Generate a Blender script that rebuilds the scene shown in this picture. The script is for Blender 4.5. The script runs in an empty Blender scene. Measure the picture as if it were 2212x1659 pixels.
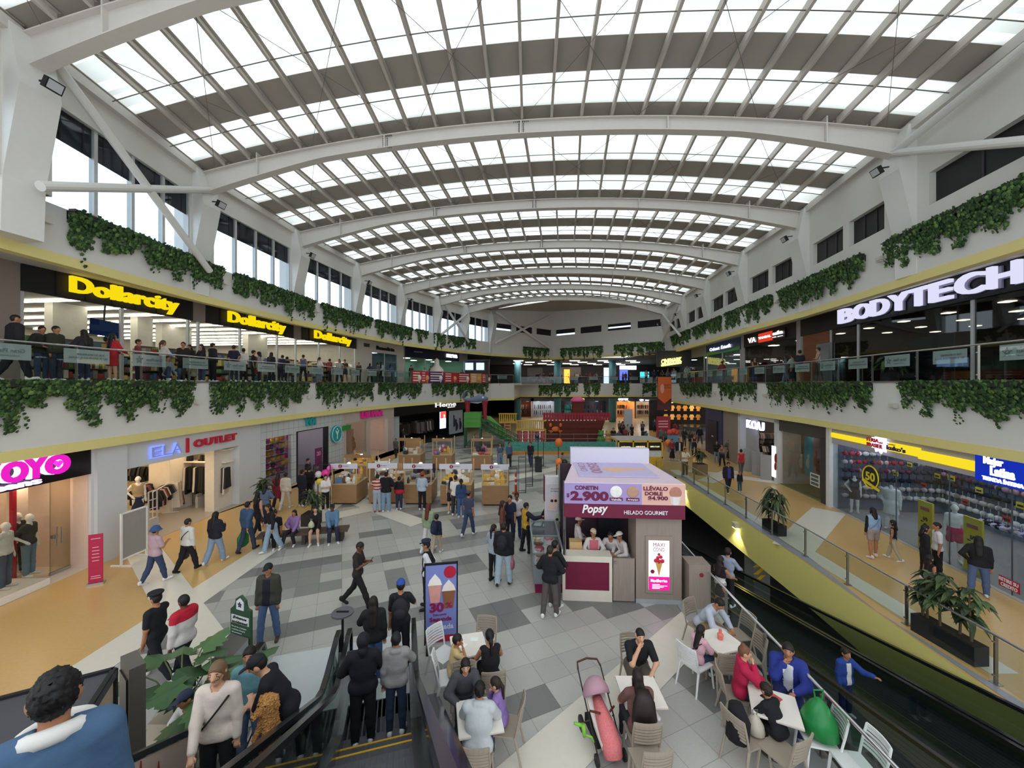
import bpy, bmesh, math, random
import numpy as np
from mathutils import Vector, Matrix
SC = bpy.context.scene
COL = SC.collection
random.seed(7)
# ---------------------------------------------------------------- camera, sky, exposure
F, CX, CY, EYE = 835.0, 1106.0, 829.5, 6.0
cam = bpy.data.cameras.new('camera'); cam.sensor_width = 36; cam.lens = 36 * F / 2212
cam.clip_start = .05; cam.clip_end = 800
cam_o = bpy.data.objects.new('camera', cam); COL.objects.link(cam_o)
cam_o.location = (0, 0, EYE); cam_o.rotation_euler = (math.pi / 2, 0, 0)
SC.camera = cam_o
W = bpy.data.worlds.new('overcast_sky'); SC.world = W; W.use_nodes = True
nt = W.node_tree; nt.nodes.clear()
wo = nt.nodes.new('ShaderNodeOutputWorld'); bg = nt.nodes.new('ShaderNodeBackground')
tc = nt.nodes.new('ShaderNodeTexCoord'); nz = nt.nodes.new('ShaderNodeTexNoise'); rp = nt.nodes.new('ShaderNodeValToRGB')
nz.inputs['Scale'].default_value = 3; nz.inputs['Detail'].default_value = 5
rp.color_ramp.elements[0].position = .35; rp.color_ramp.elements[0].color = (.72, .84, 1, 1)
rp.color_ramp.elements[1].position = .6; rp.color_ramp.elements[1].color = (1, 1, 1, 1)
nt.links.new(tc.outputs['Generated'], nz.inputs['Vector']); nt.links.new(nz.outputs['Fac'], rp.inputs['Fac'])
nt.links.new(rp.outputs['Color'], bg.inputs['Color']); nt.links.new(bg.outputs['Background'], wo.inputs['Surface'])
bg.inputs['Strength'].default_value = 1.0
VS = SC.view_settings
VS.view_transform = 'Standard'; VS.look = 'None'; VS.gamma = 1; VS.use_curve_mapping = False
VS.exposure = 1.05
CY_ = SC.cycles
CY_.max_bounces = 9; CY_.diffuse_bounces = 5; CY_.glossy_bounces = 3; CY_.transmission_bounces = 6
CY_.transparent_max_bounces = 14; CY_.sample_clamp_indirect = 6; CY_.caustics_reflective = False; CY_.caustics_refractive = False

# ---------------------------------------------------------------- helpers
def G(px, py, z=0.0):                     # point of the horizontal plane z seen at a pixel of the photograph
    y = F * (EYE - z) / (py - CY)
    return Vector(((px - CX) / F * y, y, z))
def PT(px, py, y):                        # point at depth y
    return Vector(((px - CX) / F * y, y, EYE - (py - CY) / F * y))
def lin(h):
    if isinstance(h, tuple): return h
    c = [int(h[i:i + 2], 16) / 255 for i in (0, 2, 4)]
    return tuple(x / 12.92 if x <= .04045 else ((x + .055) / 1.055) ** 2.4 for x in c)
MATS = {}
def M(h, rough=.6, metal=0.0, var=.07, sc=6.0, spec=.4, bump=0.0):
    k = ('m', h, rough, metal, var, sc, spec, bump)
    if k in MATS: return MATS[k]
    m = bpy.data.materials.new('surface_' + (h if isinstance(h, str) else 'rgb')); m.use_nodes = True
    n = m.node_tree; p = n.nodes['Principled BSDF']; c = lin(h)
    p.inputs['Roughness'].default_value = rough; p.inputs['Metallic'].default_value = metal
    p.inputs['Specular IOR Level'].default_value = spec
    t = n.nodes.new('ShaderNodeTexCoord'); z = n.nodes.new('ShaderNodeTexNoise'); mx = n.nodes.new('ShaderNodeMix')
    z.inputs['Scale'].default_value = sc; z.inputs['Detail'].default_value = 4
    mx.data_type = 'RGBA'
    mx.inputs[6].default_value = tuple(x * (1 - var) for x in c) + (1,)
    mx.inputs[7].default_value = tuple(min(1, x * (1 + var)) for x in c) + (1,)
    n.links.new(t.outputs['Object'], z.inputs['Vector']); n.links.new(z.outputs['Fac'], mx.inputs[0])
    n.links.new(mx.outputs[2], p.inputs['Base Color'])
    if bump:
        b = n.nodes.new('ShaderNodeBump'); b.inputs['Strength'].default_value = bump; b.inputs['Distance'].default_value = .02
        n.links.new(z.outputs['Fac'], b.inputs['Height']); n.links.new(b.outputs['Normal'], p.inputs['Normal'])
    MATS[k] = m; return m
def EM(h, s):                             # things that give off light: tubes, screens, lit letters
    k = ('e', h, s)
    if k in MATS: return MATS[k]
    m = bpy.data.materials.new('lamp_' + h); m.use_nodes = True; n = m.node_tree; n.nodes.clear()
    o = n.nodes.new('ShaderNodeOutputMaterial'); e = n.nodes.new('ShaderNodeEmission')
    e.inputs['Color'].default_value = lin(h) + (1,); e.inputs['Strength'].default_value = s
    n.links.new(e.outputs[0], o.inputs['Surface']); MATS[k] = m; return m
def GLASS(h='eef4f2', refl=1.0):
    k = ('g', h, refl)
    if k in MATS: return MATS[k]
    m = bpy.data.materials.new('glass_' + h); m.use_nodes = True; n = m.node_tree; n.nodes.clear()
    o = n.nodes.new('ShaderNodeOutputMaterial'); t = n.nodes.new('ShaderNodeBsdfTransparent'); g = n.nodes.new('ShaderNodeBsdfGlossy')
    fr = n.nodes.new('ShaderNodeLayerWeight'); mp = n.nodes.new('ShaderNodeMath'); mp.operation = 'POWER'; mp.inputs[1].default_value = 4.0
    mu = n.nodes.new('ShaderNodeMath'); mx = n.nodes.new('ShaderNodeMixShader'); fr.inputs['Blend'].default_value = .5
    mu.operation = 'MULTIPLY_ADD'; mu.inputs[1].default_value = .6 * refl; mu.inputs[2].default_value = .035 * refl
    t.inputs['Color'].default_value = lin(h) + (1,); g.inputs['Roughness'].default_value = .02
    n.links.new(fr.outputs['Facing'], mp.inputs[0]); n.links.new(mp.outputs[0], mu.inputs[0]); n.links.new(mu.outputs[0], mx.inputs[0])
    n.links.new(t.outputs[0], mx.inputs[1]); n.links.new(g.outputs[0], mx.inputs[2]); n.links.new(mx.outputs[0], o.inputs['Surface'])
    MATS[k] = m; return m
def TRANS(h, through=.85):                # translucent sheet (roof lights)
    k = ('t', h, through)
    if k in MATS: return MATS[k]
    m = bpy.data.materials.new('translucent_' + h); m.use_nodes = True; n = m.node_tree; n.nodes.clear()
    o = n.nodes.new('ShaderNodeOutputMaterial'); t = n.nodes.new('ShaderNodeBsdfTranslucent'); d = n.nodes.new('ShaderNodeBsdfDiffuse')
    mx = n.nodes.new('ShaderNodeMixShader'); mx.inputs[0].default_value = 1 - through
    tx = n.nodes.new('ShaderNodeTexCoord'); z = n.nodes.new('ShaderNodeTexNoise'); mc = n.nodes.new('ShaderNodeMix'); mc.data_type = 'RGBA'
    z.inputs['Scale'].default_value = 1.1; z.inputs['Detail'].default_value = 5
    c = lin(h); mc.inputs[6].default_value = tuple(x * .84 for x in c) + (1,); mc.inputs[7].default_value = c + (1,)
    n.links.new(tx.outputs['Object'], z.inputs['Vector']); n.links.new(z.outputs['Fac'], mc.inputs[0])
    n.links.new(mc.outputs[2], t.inputs['Color']); n.links.new(mc.outputs[2], d.inputs['Color'])
    n.links.new(t.outputs[0], mx.inputs[1]); n.links.new(d.outputs[0], mx.inputs[2]); n.links.new(mx.outputs[0], o.inputs['Surface'])
    MATS[k] = m; return m
def WOOD(h, h2, sc=3.0, rough=.5, axis='z'):
    k = ('w', h, h2, sc, rough, axis)
    if k in MATS: return MATS[k]
    m = M(h, rough, 0, .0, 1.0 + len(MATS) * 1e-6); n = m.node_tree; p = n.nodes['Principled BSDF']
    t = n.nodes.new('ShaderNodeTexCoord'); mp = n.nodes.new('ShaderNodeMapping'); z = n.nodes.new('ShaderNodeTexNoise'); mx = n.nodes.new('ShaderNodeMix')
    mx.data_type = 'RGBA'; mp.inputs['Scale'].default_value = (sc, sc, sc * 14) if axis == 'z' else (sc * 14, sc * 14, sc)
    z.inputs['Scale'].default_value = 1; z.inputs['Detail'].default_value = 5
    mx.inputs[6].default_value = lin(h) + (1,); mx.inputs[7].default_value = lin(h2) + (1,)
    n.links.new(t.outputs['Object'], mp.inputs[0]); n.links.new(mp.outputs[0], z.inputs['Vector'])
    n.links.new(z.outputs['Fac'], mx.inputs[0]); n.links.new(mx.outputs[2], p.inputs['Base Color'])
    MATS[k] = m; return m

def V3(*a): return Vector(a)
UP = Vector((0, 0, 1))
TXT = {}
def glyphs(s, bold):
    k = (s, bold)
    if k not in TXT:
        c = bpy.data.curves.new('lettering', 'FONT'); c.body = s; c.size = 1; c.extrude = .5; c.offset = bold; c.resolution_u = 4
        o = bpy.data.objects.new('lettering', c); COL.objects.link(o)
        dg = bpy.context.evaluated_depsgraph_get(); dg.update(); e = o.evaluated_get(dg); me = e.to_mesh()
        v = np.array([x.co[:] for x in me.vertices]) if len(me.vertices) else np.zeros((1, 3))
        f = [tuple(p.vertices) for p in me.polygons]; e.to_mesh_clear()
        bpy.data.objects.remove(o); bpy.data.curves.remove(c)
        v[:, 0] -= v[:, 0].min(); lo = v[:, 1].min(); v[:, 1] -= lo; TXT[k] = (v, f)
    return TXT[k]
class MB:
    def __init__(s): s.v = []; s.f = []; s.m = []
    def add(s, vs, fs, m=0):
        b = len(s.v); s.v += [tuple(x) for x in vs]
        s.f += [tuple(i + b for i in f) for f in fs]; s.m += [m] * len(fs); return s
    def hexa(s, p, m=0):
        return s.add(p, [(0, 3, 2, 1), (4, 5, 6, 7), (0, 1, 5, 4), (1, 2, 6, 5), (2, 3, 7, 6), (3, 0, 4, 7)], m)
    def box(s, x0, y0, z0, x1, y1, z1, m=0):
        return s.hexa([(x0, y0, z0), (x1, y0, z0), (x1, y1, z0), (x0, y1, z0), (x0, y0, z1), (x1, y0, z1), (x1, y1, z1), (x0, y1, z1)], m)
    def cbox(s, c, d, m=0): return s.box(c[0] - d[0] / 2, c[1] - d[1] / 2, c[2] - d[2] / 2, c[0] + d[0] / 2, c[1] + d[1] / 2, c[2] + d[2] / 2, m)
    def bar(s, a, b, w, h, m=0, up=UP):     # rectangular bar from a to b
        a = Vector(a); b = Vector(b); d = (b - a).normalized(); u = d.cross(up)
        if u.length < 1e-4: u = d.cross(Vector((0, 1, 0)))
        u.normalize(); v = u.cross(d); u = u * (w / 2); v = v * (h / 2)
        return s.hexa([a - u - v, a + u - v, b + u - v, b - u - v, a - u + v, a + u + v, b + u + v, b - u + v], m)
    def slab(s, A, B, z0, z1, t, m=0):      # vertical slab along plan segment A-B, t = plan vector of thickness
        a, b = Vector((A[0], A[1], 0)), Vector((B[0], B[1], 0)); t = Vector((t[0], t[1], 0)); z0 = UP * z0; z1 = UP * z1
        return s.hexa([a + z0, b + z0, b + t + z0, a + t + z0, a + z1, b + z1, b + t + z1, a + t + z1], m)
    def prism(s, poly, o, u, v, w, m=0):    # polygon in (u, v) extruded by w
        o = Vector(o); u = Vector(u); v = Vector(v); w = Vector(w); n = len(poly)
        a = [o + u * x + v * y for x, y in poly]
        return s.add(a + [p + w for p in a], [tuple(range(n))[::-1], tuple(range(n, 2 * n))] + [(i, (i + 1) % n, n + (i + 1) % n, n + i) for i in range(n)], m)
    def quad(s, a, b, c, d, m=0): return s.add([a, b, c, d], [(0, 1, 2, 3)], m)
    def tube(s, pts, r, n=8, m=0):
        pts = [Vector(p) for p in pts]; k = len(pts); rr = r if isinstance(r, (list, tuple)) else [r] * k
        vs = []; ref = None
        for i, p in enumerate(pts):
            d = (pts[min(i + 1, k - 1)] - pts[max(i - 1, 0)]).normalized()
            if ref is None: ref = d.cross(UP) if abs(d.z) < .95 else d.cross(Vector((1, 0, 0)))
            u = (ref - d * ref.dot(d)).normalized(); ref = u; w = d.cross(u)
            vs += [p + (u * math.cos(2 * math.pi * j / n) + w * math.sin(2 * math.pi * j / n)) * rr[i] for j in range(n)]
        fs = [(i * n + j, i * n + (j + 1) % n, (i + 1) * n + (j + 1) % n, (i + 1) * n + j) for i in range(k - 1) for j in range(n)]
        fs += [tuple(range(n))[::-1], tuple(range((k - 1) * n, k * n))]
        return s.add(vs, fs, m)
    def lathe(s, prof, c=(0, 0, 0), n=14, m=0):
        vs = [(c[0] + r * math.cos(2 * math.pi * j / n), c[1] + r * math.sin(2 * math.pi * j / n), c[2] + z) for r, z in prof for j in range(n)]
        k = len(prof)
        fs = [(i * n + j, i * n + (j + 1) % n, (i + 1) * n + (j + 1) % n, (i + 1) * n + j) for i in range(k - 1) for j in range(n)]
        fs += [tuple(range(n))[::-1], tuple(range((k - 1) * n, k * n))]
        return s.add(vs, fs, m)
    def ell(s, c, r, n=10, m=0, rot=None):
        vs = []; k = max(4, n * 2 // 3)
        for i in range(k + 1):
            t = math.pi * i / k
            for j in range(n):
                a = 2 * math.pi * j / n; q = Vector((r[0] * math.sin(t) * math.cos(a), r[1] * math.sin(t) * math.sin(a), -r[2] * math.cos(t)))
                if rot is not None: q = rot @ q
                vs.append(Vector(c) + q)
        return s.add(vs, [(i * n + j, i * n + (j + 1) % n, (i + 1) * n + (j + 1) % n, (i + 1) * n + j) for i in range(k) for j in range(n)], m)
    def disc(s, c, u, v, n_, r, t, m=0, k=20): # flat round plate
        return s.prism([(r * math.cos(2 * math.pi * i / k), r * math.sin(2 * math.pi * i / k)) for i in range(k)], c, u, v, Vector(n_) * t, m)
    def text(s, t, o, u, v, n_, h, w=None, depth=.01, m=0, bold=0.0, mid=False, slant=0.0):
        g, f = glyphs(t, bold); o = Vector(o); u = Vector(u); v = Vector(v); n_ = Vector(n_)
        gw, gh = max(g[:, 0].max(), 1e-3), max(g[:, 1].max(), 1e-3); k = h / gh; kx = (w / gw) if w else k
        if mid: o = o - u * (gw * kx / 2)
        return s.add([o + u * (x * kx + slant * y * k) + v * (y * k) + n_ * ((z + .5) * depth) for x, y, z in g], f, m)
    def build(s, name, mats, parent=None, smooth=False, loc=None, kind=None, world=False):
        me = bpy.data.meshes.new(name)
        vs = s.v
        if world and parent is not None:
            q = parent.matrix_world.inverted() if False else None
            L = parent.location; vs = [(a - L.x, b - L.y, c - L.z) for a, b, c in vs]
        me.from_pydata(vs, [], s.f)
        for m in (mats if isinstance(mats, (list, tuple)) else [mats]): me.materials.append(m)
        me.polygons.foreach_set('material_index', s.m)
        if smooth: me.polygons.foreach_set('use_smooth', [True] * len(s.f))
        me.update()
        o = bpy.data.objects.new(name, me); COL.objects.link(o)
        if parent is not None: o.parent = parent
        if loc is not None: o.location = loc
        if kind: o['kind'] = kind
        return o
def tag(o, label, cat, group=None):
    o['label'] = label; o['category'] = cat
    if group: o['group'] = group
    return o
def thing(name, label, cat, loc=(0, 0, 0), rz=0.0, group=None):
    o = bpy.data.objects.new(name, None); COL.objects.link(o); o.empty_display_size = .1
    o.location = loc; o.rotation_euler = (0, 0, rz)
    return tag(o, label, cat, group)
def dup(root, loc, rz=0.0, label=None, group=None, sc=None):
    r = root.copy(); COL.objects.link(r); r.location = loc; r.rotation_euler = (0, 0, rz)
    if label: r['label'] = label
    if group: r['group'] = group
    if sc: r.scale = sc if isinstance(sc, tuple) else (sc,) * 3
    for ch in list(root.children):
        c = ch.copy(); COL.objects.link(c); c.parent = r
        for g in list(ch.children):
            d = g.copy(); COL.objects.link(d); d.parent = c
    return r
def struct(name, mb, mats, **k): return mb.build(name, mats, kind='structure', **k)
# ---------------------------------------------------------------- plan of the hall
class Line:                                # a plan polyline; u runs left to right as seen, out points away from the hall
    def __init__(s, pts): s.p = [Vector(p) for p in pts]
    def off(s, d):                         # parallel polyline, d metres outward
        q = []
        for i, p in enumerate(s.p):
            a = s.p[max(i - 1, 0)]; b = s.p[min(i + 1, len(s.p) - 1)]; t = (b - a).normalized(); n = Vector((-t.y, t.x))
            if n.dot(p - Vector((2.5, 24))) < 0: n = -n
            q.append(p + n * d)
        return Line(q)
    def ray(s, px):
        k = (px - CX) / F
        for a, b in zip(s.p, s.p[1:]):
            ga, gb = a.x - k * a.y, b.x - k * b.y
            if ga * gb <= 0 and ga != gb:
                t = ga / (ga - gb); q = a.lerp(b, t)
                if q.y > 0: return q
        return None
    def frame(s, pa, pb):                  # plan segment between two picture columns: A, B, unit u (A to B), outward n
        A, B = s.ray(pa), s.ray(pb); u = (B - A).normalized(); n = Vector((-u.y, u.x))
        if n.dot(A - Vector((2.5, 24))) < 0: n = -n
        return A, B, u, n
LCOL = [(-12.2, 3.6), (-12.9, 10.16), (-13.56, 16.76), (-13.02, 23.3), (-11.88, 29.5), (-10.29, 35.6), (-7.95, 40.7), (-5.5, 45.1), (-2.65, 49.2)]
RCOL = [(11.75, .9), (13.03, 7.4), (14.29, 13.97), (15.55, 20.5), (16.17, 26.9), (17.13, 33.7), (17.86, 39.9), (18.5, 46.2)]
CORNER = (6.0, 56.5)
LV = Line([(-13.0, -4), (-13.3, 3.6), (-13.5, 10.2)] + LCOL[2:] + [CORNER])
RV = Line([(10.6, -5)] + RCOL + [(18.7, 48.5)])
BACK = Line([LCOL[-1], CORNER, RCOL[-1]])
LOWB = Line([(.25, 50.6), (1.3, 59.5), (22.5, 59.5)])
LG, RG = LV.off(.3), RV.off(.3)
LU, RU = LV.off(2.0), RV.off(1.5)
Z2, ZB0, ZB1, ZU0, ZU1, ZP = 6.1, 3.9, 4.2, 9.58, 9.88, 11.3
WHITE = M('d9d8d2', .7, var=.03, sc=1.2, bump=.08); YEL = M('e3d68e', .6, var=.03); CREAM = M('d8d3c4', .32, var=.05, sc=9)
STEEL = M('b9bbbd', .25, .9, .05); DARK = M('26262a', .5); BLACK = M('101012', .5); RAILG = GLASS('f3f8f6', .7)
PAINT = M('dcdcd8', .5, var=.03)
def band(name, line, z0, z1, t, mats, m=0, back=None):
    mb = MB()
    for a, b in zip(line.p, line.p[1:]):
        u = (b - a).normalized(); n = Vector((-u.y, u.x))
        if n.dot(a - Vector((2.5, 24))) < 0: n = -n
        mb.slab(a - u * .02, b + u * .02, z0, z1, n * t)
    return struct(name, mb, mats)
# lower and upper parapet bands with the yellow strip along their lower edge
for nm, ln in (('left', LV), ('right', RV)):
    L2 = ln if nm == 'right' else Line(ln.p[:-1] + [Vector((.25, 50.6))])
    band('wall_%s' % nm, L2, ZB1, Z2 - .03, .3, WHITE); band('trim_%s' % nm, L2.off(-.03), ZB0, ZB1, .33, YEL)
    band('trim_%s' % nm, ln.off(-.03), ZU0, ZU1, .33, YEL)
band('wall_left', Line(LV.p[:-1]), ZU1, ZP, .3, WHITE)
band('wall_back', LOWB, ZB1 + .1, Z2 - .03, .3, WHITE); band('trim_back', LOWB.off(0), ZB0 + .1, ZB1 + .1, .32, YEL)
band('trim_back', Line([CORNER, RCOL[-1]]).off(-.03), ZU0, ZU1, .33, YEL)
# floors, soffits
EARTH = (2.5, 24)
def strip(name, line, d0, d1, z, mats, t=.05):
    a, b = line.off(d0).p, line.off(d1).p; mb = MB()
    for i in range(len(a) - 1):
        q = [a[i], a[i + 1], b[i + 1], b[i]]
        mb.hexa([(p.x, p.y, z - t) for p in q] + [(p.x, p.y, z) for p in q])
    return struct(name, mb, mats)
SLAB = M('b9b4aa', .35, var=.05); SOFF = M('c9c3b8', .8, var=.03); TAN = M('c9a468', .3, var=.1, sc=14)
for ln in (LV, RV):
    strip('floor', ln, .3, 16, Z2, SLAB, .25); strip('ceiling', ln, .3, 2.9, ZU0 + .3, SOFF)
# back gallery of the second level and the ground level ceiling under it
mb = MB(); mb.box(.2, 59.8, Z2 - .25, 40, 95, Z2); mb.box(-14, 50.7, Z2 - .25, 1.3, 95, Z2); struct('floor', mb, SLAB)
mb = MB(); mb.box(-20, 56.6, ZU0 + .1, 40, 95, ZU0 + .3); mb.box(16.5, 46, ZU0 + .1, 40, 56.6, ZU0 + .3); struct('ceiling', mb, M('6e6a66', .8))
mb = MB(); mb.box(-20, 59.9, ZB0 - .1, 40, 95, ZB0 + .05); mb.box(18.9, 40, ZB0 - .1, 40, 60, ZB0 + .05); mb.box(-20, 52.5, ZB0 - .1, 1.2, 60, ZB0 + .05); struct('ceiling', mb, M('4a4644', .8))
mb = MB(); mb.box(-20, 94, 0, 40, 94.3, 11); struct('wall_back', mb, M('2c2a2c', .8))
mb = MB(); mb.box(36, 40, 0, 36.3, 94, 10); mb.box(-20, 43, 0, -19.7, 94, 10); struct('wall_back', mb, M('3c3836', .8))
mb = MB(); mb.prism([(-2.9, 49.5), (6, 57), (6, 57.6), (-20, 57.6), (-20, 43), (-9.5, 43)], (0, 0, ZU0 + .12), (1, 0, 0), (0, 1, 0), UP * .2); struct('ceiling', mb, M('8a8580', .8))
# ---------------------------------------------------------------- ground floor
VOID = [(5.05, 5.2), (5.3, 10.9), (6.4, 25.1), (10.68, 25.1), (9.88, 13.27), (9.58, 10.3), (9.25, 6.5), (9.0, 3.0), (4.9, 3.0)]
ang = math.radians(23.75); TS = .62
TONE = ['c6c4bc', 'bdbbb4', 'a3a29d', '93928e', '82827f']
def tile(h):
    k = ('tile', h)
    if k in MATS: return MATS[k]
    m = M(h, .28, 0, .0, 1.3, .45); n = m.node_tree; p = n.nodes['Principled BSDF']
    t = n.nodes.new('ShaderNodeTexCoord'); b = n.nodes.new('ShaderNodeTexBrick'); z = n.nodes.new('ShaderNodeTexNoise'); mx = n.nodes.new('ShaderNodeMix'); mx.data_type = 'RGBA'
    b.offset = 0; b.inputs['Scale'].default_value = 1 / TS; b.inputs['Mortar Size'].default_value = .012; b.inputs['Brick Width'].default_value = 1; b.inputs['Row Height'].default_value = 1
    b.inputs['Mortar Smooth'].default_value = .3
    c = lin(h); b.inputs['Color1'].default_value = c + (1,); b.inputs['Color2'].default_value = tuple(x * .95 for x in c) + (1,); b.inputs['Mortar'].default_value = tuple(x * .62 for x in c) + (1,)
    z.inputs['Scale'].default_value = 60; z.inputs['Detail'].default_value = 3
    mx.blend_type = 'MULTIPLY'; mx.inputs[0].default_value = .35
    n.links.new(t.outputs['Object'], b.inputs['Vector']); n.links.new(t.outputs['Object'], z.inputs['Vector'])
    n.links.new(b.outputs['Color'], mx.inputs[6]); n.links.new(z.outputs['Color'], mx.inputs[7]); n.links.new(mx.outputs[2], p.inputs['Base Color'])
    MATS[k] = m; return m
def inside(x, y, poly):
    c = False; j = len(poly) - 1
    for i in range(len(poly)):
        if (poly[i][1] > y) != (poly[j][1] > y) and x < (poly[j][0] - poly[i][0]) * (y - poly[i][1]) / (poly[j][1] - poly[i][1]) + poly[i][0]: c = not c
        j = i
    return c
rr = random.Random(3); cells = {}
ca, sa = math.cos(ang), math.sin(ang)
def tw(i, j): return (i * TS * ca - j * TS * sa, i * TS * sa + j * TS * ca)
for j in range(-8, 100):
    for i in range(-10, 60):
        if (i, j) in cells: continue
        w, h = rr.choice([(2, 1), (3, 1), (2, 1), (1, 1), (2, 2), (4, 1), (2, 2)]); tone = rr.choice([0, 0, 1, 1, 0, 1, 2, 3, 4, 3])
        for a in range(w):
            for b in range(h): cells.setdefault((i + a, j + b), tone)
mb = MB()
for (i, j), tone in cells.items():
    c = [tw(i + a, j + b) for a, b in ((0, 0), (1, 0), (1, 1), (0, 1))]
    x, y = sum(p[0] for p in c) / 4, sum(p[1] for p in c) / 4
    if not (-10.2 < x < 11.2 and 1 < y < 50): continue
    if inside(x, y, VOID) or any(inside(q[0], q[1], VOID) for q in c) or (x > 9 and y < 26): continue
    k = TS; mb.add([((p[0] * ca + p[1] * sa), (-p[0] * sa + p[1] * ca), 0) for p in c], [(0, 1, 2, 3)], tone)
fl = struct('floor', mb, [tile(h) for h in TONE]); fl.rotation_euler.z = ang
mb = MB(); mb.box(-40, -6, -.3, 5.0, 95, -.02); mb.box(10.9, -6, -.3, 40, 95, -.02); mb.box(4.9, 25.1, -.3, 11, 95, -.02); struct('floor', mb, M('b3aa9c', .4))
def flat(name, polys, z, mats, void=True):
    mb = MB()
    for p in polys: mb.add([(x, y, z) for x, y in p], [tuple(range(len(p)))])
    return struct(name, mb, mats)
def poly_left(x0, line):                   # left shop-front line out to the long cream band
    return [(x0, -2)] + [(x0, 44)] + [(p.x, p.y) for p in reversed(LV.off(.3).p) if p.y < 44 and p.y > -4] + [(LV.p[0].x, -2)]
flat('floor', [poly_left(-9.35, LV)], .004, TAN)
flat('floor', [[(9.25, -2), (9.25, 6.5), (9.58, 10.3), (9.88, 13.27), (10.68, 25.1), (10.9, 50)] + [(p.x, p.y) for p in reversed(RV.off(.3).p)][:-1] + [(11.0, -2)]], .004, TAN)
D1, D2 = Vector((.75, .66)).normalized(), Vector((.775, -.63)).normalized()
def diag(p, d, t0, t1, w=.92): # diagonal cream band
    p = Vector(p); n = Vector((-d.y, d.x)) * w / 2; return [tuple(p + d * t0 - n), tuple(p + d * t1 - n), tuple(p + d * t1 + n), tuple(p + d * t0 + n)]
flat('floor', [[(-9.35, -2), (-8.45, -2), (-8.45, 40), (-9.35, 40)], [(9.9, 8), (10.5, 8), (11.6, 27), (11.0, 27)]], .006, CREAM)
flat('floor', [diag((-9.375, 10.75), D2, -4.6, 7.5), diag((-9.4, 21), D2, -4.7, 7.0), diag((14.2, 25.2), D2, -2.6, 2.6, 1.0)], .008, CREAM)
flat('floor', [diag((2.4, 7.75), D1, -9, 3.9), diag((12.6, 16.2), D1, -3.2, 3.2, 1.25), diag((-2.3, 22.6), D1, -9, 9), diag((-4, 30), D1, -9, 9), diag((12.2, 24), D1, -.5, 4.2, 1)], .010, CREAM)
flat('floor', [[(4.25, 5.1), (5.05, 5.1), (5.3, 10.9), (6.4, 25.1), (10.7, 25.1), (10.7, 25.9), (5.6, 25.9), (4.5, 11)]], .013, M('9d9f9f', .3))
GRY = M('8d8f93', .3)
flat('floor', [[(9.32, 6.5), (9.62, 10.3), (9.92, 13.27), (10.72, 25.4), (11.2, 25.4), (10.25, 13.2), (9.62, 10.2), (9.6, 6.5)]], .012, GRY)
# far corridor floor
mb = MB(); mb.box(-16, 44, -.02, 36, 94, 0.002); struct('floor', mb, M('c7b087', .25))
# basement opening: yellow edge, dark pit
mb = MB()
for a, b in zip(VOID, VOID[1:] + VOID[:1]):
    a2, b2 = Vector(a), Vector(b); u = (b2 - a2).normalized(); n = Vector((u.y, -u.x))
    if inside((a2.x + b2.x) / 2 + n.x * .2, (a2.y + b2.y) / 2 + n.y * .2, VOID): n = -n
    mb.slab(a, b, -1.4, -.002, n * .3)
struct('trim_pit', mb, M('eee38c', .5, var=.03))
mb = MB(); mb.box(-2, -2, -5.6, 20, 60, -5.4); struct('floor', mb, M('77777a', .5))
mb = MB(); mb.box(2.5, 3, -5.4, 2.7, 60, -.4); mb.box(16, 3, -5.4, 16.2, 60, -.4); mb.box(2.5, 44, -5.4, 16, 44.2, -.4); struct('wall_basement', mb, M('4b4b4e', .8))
for x, y, r in ((7.3, 27.5, .45), (10.9, 17.2, .35)):
    mb = MB(); mb.box(x - r, y - r, -5.4, x + r, y + r, -.3); struct('pillar', mb, M('8a8b88', .7))
mb = MB()
for k in range(6): mb.prism([(0, 0), (.6, 0), (1.6, .3), (1.0, .3)], (10.5, 16.84, -2.6 + k * .32), (0, 1, 0) if 0 else (.35, 0, 0), UP, (0, -.03, 0))
tag(mb.build('warning_stripe', M('f0c31a', .5)), 'yellow and black warning stripes on basement pillar under yellow edge', 'warning stripe')
# ---------------------------------------------------------------- upper side walls, windows, columns
def wallpt(A, u, s, n, d, z): return Vector((A.x + u.x * s + n.x * d, A.y + u.y * s + n.y * d, z))
MULL = M('c2c4c4', .4, .3); BLIND = M('2a2528', .8, var=.2, sc=30)
for i in range(len(LCOL) - 1):
    A, B = Vector(LCOL[i]), Vector(LCOL[i + 1]); L = (B - A).length; u = (B - A) / L; n = Vector((-u.y, u.x))
    mb = MB(); mb.slab(A, B, 14.0, 16.0, n * .3); mb.slab(A, A + u * .75, ZP, 14, n * .3); mb.slab(B - u * .5, B, ZP, 14, n * .3); struct('wall_left', mb, WHITE)
    k = 4 if L > 5.5 else 3; s0, s1 = .75, L - .5
    mb = MB(); mb.slab(A + u * s0 + n * .12, A + u * s1 + n * .12, ZP, 14.0, n * .02)
    wn = struct('window_%d' % (i + 1), mb, GLASS('eaf2f8', .7))
    mf = MB()
    for q in range(k + 1):
        s = s0 + (s1 - s0) * q / k; mf.slab(A + u * (s - .06) + n * .06, A + u * (s + .06) + n * .06, ZP, 14.0, n * .16)
    mf.build('window_frame', MULL, wn)
    mk = MB(); mk.slab(A + u * s0 + n * .15, A + u * s1 + n * .15, 13.1, 14.0, n * .02)
    for q in range(k * 2): s = s0 + (s1 - s0) * (q + .5) / k / 2; mk.slab(A + u * (s - .02) + n * .12, A + u * (s + .02) + n * .12, 13.1, 14.0, n * .03)
    mk.build('blind', BLIND, wn)
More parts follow.
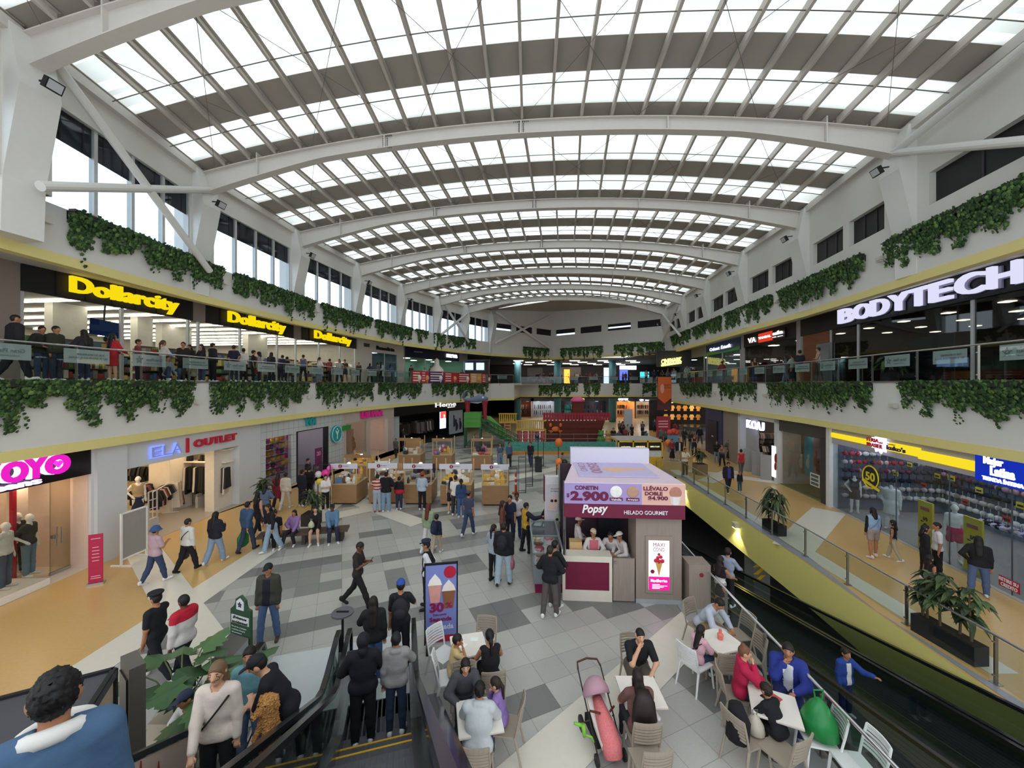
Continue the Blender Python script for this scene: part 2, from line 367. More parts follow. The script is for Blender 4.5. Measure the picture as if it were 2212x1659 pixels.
for i in range(len(RCOL) - 1):
    A, B = Vector(RCOL[i]), Vector(RCOL[i + 1]); L = (B - A).length; u = (B - A) / L; n = Vector((u.y, -u.x))
    holes = [(1.0, L - .9)] if i < 2 else [(1.1, L / 2 - .15), (L / 2 + .25, L - .7)]
    zs0, zs1 = (12.05, 13.15)
    mb = MB(); mb.slab(A, B, ZU1, zs0, n * .3); mb.slab(A, B, zs1, 16.0, n * .3); e = 0
    for h0, h1 in holes: mb.slab(A + u * e, A + u * h0, zs0, zs1, n * .3); e = h1
    mb.slab(A + u * e, B, zs0, zs1, n * .3)
    struct('wall_right', mb, WHITE)
    for h0, h1 in holes:
        mb = MB(); mb.slab(A + u * h0 + n * .2, A + u * h1 + n * .2, zs0, zs1, n * .04)
        wn = struct('window_%d' % (20 + i), mb, M('17151a', .4, var=.25, sc=25)); mf = MB()
        for q in (1, 2): s = h0 + (h1 - h0) * q / 3; mf.slab(A + u * (s - .025) + n * .17, A + u * (s + .025) + n * .17, zs0, zs1, n * .04)
        mf.build('window_frame', M('3a383c', .5), wn)
bb = [(Vector(LCOL[-1]), Vector(CORNER)), (Vector(CORNER), Vector(RCOL[-1]))]
for w, (A, B) in enumerate(bb):
    L = (B - A).length; u = (B - A) / L; n = Vector((-u.y, u.x)); k = 3 if w == 0 else 4
    mb = MB(); mb.slab(A, B, ZU1, 13.0, n * .3); mb.slab(A, B, 13.85, 17.6, n * .3); e = 0
    for q in range(k):
        h0, h1 = (q + .12) * L / k, (q + .9) * L / k
        mb.slab(A + u * e, A + u * h0, 13.0, 13.85, n * .3); e = h1
        m2 = MB(); m2.slab(A + u * h0 + n * .2, A + u * h1 + n * .2, 13.0, 13.85, n * .03)
        wn = struct('window_%d' % (40 + w * 5 + q), m2, GLASS('eaf2f8', .7)); m3 = MB(); lit = (w == 0 and q == 0) or (w == 1 and q in (0, 2))
        if w == 1 and q == 2: m3.slab(A + u * h0 + n * .1, A + u * h1 + n * .1, 13.0, 13.3, n * .03); m3.slab(A + u * h0 + n * .1, A + u * h1 + n * .1, 13.5, 13.85, n * .03)
        else: m3.slab(A + u * h0 + n * .1, A + u * h1 + n * .1, 13.25 if lit else 13.0, 13.85, n * .03)
        m3.build('blind', BLIND, wn)
    mb.slab(A + u * e, B, 13.0, 13.85, n * .3); struct('wall_back', mb, WHITE)
HC = 15.05
def column(P, d, name='column'):           # tapering white column, d = unit plan vector into the hall
    t = Vector((-d.y, d.x, 0)); prof = [(-.75, ZU1), (.06, ZU1), (.12, ZP), (.62, 13.6), (.5, 14.25), (.3, HC + .1), (-.75, HC + .1)]
    mb = MB(); mb.prism(prof, Vector((P[0], P[1], 0)) - t * .42, d.to_3d(), UP, t * .84)
    return struct(name, mb, PAINT)
NB = 8
RR = RCOL
ZR = lambda s: HC + 1.35 * 4 * s * (1 - s)
BEAMS = []
for i in range(NB):
    A, B = Vector(LCOL[i]), Vector(RR[i]); BEAMS.append((A, B)); d = (B - A).normalized()
    column(LCOL[i], d); column(RR[i], -d)
BEAMS.append((Vector(LCOL[8]), Vector(RCOL[-1])))
column(LCOL[8], Vector((.9, -.4)).normalized())
GREYP = M('cfccc6', .55, var=.04); PURL = M('c4beb6', .6, var=.04)
for i, (A, B) in enumerate(BEAMS[:-1]):
    d = (B - A).normalized(); t = Vector((-d.y, d.x, 0)); N = 40
    mb = MB(); web = MB(); pts = []
    for k in range(N + 1):
        s = .012 + .976 * k / N; p = A.lerp(B, s); dep = .5 + .42 * max(0, 1 - min(s, 1 - s) / .2); pts.append((p, ZR(s) , dep))
    for (p, z, e), (q, z2, e2) in zip(pts, pts[1:]):
        for zt, w, th in ((0, .34, .035), (1, .34, .035)):
            a, b = (Vector((p.x, p.y, z - e * zt)), Vector((q.x, q.y, z2 - e2 * zt)))
            mb.hexa([a - t * w / 2 - UP * th, a + t * w / 2 - UP * th, b + t * w / 2 - UP * th, b - t * w / 2 - UP * th, a - t * w / 2, a + t * w / 2, b + t * w / 2, b - t * w / 2])
        a0, a1, b0, b1 = Vector((p.x, p.y, z - e)), Vector((p.x, p.y, z)), Vector((q.x, q.y, z2 - e2)), Vector((q.x, q.y, z2)); o = t * .03
        mb.hexa([a0 - o, a0 + o, b0 + o, b0 - o, a1 - o, a1 + o, b1 + o, b1 - o])
    for s in (.1, .3, .5, .7, .9):          # stiffener plates and splices
        p = A.lerp(B, s); z = ZR(s); e = .5 + .42 * max(0, 1 - min(s, 1 - s) / .2)
        mb.bar(Vector((p.x, p.y, z - e)), Vector((p.x, p.y, z + (.25 if s in (.1, .9) else 0))), .05, .33, up=t)
    bo = struct('roof_beam', mb, GREYP)
    if i < 5:
        bm = MB()
        for s in (.3, .5):
            p = A.lerp(B, s); z = ZR(s)
            for q in range(5):
                for x in (-.09, .09): c = Vector((p.x, p.y, z - .1 - q * .075)) + d.to_3d() * x - t * .04; bm.cbox(c, (.035, .035, .035))
            for x in range(-4, 5):
                if x: c = Vector((p.x, p.y, z - .02)) + d.to_3d() * (x * .07) - t * .1; bm.cbox(c, (.03, .06, .05)); bm.cbox(c - UP * .48, (.03, .06, .05))
        bm.build('bolt_plate', M('5d5a56', .5, .6), bo)
# roof bays: sheet with two bands of translucent sheets, purlins, bracing rods
SKY = [TRANS('eef1ec', .9), TRANS('d3d8d0', .9), TRANS('fafaf8', .9)]; ROOF = M('aaa59d', .8, var=.06, sc=1.5)
NP = 24
def rp_(i, s, v, dz):
    (A, B), (C, D) = BEAMS[i], BEAMS[i + 1]; p = A.lerp(B, s).lerp(C.lerp(D, s), v)
    return Vector((p.x, p.y, ZR(s) + dz))
for i in range(NB):
    last = i == NB - 1
    rs = random.Random(i)
    if not last: vb = [0, .08] + [.08 + .42 * k / 16 for k in range(1, 17)] + [.57, .635, .7] + [.7 + .23 * k / 9 for k in range(1, 10)] + [1.0]
    else: vb = [0, .1] + [.1 + .3 * k / 8 for k in range(1, 9)] + [1.0]
    mb = MB(); sk = MB(); NS = 44
    for a, b in zip(vb, vb[1:]):
        lit = (.079 < a < .499) or (.699 < a < .929) if not last else (.09 < a < .399)
        mi = rs.choice([0, 0, 1, 1, 2])
        for k in range(NS):
            s0, s1 = k / NS, (k + 1) / NS
            q = [rp_(i, s0, a, .3), rp_(i, s1, a, .3), rp_(i, s1, b, .3), rp_(i, s0, b, .3)]
            if lit: sk.add(q, [(0, 3, 2, 1)], mi)
            else: mb.hexa(q + [p + UP * .12 for p in q])
    co = struct('ceiling', mb, ROOF)
    sk.build('skylight', SKY, co)
    for k in range(NP + 1):
        s = .004 + .992 * k / NP; pm = MB(); a, b = rp_(i, s, .012, .14), rp_(i, s, .988 if not last else .75, .14)
        pm.bar(a, b, .012, .25); dd = (b - a).normalized(); sd = dd.cross(UP).normalized()
        pm.bar(a + UP * .12 + sd * .04, b + UP * .12 + sd * .04, .09, .015); pm.bar(a - UP * .12 + sd * .04, b - UP * .12 + sd * .04, .09, .015)
        pm.build('purlin', PURL, co)
    rm = MB()
    for v in (.36, .72):
        for k in range(30): rm.bar(rp_(i, k / 30, v, .06), rp_(i, (k + 1) / 30, v, .06), .022, .022)
    for k in range(6):
        s0, s1 = .03 + k * .157, .03 + (k + 1) * .157
        rm.tube([rp_(i, s0, .02, 0), rp_(i, s1, .98, 0)], .008, 5); rm.tube([rp_(i, s1, .02, 0), rp_(i, s0, .98, 0)], .008, 5)
    rm.build('bracing_rod', M('77736e', .5, .5), co)
mb = MB(); P3 = [Vector((p[0], p[1], 0)) for p in (LCOL[8], CORNER, (6.6, 57), RCOL[-1])]; zz = (HC + .4, 16.6, 16.6, HC + .4)
mid = Vector((7.9, 47.7, ZR(.5) + .35)); mb.add([P3[0] + UP * zz[0], mid, P3[1] + UP * zz[1] + Vector((0, .5, 0))], [(0, 1, 2)]); mb.add([P3[3] + UP * zz[3], mid, P3[1] + UP * zz[1] + Vector((0, .5, 0))], [(0, 2, 1)]); struct('ceiling', mb, ROOF)
# wall head beams and diagonal pipe braces
def pipe(a, b, r=.13, name='diagonal_beam', label=None):
    mb = MB(); mb.tube([a, b], r, 12); return struct(name, mb, PAINT)
def c3(P, d, z): return Vector((P[0] + d[0], P[1] + d[1], z))
for a, b in ((LCOL[1], LCOL[2]), (LCOL[6], LCOL[7])):
    pipe(c3(a, (.5, .1), 14.9), c3(b, (.45, 0), 10.9)); pipe(c3(a, (.5, 0), 11.2), c3(b, (.5, 0), 14.4))
for a, b in ((RCOL[1], RCOL[2]), (RCOL[6], RCOL[7])):
    pipe(c3(a, (-.5, .1), 14.6), c3(b, (-.5, 0), 14.35) if a is RCOL[1] else c3(b, (-.5, 0), 11)); pipe(c3(a, (-.5, 0), 10.9 if a is RCOL[1] else 11), c3(b, (-.5, 0) , 14.35))
pipe(c3(LCOL[8], (.6, -.3), 15.2), c3(CORNER, (-.6, -.9), 11.2), .16); pipe(c3(LCOL[8], (.6, -.3), 11.2), c3(CORNER, (-.6, -.9), 15.8), .16)
mb = MB()
for cl, sgn in ((LCOL, 1), (RCOL, -1)):
    for a, b in zip(cl, cl[1:]): mb.bar(c3(a, (sgn * .1, 0), 15.1), c3(b, (sgn * .1, 0), 15.1), .2, .3)
struct('roof_beam', mb, GREYP)
# the dark railing edge of the gallery floors
mb = MB()
for ln in (LV, RV):
    for a, b in zip(ln.p[:-1] if ln is LV else ln.p, ln.p[1:]): mb.bar((a.x, a.y, Z2 - .01), (b.x, b.y, Z2 - .01), .12, .05)
struct('trim_gallery', mb, M('6b655e', .4))
# ---------------------------------------------------------------- figures: bodies grown as one smooth surface from a posed skeleton
class Cap:                                  # tapered capsule, optionally flattened along one direction
    def __init__(s, a, b, ra, rb=None, fl=None, fr=1.0):
        s.a = np.array(a, float); s.b = np.array(b, float); s.ra = ra; s.rb = ra if rb is None else rb
        s.fl = None if fl is None else np.array(fl, float); s.fr = fr
        r = max(s.ra, s.rb); s.lo = np.minimum(s.a, s.b) - r; s.hi = np.maximum(s.a, s.b) + r
    def d(s, x, y, z):
        px, py, pz = x - s.a[0], y - s.a[1], z - s.a[2]; v = s.b - s.a; L = max(v @ v, 1e-9)
        h = np.clip((px * v[0] + py * v[1] + pz * v[2]) / L, 0, 1)
        px, py, pz = px - h * v[0], py - h * v[1], pz - h * v[2]
        q = px * px + py * py + pz * pz; k = 1.0
        if s.fl is not None:
            e = px * s.fl[0] + py * s.fl[1] + pz * s.fl[2]; q = q + e * e * (1 / s.fr ** 2 - 1); k = .5 + .5 * s.fr
        return (np.sqrt(q) - (s.ra + (s.rb - s.ra) * h)) * k
class Ell:
    def __init__(s, c, r, R):
        s.c = np.array(c, float); s.r = np.array(r, float); s.R = R; m = s.r.max(); s.lo = s.c - m; s.hi = s.c + m
    def d(s, x, y, z):
        p = (x - s.c[0], y - s.c[1], z - s.c[2]); q = 0
        for i in range(3): q = q + ((p[0] * s.R[i][0] + p[1] * s.R[i][1] + p[2] * s.R[i][2]) / s.r[i]) ** 2
        return (np.sqrt(q) - 1) * s.r.min()
def snet(groups, vox, k=.028):
    """groups: list of (shapes, [(point, normal) half-spaces cut away]); returns vertices and quads of the zero surface"""
    allp = [p for g in groups for p in g[0]]
    lo = np.min([p.lo for p in allp], 0) - 2.2 * vox; hi = np.max([p.hi for p in allp], 0) + 2.2 * vox
    n = np.ceil((hi - lo) / vox).astype(int) + 1
    ax = [lo[i] + vox * np.arange(n[i]) for i in range(3)]
    V = np.full(n, .3)
    for shapes, cuts in groups:
        T = np.full(n, .3)
        for p in shapes:
            a = np.maximum(((p.lo - lo - .07) / vox).astype(int), 0); b = np.minimum(((p.hi - lo + .07) / vox).astype(int) + 2, n)
            sl = tuple(slice(a[i], b[i]) for i in range(3))
            d = p.d(ax[0][sl[0]][:, None, None], ax[1][sl[1]][None, :, None], ax[2][sl[2]][None, None, :]); t = T[sl]
            h = np.clip(.5 + .5 * (t - d) / k, 0, 1); T[sl] = t + (d - t) * h - k * h * (1 - h)
        for c, m in cuts:
            if isinstance(c, Cap): T = np.maximum(T, -c.d(ax[0][:, None, None], ax[1][None, :, None], ax[2][None, None, :])); continue
            pl = (ax[0][:, None, None] - c[0]) * m[0] + (ax[1][None, :, None] - c[1]) * m[1] + (ax[2][None, None, :] - c[2]) * m[2]
            T = np.maximum(T, pl)
        h = np.clip(.5 + .5 * (V - T) / .015, 0, 1); V = V + (T - V) * h - .015 * h * (1 - h)
    S = V < 0; nx, ny, nz = n
    cnt = sum(S[i:nx - 1 + i, j:ny - 1 + j, l:nz - 1 + l].astype(np.int8) for i in (0, 1) for j in (0, 1) for l in (0, 1))
    act = (cnt > 0) & (cnt < 8); I = np.argwhere(act)
    if not len(I): return np.zeros((0, 3)), []
    acc = np.zeros((len(I), 3)); num = np.zeros(len(I)); O = [(i, j, l) for i in (0, 1) for j in (0, 1) for l in (0, 1)]
    for o1 in O:
        for x in range(3):
            if o1[x]: continue
            o2 = list(o1); o2[x] = 1
            va = V[I[:, 0] + o1[0], I[:, 1] + o1[1], I[:, 2] + o1[2]]; vb = V[I[:, 0] + o2[0], I[:, 1] + o2[1], I[:, 2] + o2[2]]
            c = (va < 0) != (vb < 0); t = np.where(c, va / np.where(c, va - vb, 1), 0)
            for y in range(3): acc[:, y] += np.where(c, o1[y] + (t if y == x else 0), 0)
            num += c
    P = lo + (I + acc / num[:, None]) * vox
    idx = np.full((nx, ny, nz), -1); idx[I[:, 0], I[:, 1], I[:, 2]] = np.arange(len(I))
    Q = []
    for x in range(3):
        y, w = (x + 1) % 3, (x + 2) % 3
        sa = [slice(1, -1)] * 3; sb = [slice(1, -1)] * 3; sa[x] = slice(0, -1); sb[x] = slice(1, None)
        A, B = S[tuple(sa)], S[tuple(sb)]; E = np.argwhere(A != B)
        if not len(E): continue
        off = np.ones(3, int); off[x] = 0; G0 = E + off; fl = A[E[:, 0], E[:, 1], E[:, 2]]
        def at(dy, dw): g = G0.copy(); g[:, y] += dy; g[:, w] += dw; return idx[g[:, 0], g[:, 1], g[:, 2]]
        q = np.stack([at(-1, -1), at(0, -1), at(0, 0), at(-1, 0)], 1); q[~fl] = q[~fl][:, ::-1]; Q.append(q)
    Q = np.concatenate(Q); Q = Q[(Q >= 0).all(1)]
    return P, Q
def rotx(a): c, s = math.cos(a), math.sin(a); return np.array([[1, 0, 0], [0, c, -s], [0, s, c]])
def rotz(a): c, s = math.cos(a), math.sin(a); return np.array([[c, -s, 0], [s, c, 0], [0, 0, 1]])
def ik(S, T, l1, l2, pole):
    S, T, pole = map(lambda q: np.array(q, float), (S, T, pole)); d = T - S; L = np.linalg.norm(d)
    if L > (l1 + l2) * .995: T = S + d / L * (l1 + l2) * .995; d = T - S; L = np.linalg.norm(d)
    u = d / L; a = (l1 * l1 - l2 * l2 + L * L) / (2 * L); h = math.sqrt(max(l1 * l1 - a * a, 0)); p = pole - u * (pole @ u); p /= max(np.linalg.norm(p), 1e-6)
    return S + u * a + p * h, T
HANDS = {  # wrist target relative to the shoulder (outward, forward, up), elbow pole (outward, forward, up)
    'd': ((.05, .04, -.535), (.3, -1, 0)), 'w': ((.03, .24, -.47), (.2, -1, 0)), 'b': ((.05, -.22, -.46), (.3, -1, 0)), 'p': ((-.10, .27, -.19), (.5, -.3, -1)),
    'f': ((-.02, .36, -.36), (.5, -.4, -1)), 't': ((-.08, .34, -.28), (.9, -.1, -.8)), 'm': ((-.12, .17, .03), (.6, .2, -1)), 'r': ((.08, .38, -.33), (.6, -.6, -.5)),
    'h': ((.02, .04, -.40), (1, -.8, 0)), 'c': ((-.20, .20, -.26), (.7, .1, -1)), 'k': ((-.16, -.14, -.42), (1, -.4, 0)), 'o': ((.40, .26, -.16), (.2, -.6, -1)),
    'l': ((-.05, .30, -.44), (.5, -.6, -.4)), 'g': ((.12, .10, -.50), (.6, -1, 0)), 'e': ((-.03, .22, -.32), (1, -.5, -.3)), 'x': ((.20, .44, -.10), (.3, -.3, -1)), 'u': ((-.13, .22, .0), (.8, .2, -1))}
LEGS = {'s': ((.02, .0, .04), (-.01, 0, .04)), 'w': ((.3, .1, .02), (-.22, .24, .02)), 'W': ((-.22, .24, .02), (.3, .1, .02)), 'v': ((.46, .12, 0), (-.36, .36, 0)), 'q': ((.12, .05, .1), (-.1, .06, .1)), 'i': ((1.5, 1.5, .1), (1.5, 1.5, .1)), 'I': ((1.55, 1.2, .16), (1.45, 1.75, .12)),
        'g': ((2.35, 2.3, .25), (2.2, 2.4, .3)), 'n': ((.5, .9, .1), (-.1, .3, .1))}
SKIN = {'m': 'a97556', 'l': 'c99a7c', 'd': '6e4630', 'w': 'e6e2da', 'y': 'dcb890'}
PN = [0]
def person(loc, H=1.68, hd=0, label='', top='l444448', bot='p2a2d38', hair='s1a1512', legs='s', arms='dd', skin='m', w=1.0, lean=0.0, turn=0.0, nod=0.0, shoes='d8d8d8', det=1, group=None, seat=.45, stripe=None,
           name='person', cat='person', face=True, head=True, tilt=0.0, strap=None):
    sc = H / 1.7; hs = 1 + max(0, 1.62 - H) * .55; vox = {3: .0125, 2: .0165, 1: .021, 0: .028, -1: .036}[det]
    lean = math.radians(lean); t = np.array([math.sin(math.radians(tilt)), math.sin(lean), math.cos(lean)]); t /= np.linalg.norm(t); X = np.array([1., 0, 0]); X = X - t * (X @ t); X /= np.linalg.norm(X); f = np.cross(t, X)
    LG_ = LEGS[legs]; sit = legs in ('i', 'I'); hz = (seat / sc + .105) if sit else (.2 if legs == 'g' else .925)
    P0 = np.array([0, 0, hz]); body = []; tor = []; leg = []; shoe = []; arm = []; hand = []
    D = np.array([0, 0, -1.])
    tor += [Cap(P0 - X * .065 * w, P0 + X * .065 * w, .118 * w, fl=f, fr=.86), Cap(P0 + t * .1, P0 + t * .22, .132 * w, .13 * w, f, .72), Cap(P0 + t * .26 - X * .03, P0 + t * .41 - X * .03, .142 * w, .13 * w, f, .68),
            Cap(P0 + t * .26 + X * .03, P0 + t * .41 + X * .03, .142 * w, .13 * w, f, .68), Cap(P0 + t * .475 - X * .138 * w, P0 + t * .475 + X * .138 * w, .063, fl=f, fr=.9)]
    zmin = 1e9
    for i, sd in enumerate((1, -1)):
        hip = P0 + X * sd * .085 * w - np.array([0, 0, .02]); hf, kf, ab = LG_[i]
        a = np.array([sd * math.sin(ab), math.sin(hf) * math.cos(ab), -math.cos(hf) * math.cos(ab)]); kn = hip + a * .43
        b = np.array([sd * math.sin(ab) * .4, math.sin(hf - kf), -math.cos(hf - kf)]); b /= np.linalg.norm(b); an = kn + b * .42
        fa = min(max(hf - kf, -.9), .5) * .8; fd = np.array([sd * .18, math.cos(fa), math.sin(fa)]); fd /= np.linalg.norm(fd)
        leg.append((hip, kn, an)); dn = np.array([0, fd[2], -math.cos(fa)]); hl = an + dn * .05 - fd * .045; te = an + dn * .062 + fd * .15
        shoe.append((hl, te)); zmin = min(zmin, (hl + dn * .035)[2], (te + dn * .03)[2])
    if not sit:
        sh = np.array([0, 0, -zmin]); P0 = P0 + sh
        for p in tor: p.a += sh; p.b += sh; p.lo += sh; p.hi += sh
        leg = [tuple(q + sh for q in l) for l in leg]; shoe = [tuple(q + sh for q in l) for l in shoe]
    nb = P0 + t * .53
    for i, sd in enumerate((1, -1)):
        S = P0 + t * .47 + X * sd * (.152 * w + .01); (o, fw, u), pole = HANDS[arms[i]]
        T = S + np.array([sd * o, fw, u]) if arms[i] not in 'dwb' else S + np.array([sd * o * w, fw, u]); E, T = ik(S, T, .285, .255, (sd * pole[0], pole[1], pole[2])); fo = (T - E) / np.linalg.norm(T - E)
        arm.append((S, E, T)); hand.append((T, fo))
    la = lean * .45 - math.radians(nod); R = rotz(-math.radians(turn)) @ rotx(-la); Hx, Hf, Hu = R @ [1, 0, 0], R @ [0, 1, 0], R @ [0, 0, 1]
    hc = nb + t * .05 + Hu * .115 * hs + Hf * .015; RI = np.array([Hx, Hf, Hu])
    hd_ = [Ell(hc + Hu * .012 * hs, np.array([.077, .096, .105]) * hs, RI), Cap(hc + (Hf * .028 - Hu * .035) * hs, hc + (Hf * .045 - Hu * .088) * hs, .062 * hs, .036 * hs, Hx, .95)]
    if det >= 1: hd_ += [Cap(hc + (Hf * .09 + Hu * .012) * hs, hc + (Hf * .108 - Hu * .022) * hs, .009 * hs, .016 * hs), Ell(hc + (Hx * .08 - Hf * .005 - Hu * .01) * hs, np.array([.014, .022, .033]) * hs, RI), Ell(hc + (-Hx * .08 - Hf * .005 - Hu * .01) * hs, np.array([.014, .022, .033]) * hs, RI)]
    neck = Cap(nb - t * .05, hc - Hu * .05, .056 * (w * .5 + .5), .05)
    lg = [c for h, k_, a in leg for c in (Cap(h, k_, .088 * w, .058 * w), Cap(k_, k_ + (a - k_) * .4, .056 * w, .057 * w), Cap(k_ + (a - k_) * .4, a, .055 * w, .036))]
    ft = [Cap(a, b, .034, .03) for a, b in shoe]
    am = [c for S, E, T in arm for c in (Cap(S, E, .054 * w, .043 * w), Cap(E, T, .042 * w, .028))]
    hn = [Cap(T, T + fo * .075, .031, .036, np.cross(fo, X) / (np.linalg.norm(np.cross(fo, X)) + 1e-6), .55) for T, fo in hand]
    if det < 2: hn += [Cap(T + fo * .06, T + fo * .14, .027, .018) for T, fo in hand]
    full = tor + [neck] + (hd_ if head else []) + lg + ft + am + hn
    sk = M(SKIN.get(skin, skin), .55, var=.05); RZ = -math.radians(hd); root = None
    def mk(nm, Pv, Q, mats, par, mi=None, extra=None):
        me = bpy.data.meshes.new(nm); vs = (Pv * sc); q = Q.tolist(); ev = [tuple(v) for v in vs]; m = list(mi) if mi is not None else [0] * len(q)
        if extra is not None:
            b = len(ev); ev += [tuple(x * sc for x in v) for v in extra.v]; q = q + [tuple(i + b for i in fc) for fc in extra.f]; m += extra.m
        me.from_pydata(ev, [], q)
        for x in mats: me.materials.append(x)
        me.polygons.foreach_set('material_index', m); me.polygons.foreach_set('use_smooth', [True] * len(q)); me.update()
        o = bpy.data.objects.new(nm, me); COL.objects.link(o)
        if par is not None: o.parent = par
        return o
    ex = MB()
    if det >= 2:                            # fingers with knuckles, thumb from the side of the palm
        for (T, fo), sd in zip(hand, (1, -1)):
            side = np.cross(fo, [0, 0, 1.]); side = X.copy() if np.linalg.norm(side) < .3 else side / np.linalg.norm(side); pn = np.cross(side, fo); pn /= np.linalg.norm(pn)
            if pn[2] > 0: pn = -pn
            for j, (o, L) in enumerate(((-.027, .062), (-.009, .075), (.009, .07), (.026, .055))):
                a = T + fo * .095 + side * o; c = a + (fo * .8 + pn * .35) * L * .55; e = c + (fo * .45 + pn * .85) * L * .45
                ex.tube([tuple(a - fo * .02), tuple(a), tuple(c), tuple(e)], [.0095, .0095, .0085, .006], 6)
            th = -X * sd if abs(fo @ X) < .8 else side; a = T + fo * .03 + th * .02; c = a + (fo * .6 + th * .7) * .035; e = c + (fo * .9 + pn * .2) * .03
            ex.tube([tuple(a - fo * .01), tuple(a), tuple(c), tuple(e)], [.012, .0115, .0095, .007], 6)
    if det >= 1 and head and face:
        RR_ = Matrix([list(Hx), list(Hf), list(Hu)]).transposed()
        for sd in (1, -1):
            ex.ell(hc + (Hx * .031 * sd + Hf * .079 + Hu * .012) * hs, (.0125 * hs, .01 * hs, .006 * hs), 8, 1, RR_); ex.ell(hc + (Hx * .031 * sd + Hf * .087 + Hu * .012) * hs, (.007 * hs, .006 * hs, .0065 * hs), 8, 2, RR_)
            ex.ell(hc + (Hx * .031 * sd + Hf * .086 + Hu * .033) * hs, (.018 * hs, .008 * hs, .0045 * hs), 6, 2, RR_)
        ex.ell(hc + (Hf * .080 - Hu * .057) * hs, (.022 * hs, .012 * hs, .0065 * hs), 8, 3, RR_)
    Pv, Q = snet([(full, [])], vox)
    root = mk(name, Pv, Q, [sk, M('e8e4de', .4), M('17110e', .5), M('8d4a44', .5)], None, extra=ex)
    root.location = loc; root.rotation_euler = (0, 0, RZ)
    tag(root, label, cat, group); fat = lambda c, o: Cap(c.a, c.b, c.ra + o, c.rb + o, c.fl, c.fr)
    # ---- clothes
    if top:
        kd, hx = top[0], top[1:]; o = {'t': .014, 'v': .012, 'l': .016, 'j': .032, 'h': .026, 'c': .03, 'n': .02}[kd]; hem = {'t': -.07, 'v': -.04, 'l': -.06, 'j': -.09, 'h': -.07, 'c': -.12, 'n': -.1}[kd]
        ts = [fat(c, o) for c in tor]
        if kd in 'cn' and not sit: ts.append(Cap(P0, P0 - np.array([0, 0, .34]), .15 * w + o, .2 * w, [0, 1, 0], .75)); hem = -.40
        g = [(ts, [(P0 + t * hem, -t), (Cap(nb - t * .03 + f * .012, nb + t * .2 + f * .02, (.064 if kd != 'v' else .085) * (w * .5 + .5)), None)])]
        if kd != 'v':
            al = []
            for S, E, T in arm:
                al.append(Cap(S, E if kd != 't' else S + (E - S) * .8, .054 * w + o, .045 * w + o))
                if kd != 't': al.append(Cap(E, E + (T - E) * .93, .043 * w + o, .03 + o))
            g.append((al, []))
        if kd in 'hjc': g.append(([Cap(nb - f * .055 - X * .05 + t * .0, nb - f * .055 + X * .05, .05 if kd == 'h' else .035), Cap(nb + X * .06, nb + f * .05 + X * .03 - t * .03, .03), Cap(nb - X * .06, nb + f * .05 - X * .03 - t * .03, .03)], []))
        Pv, Q = snet(g, vox); mats = [M(hx, .85, var=.12, sc=11, bump=.5)]; mi = None
        if stripe and len(Q):
            kdz, c2, per = stripe; mats.append(M(c2, .85, var=.1, sc=18)); cz = Pv[np.asarray(Q)].mean(1); zz = (cz - P0) @ t
            mi = ((np.floor(zz / per) % 2) if kdz == 's' else (zz < per) if kdz == 'l' else (zz > per) if kdz == 'u' else (np.abs(cz[:, 0]) < per) & (cz[:, 1] > 0) & (zz < .5) if kdz == 'o' else np.abs((cz - P0) @ X) > per).astype(int)
        mk({'t': 'shirt', 'v': 'vest_top', 'l': 'sweater', 'j': 'jacket', 'h': 'hoodie', 'c': 'coat', 'n': 'dress'}[kd], Pv, Q, mats, root, mi)
    if bot:
        kd, hx = bot[0], bot[1:]; o = {'p': .012, 'w': .024, 'n': .006, 's': .018, 'k': .012, 'd': .012}[kd]; bs = [fat(tor[0], o), fat(tor[1], o * .5)]
        g = [(bs, [(P0 + t * .11, t)])]
        if kd in 'pwn': g.append(([c for h, k_, a in leg for c in (Cap(h, k_, .088 * w + o, .06 * w + o), Cap(k_, k_ + (a - k_) * .4, .058 * w + o, .058 * w + o * 1.2), Cap(k_ + (a - k_) * .4, k_ + (a - k_) * .98, .057 * w + o * 1.2, .045 + o * 1.6))], []))
        elif kd == 's': g.append(([Cap(h, h + (k_ - h) * .62, .09 * w + o, .078 * w + o) for h, k_, a in leg], []))
        else:
            e = .36 if kd == 'k' else .72; e2 = P0 + (leg[0][1] + leg[1][1] - leg[0][0] - leg[1][0]) * .42 if sit else P0 - np.array([0, 0, e]); g.append(([Cap(P0 - np.array([0, 0, .03]), e2, .118 * w + o, (.165 if kd == 'k' else .21) * w + o, [0, 1, 0] if not sit else [0, 0, 1], .8)], [] if sit else [(e2 - np.array([0, 0, .02]), (0, 0, -1))]))
        Pv, Q = snet(g, vox); mk({'p': 'trousers', 'w': 'jeans', 'n': 'leggings', 's': 'shorts', 'k': 'skirt', 'd': 'long_skirt'}[kd], Pv, Q, [M(hx, .85, var=.14, sc=10, bump=.45)], root)
    if shoes and det >= 0:
        for (a, b) in shoe:
            Pv, Q = snet([([Cap(a, b, .043, .038), Cap(a + np.array([0, 0, .04]), a + np.array([0, .03, .05]), .042)], [(np.array([0, 0, min(a[2], b[2]) - .034]), (0, 0, -1))])], min(vox, .018)); mk('shoe', Pv, Q, [M(shoes, .6, var=.05)], root)
    if hair and head:
        kd, hx = hair[0], hair[1:]; hat = kd in 'cuf'; hh = '19130f' if hat or kd == 'o' else hx; m_ = Hf * .8 - Hu * .6; hv = min(vox, .016) if det >= 1 else vox
        sh = [Ell(hc + (Hu * .018 - Hf * .006) * hs, np.array([.087, .106, .112]) * hs, RI)]; cuts = [(hc + m_ * .036 * hs, m_), (hc - Hu * .085 * hs, -Hu)]
        if kd == 'z': sh = [Ell(hc + (Hu * .014 - Hf * .003) * hs, np.array([.081, .1, .107]) * hs, RI)]
        g = [(sh, cuts)]; bk = -f
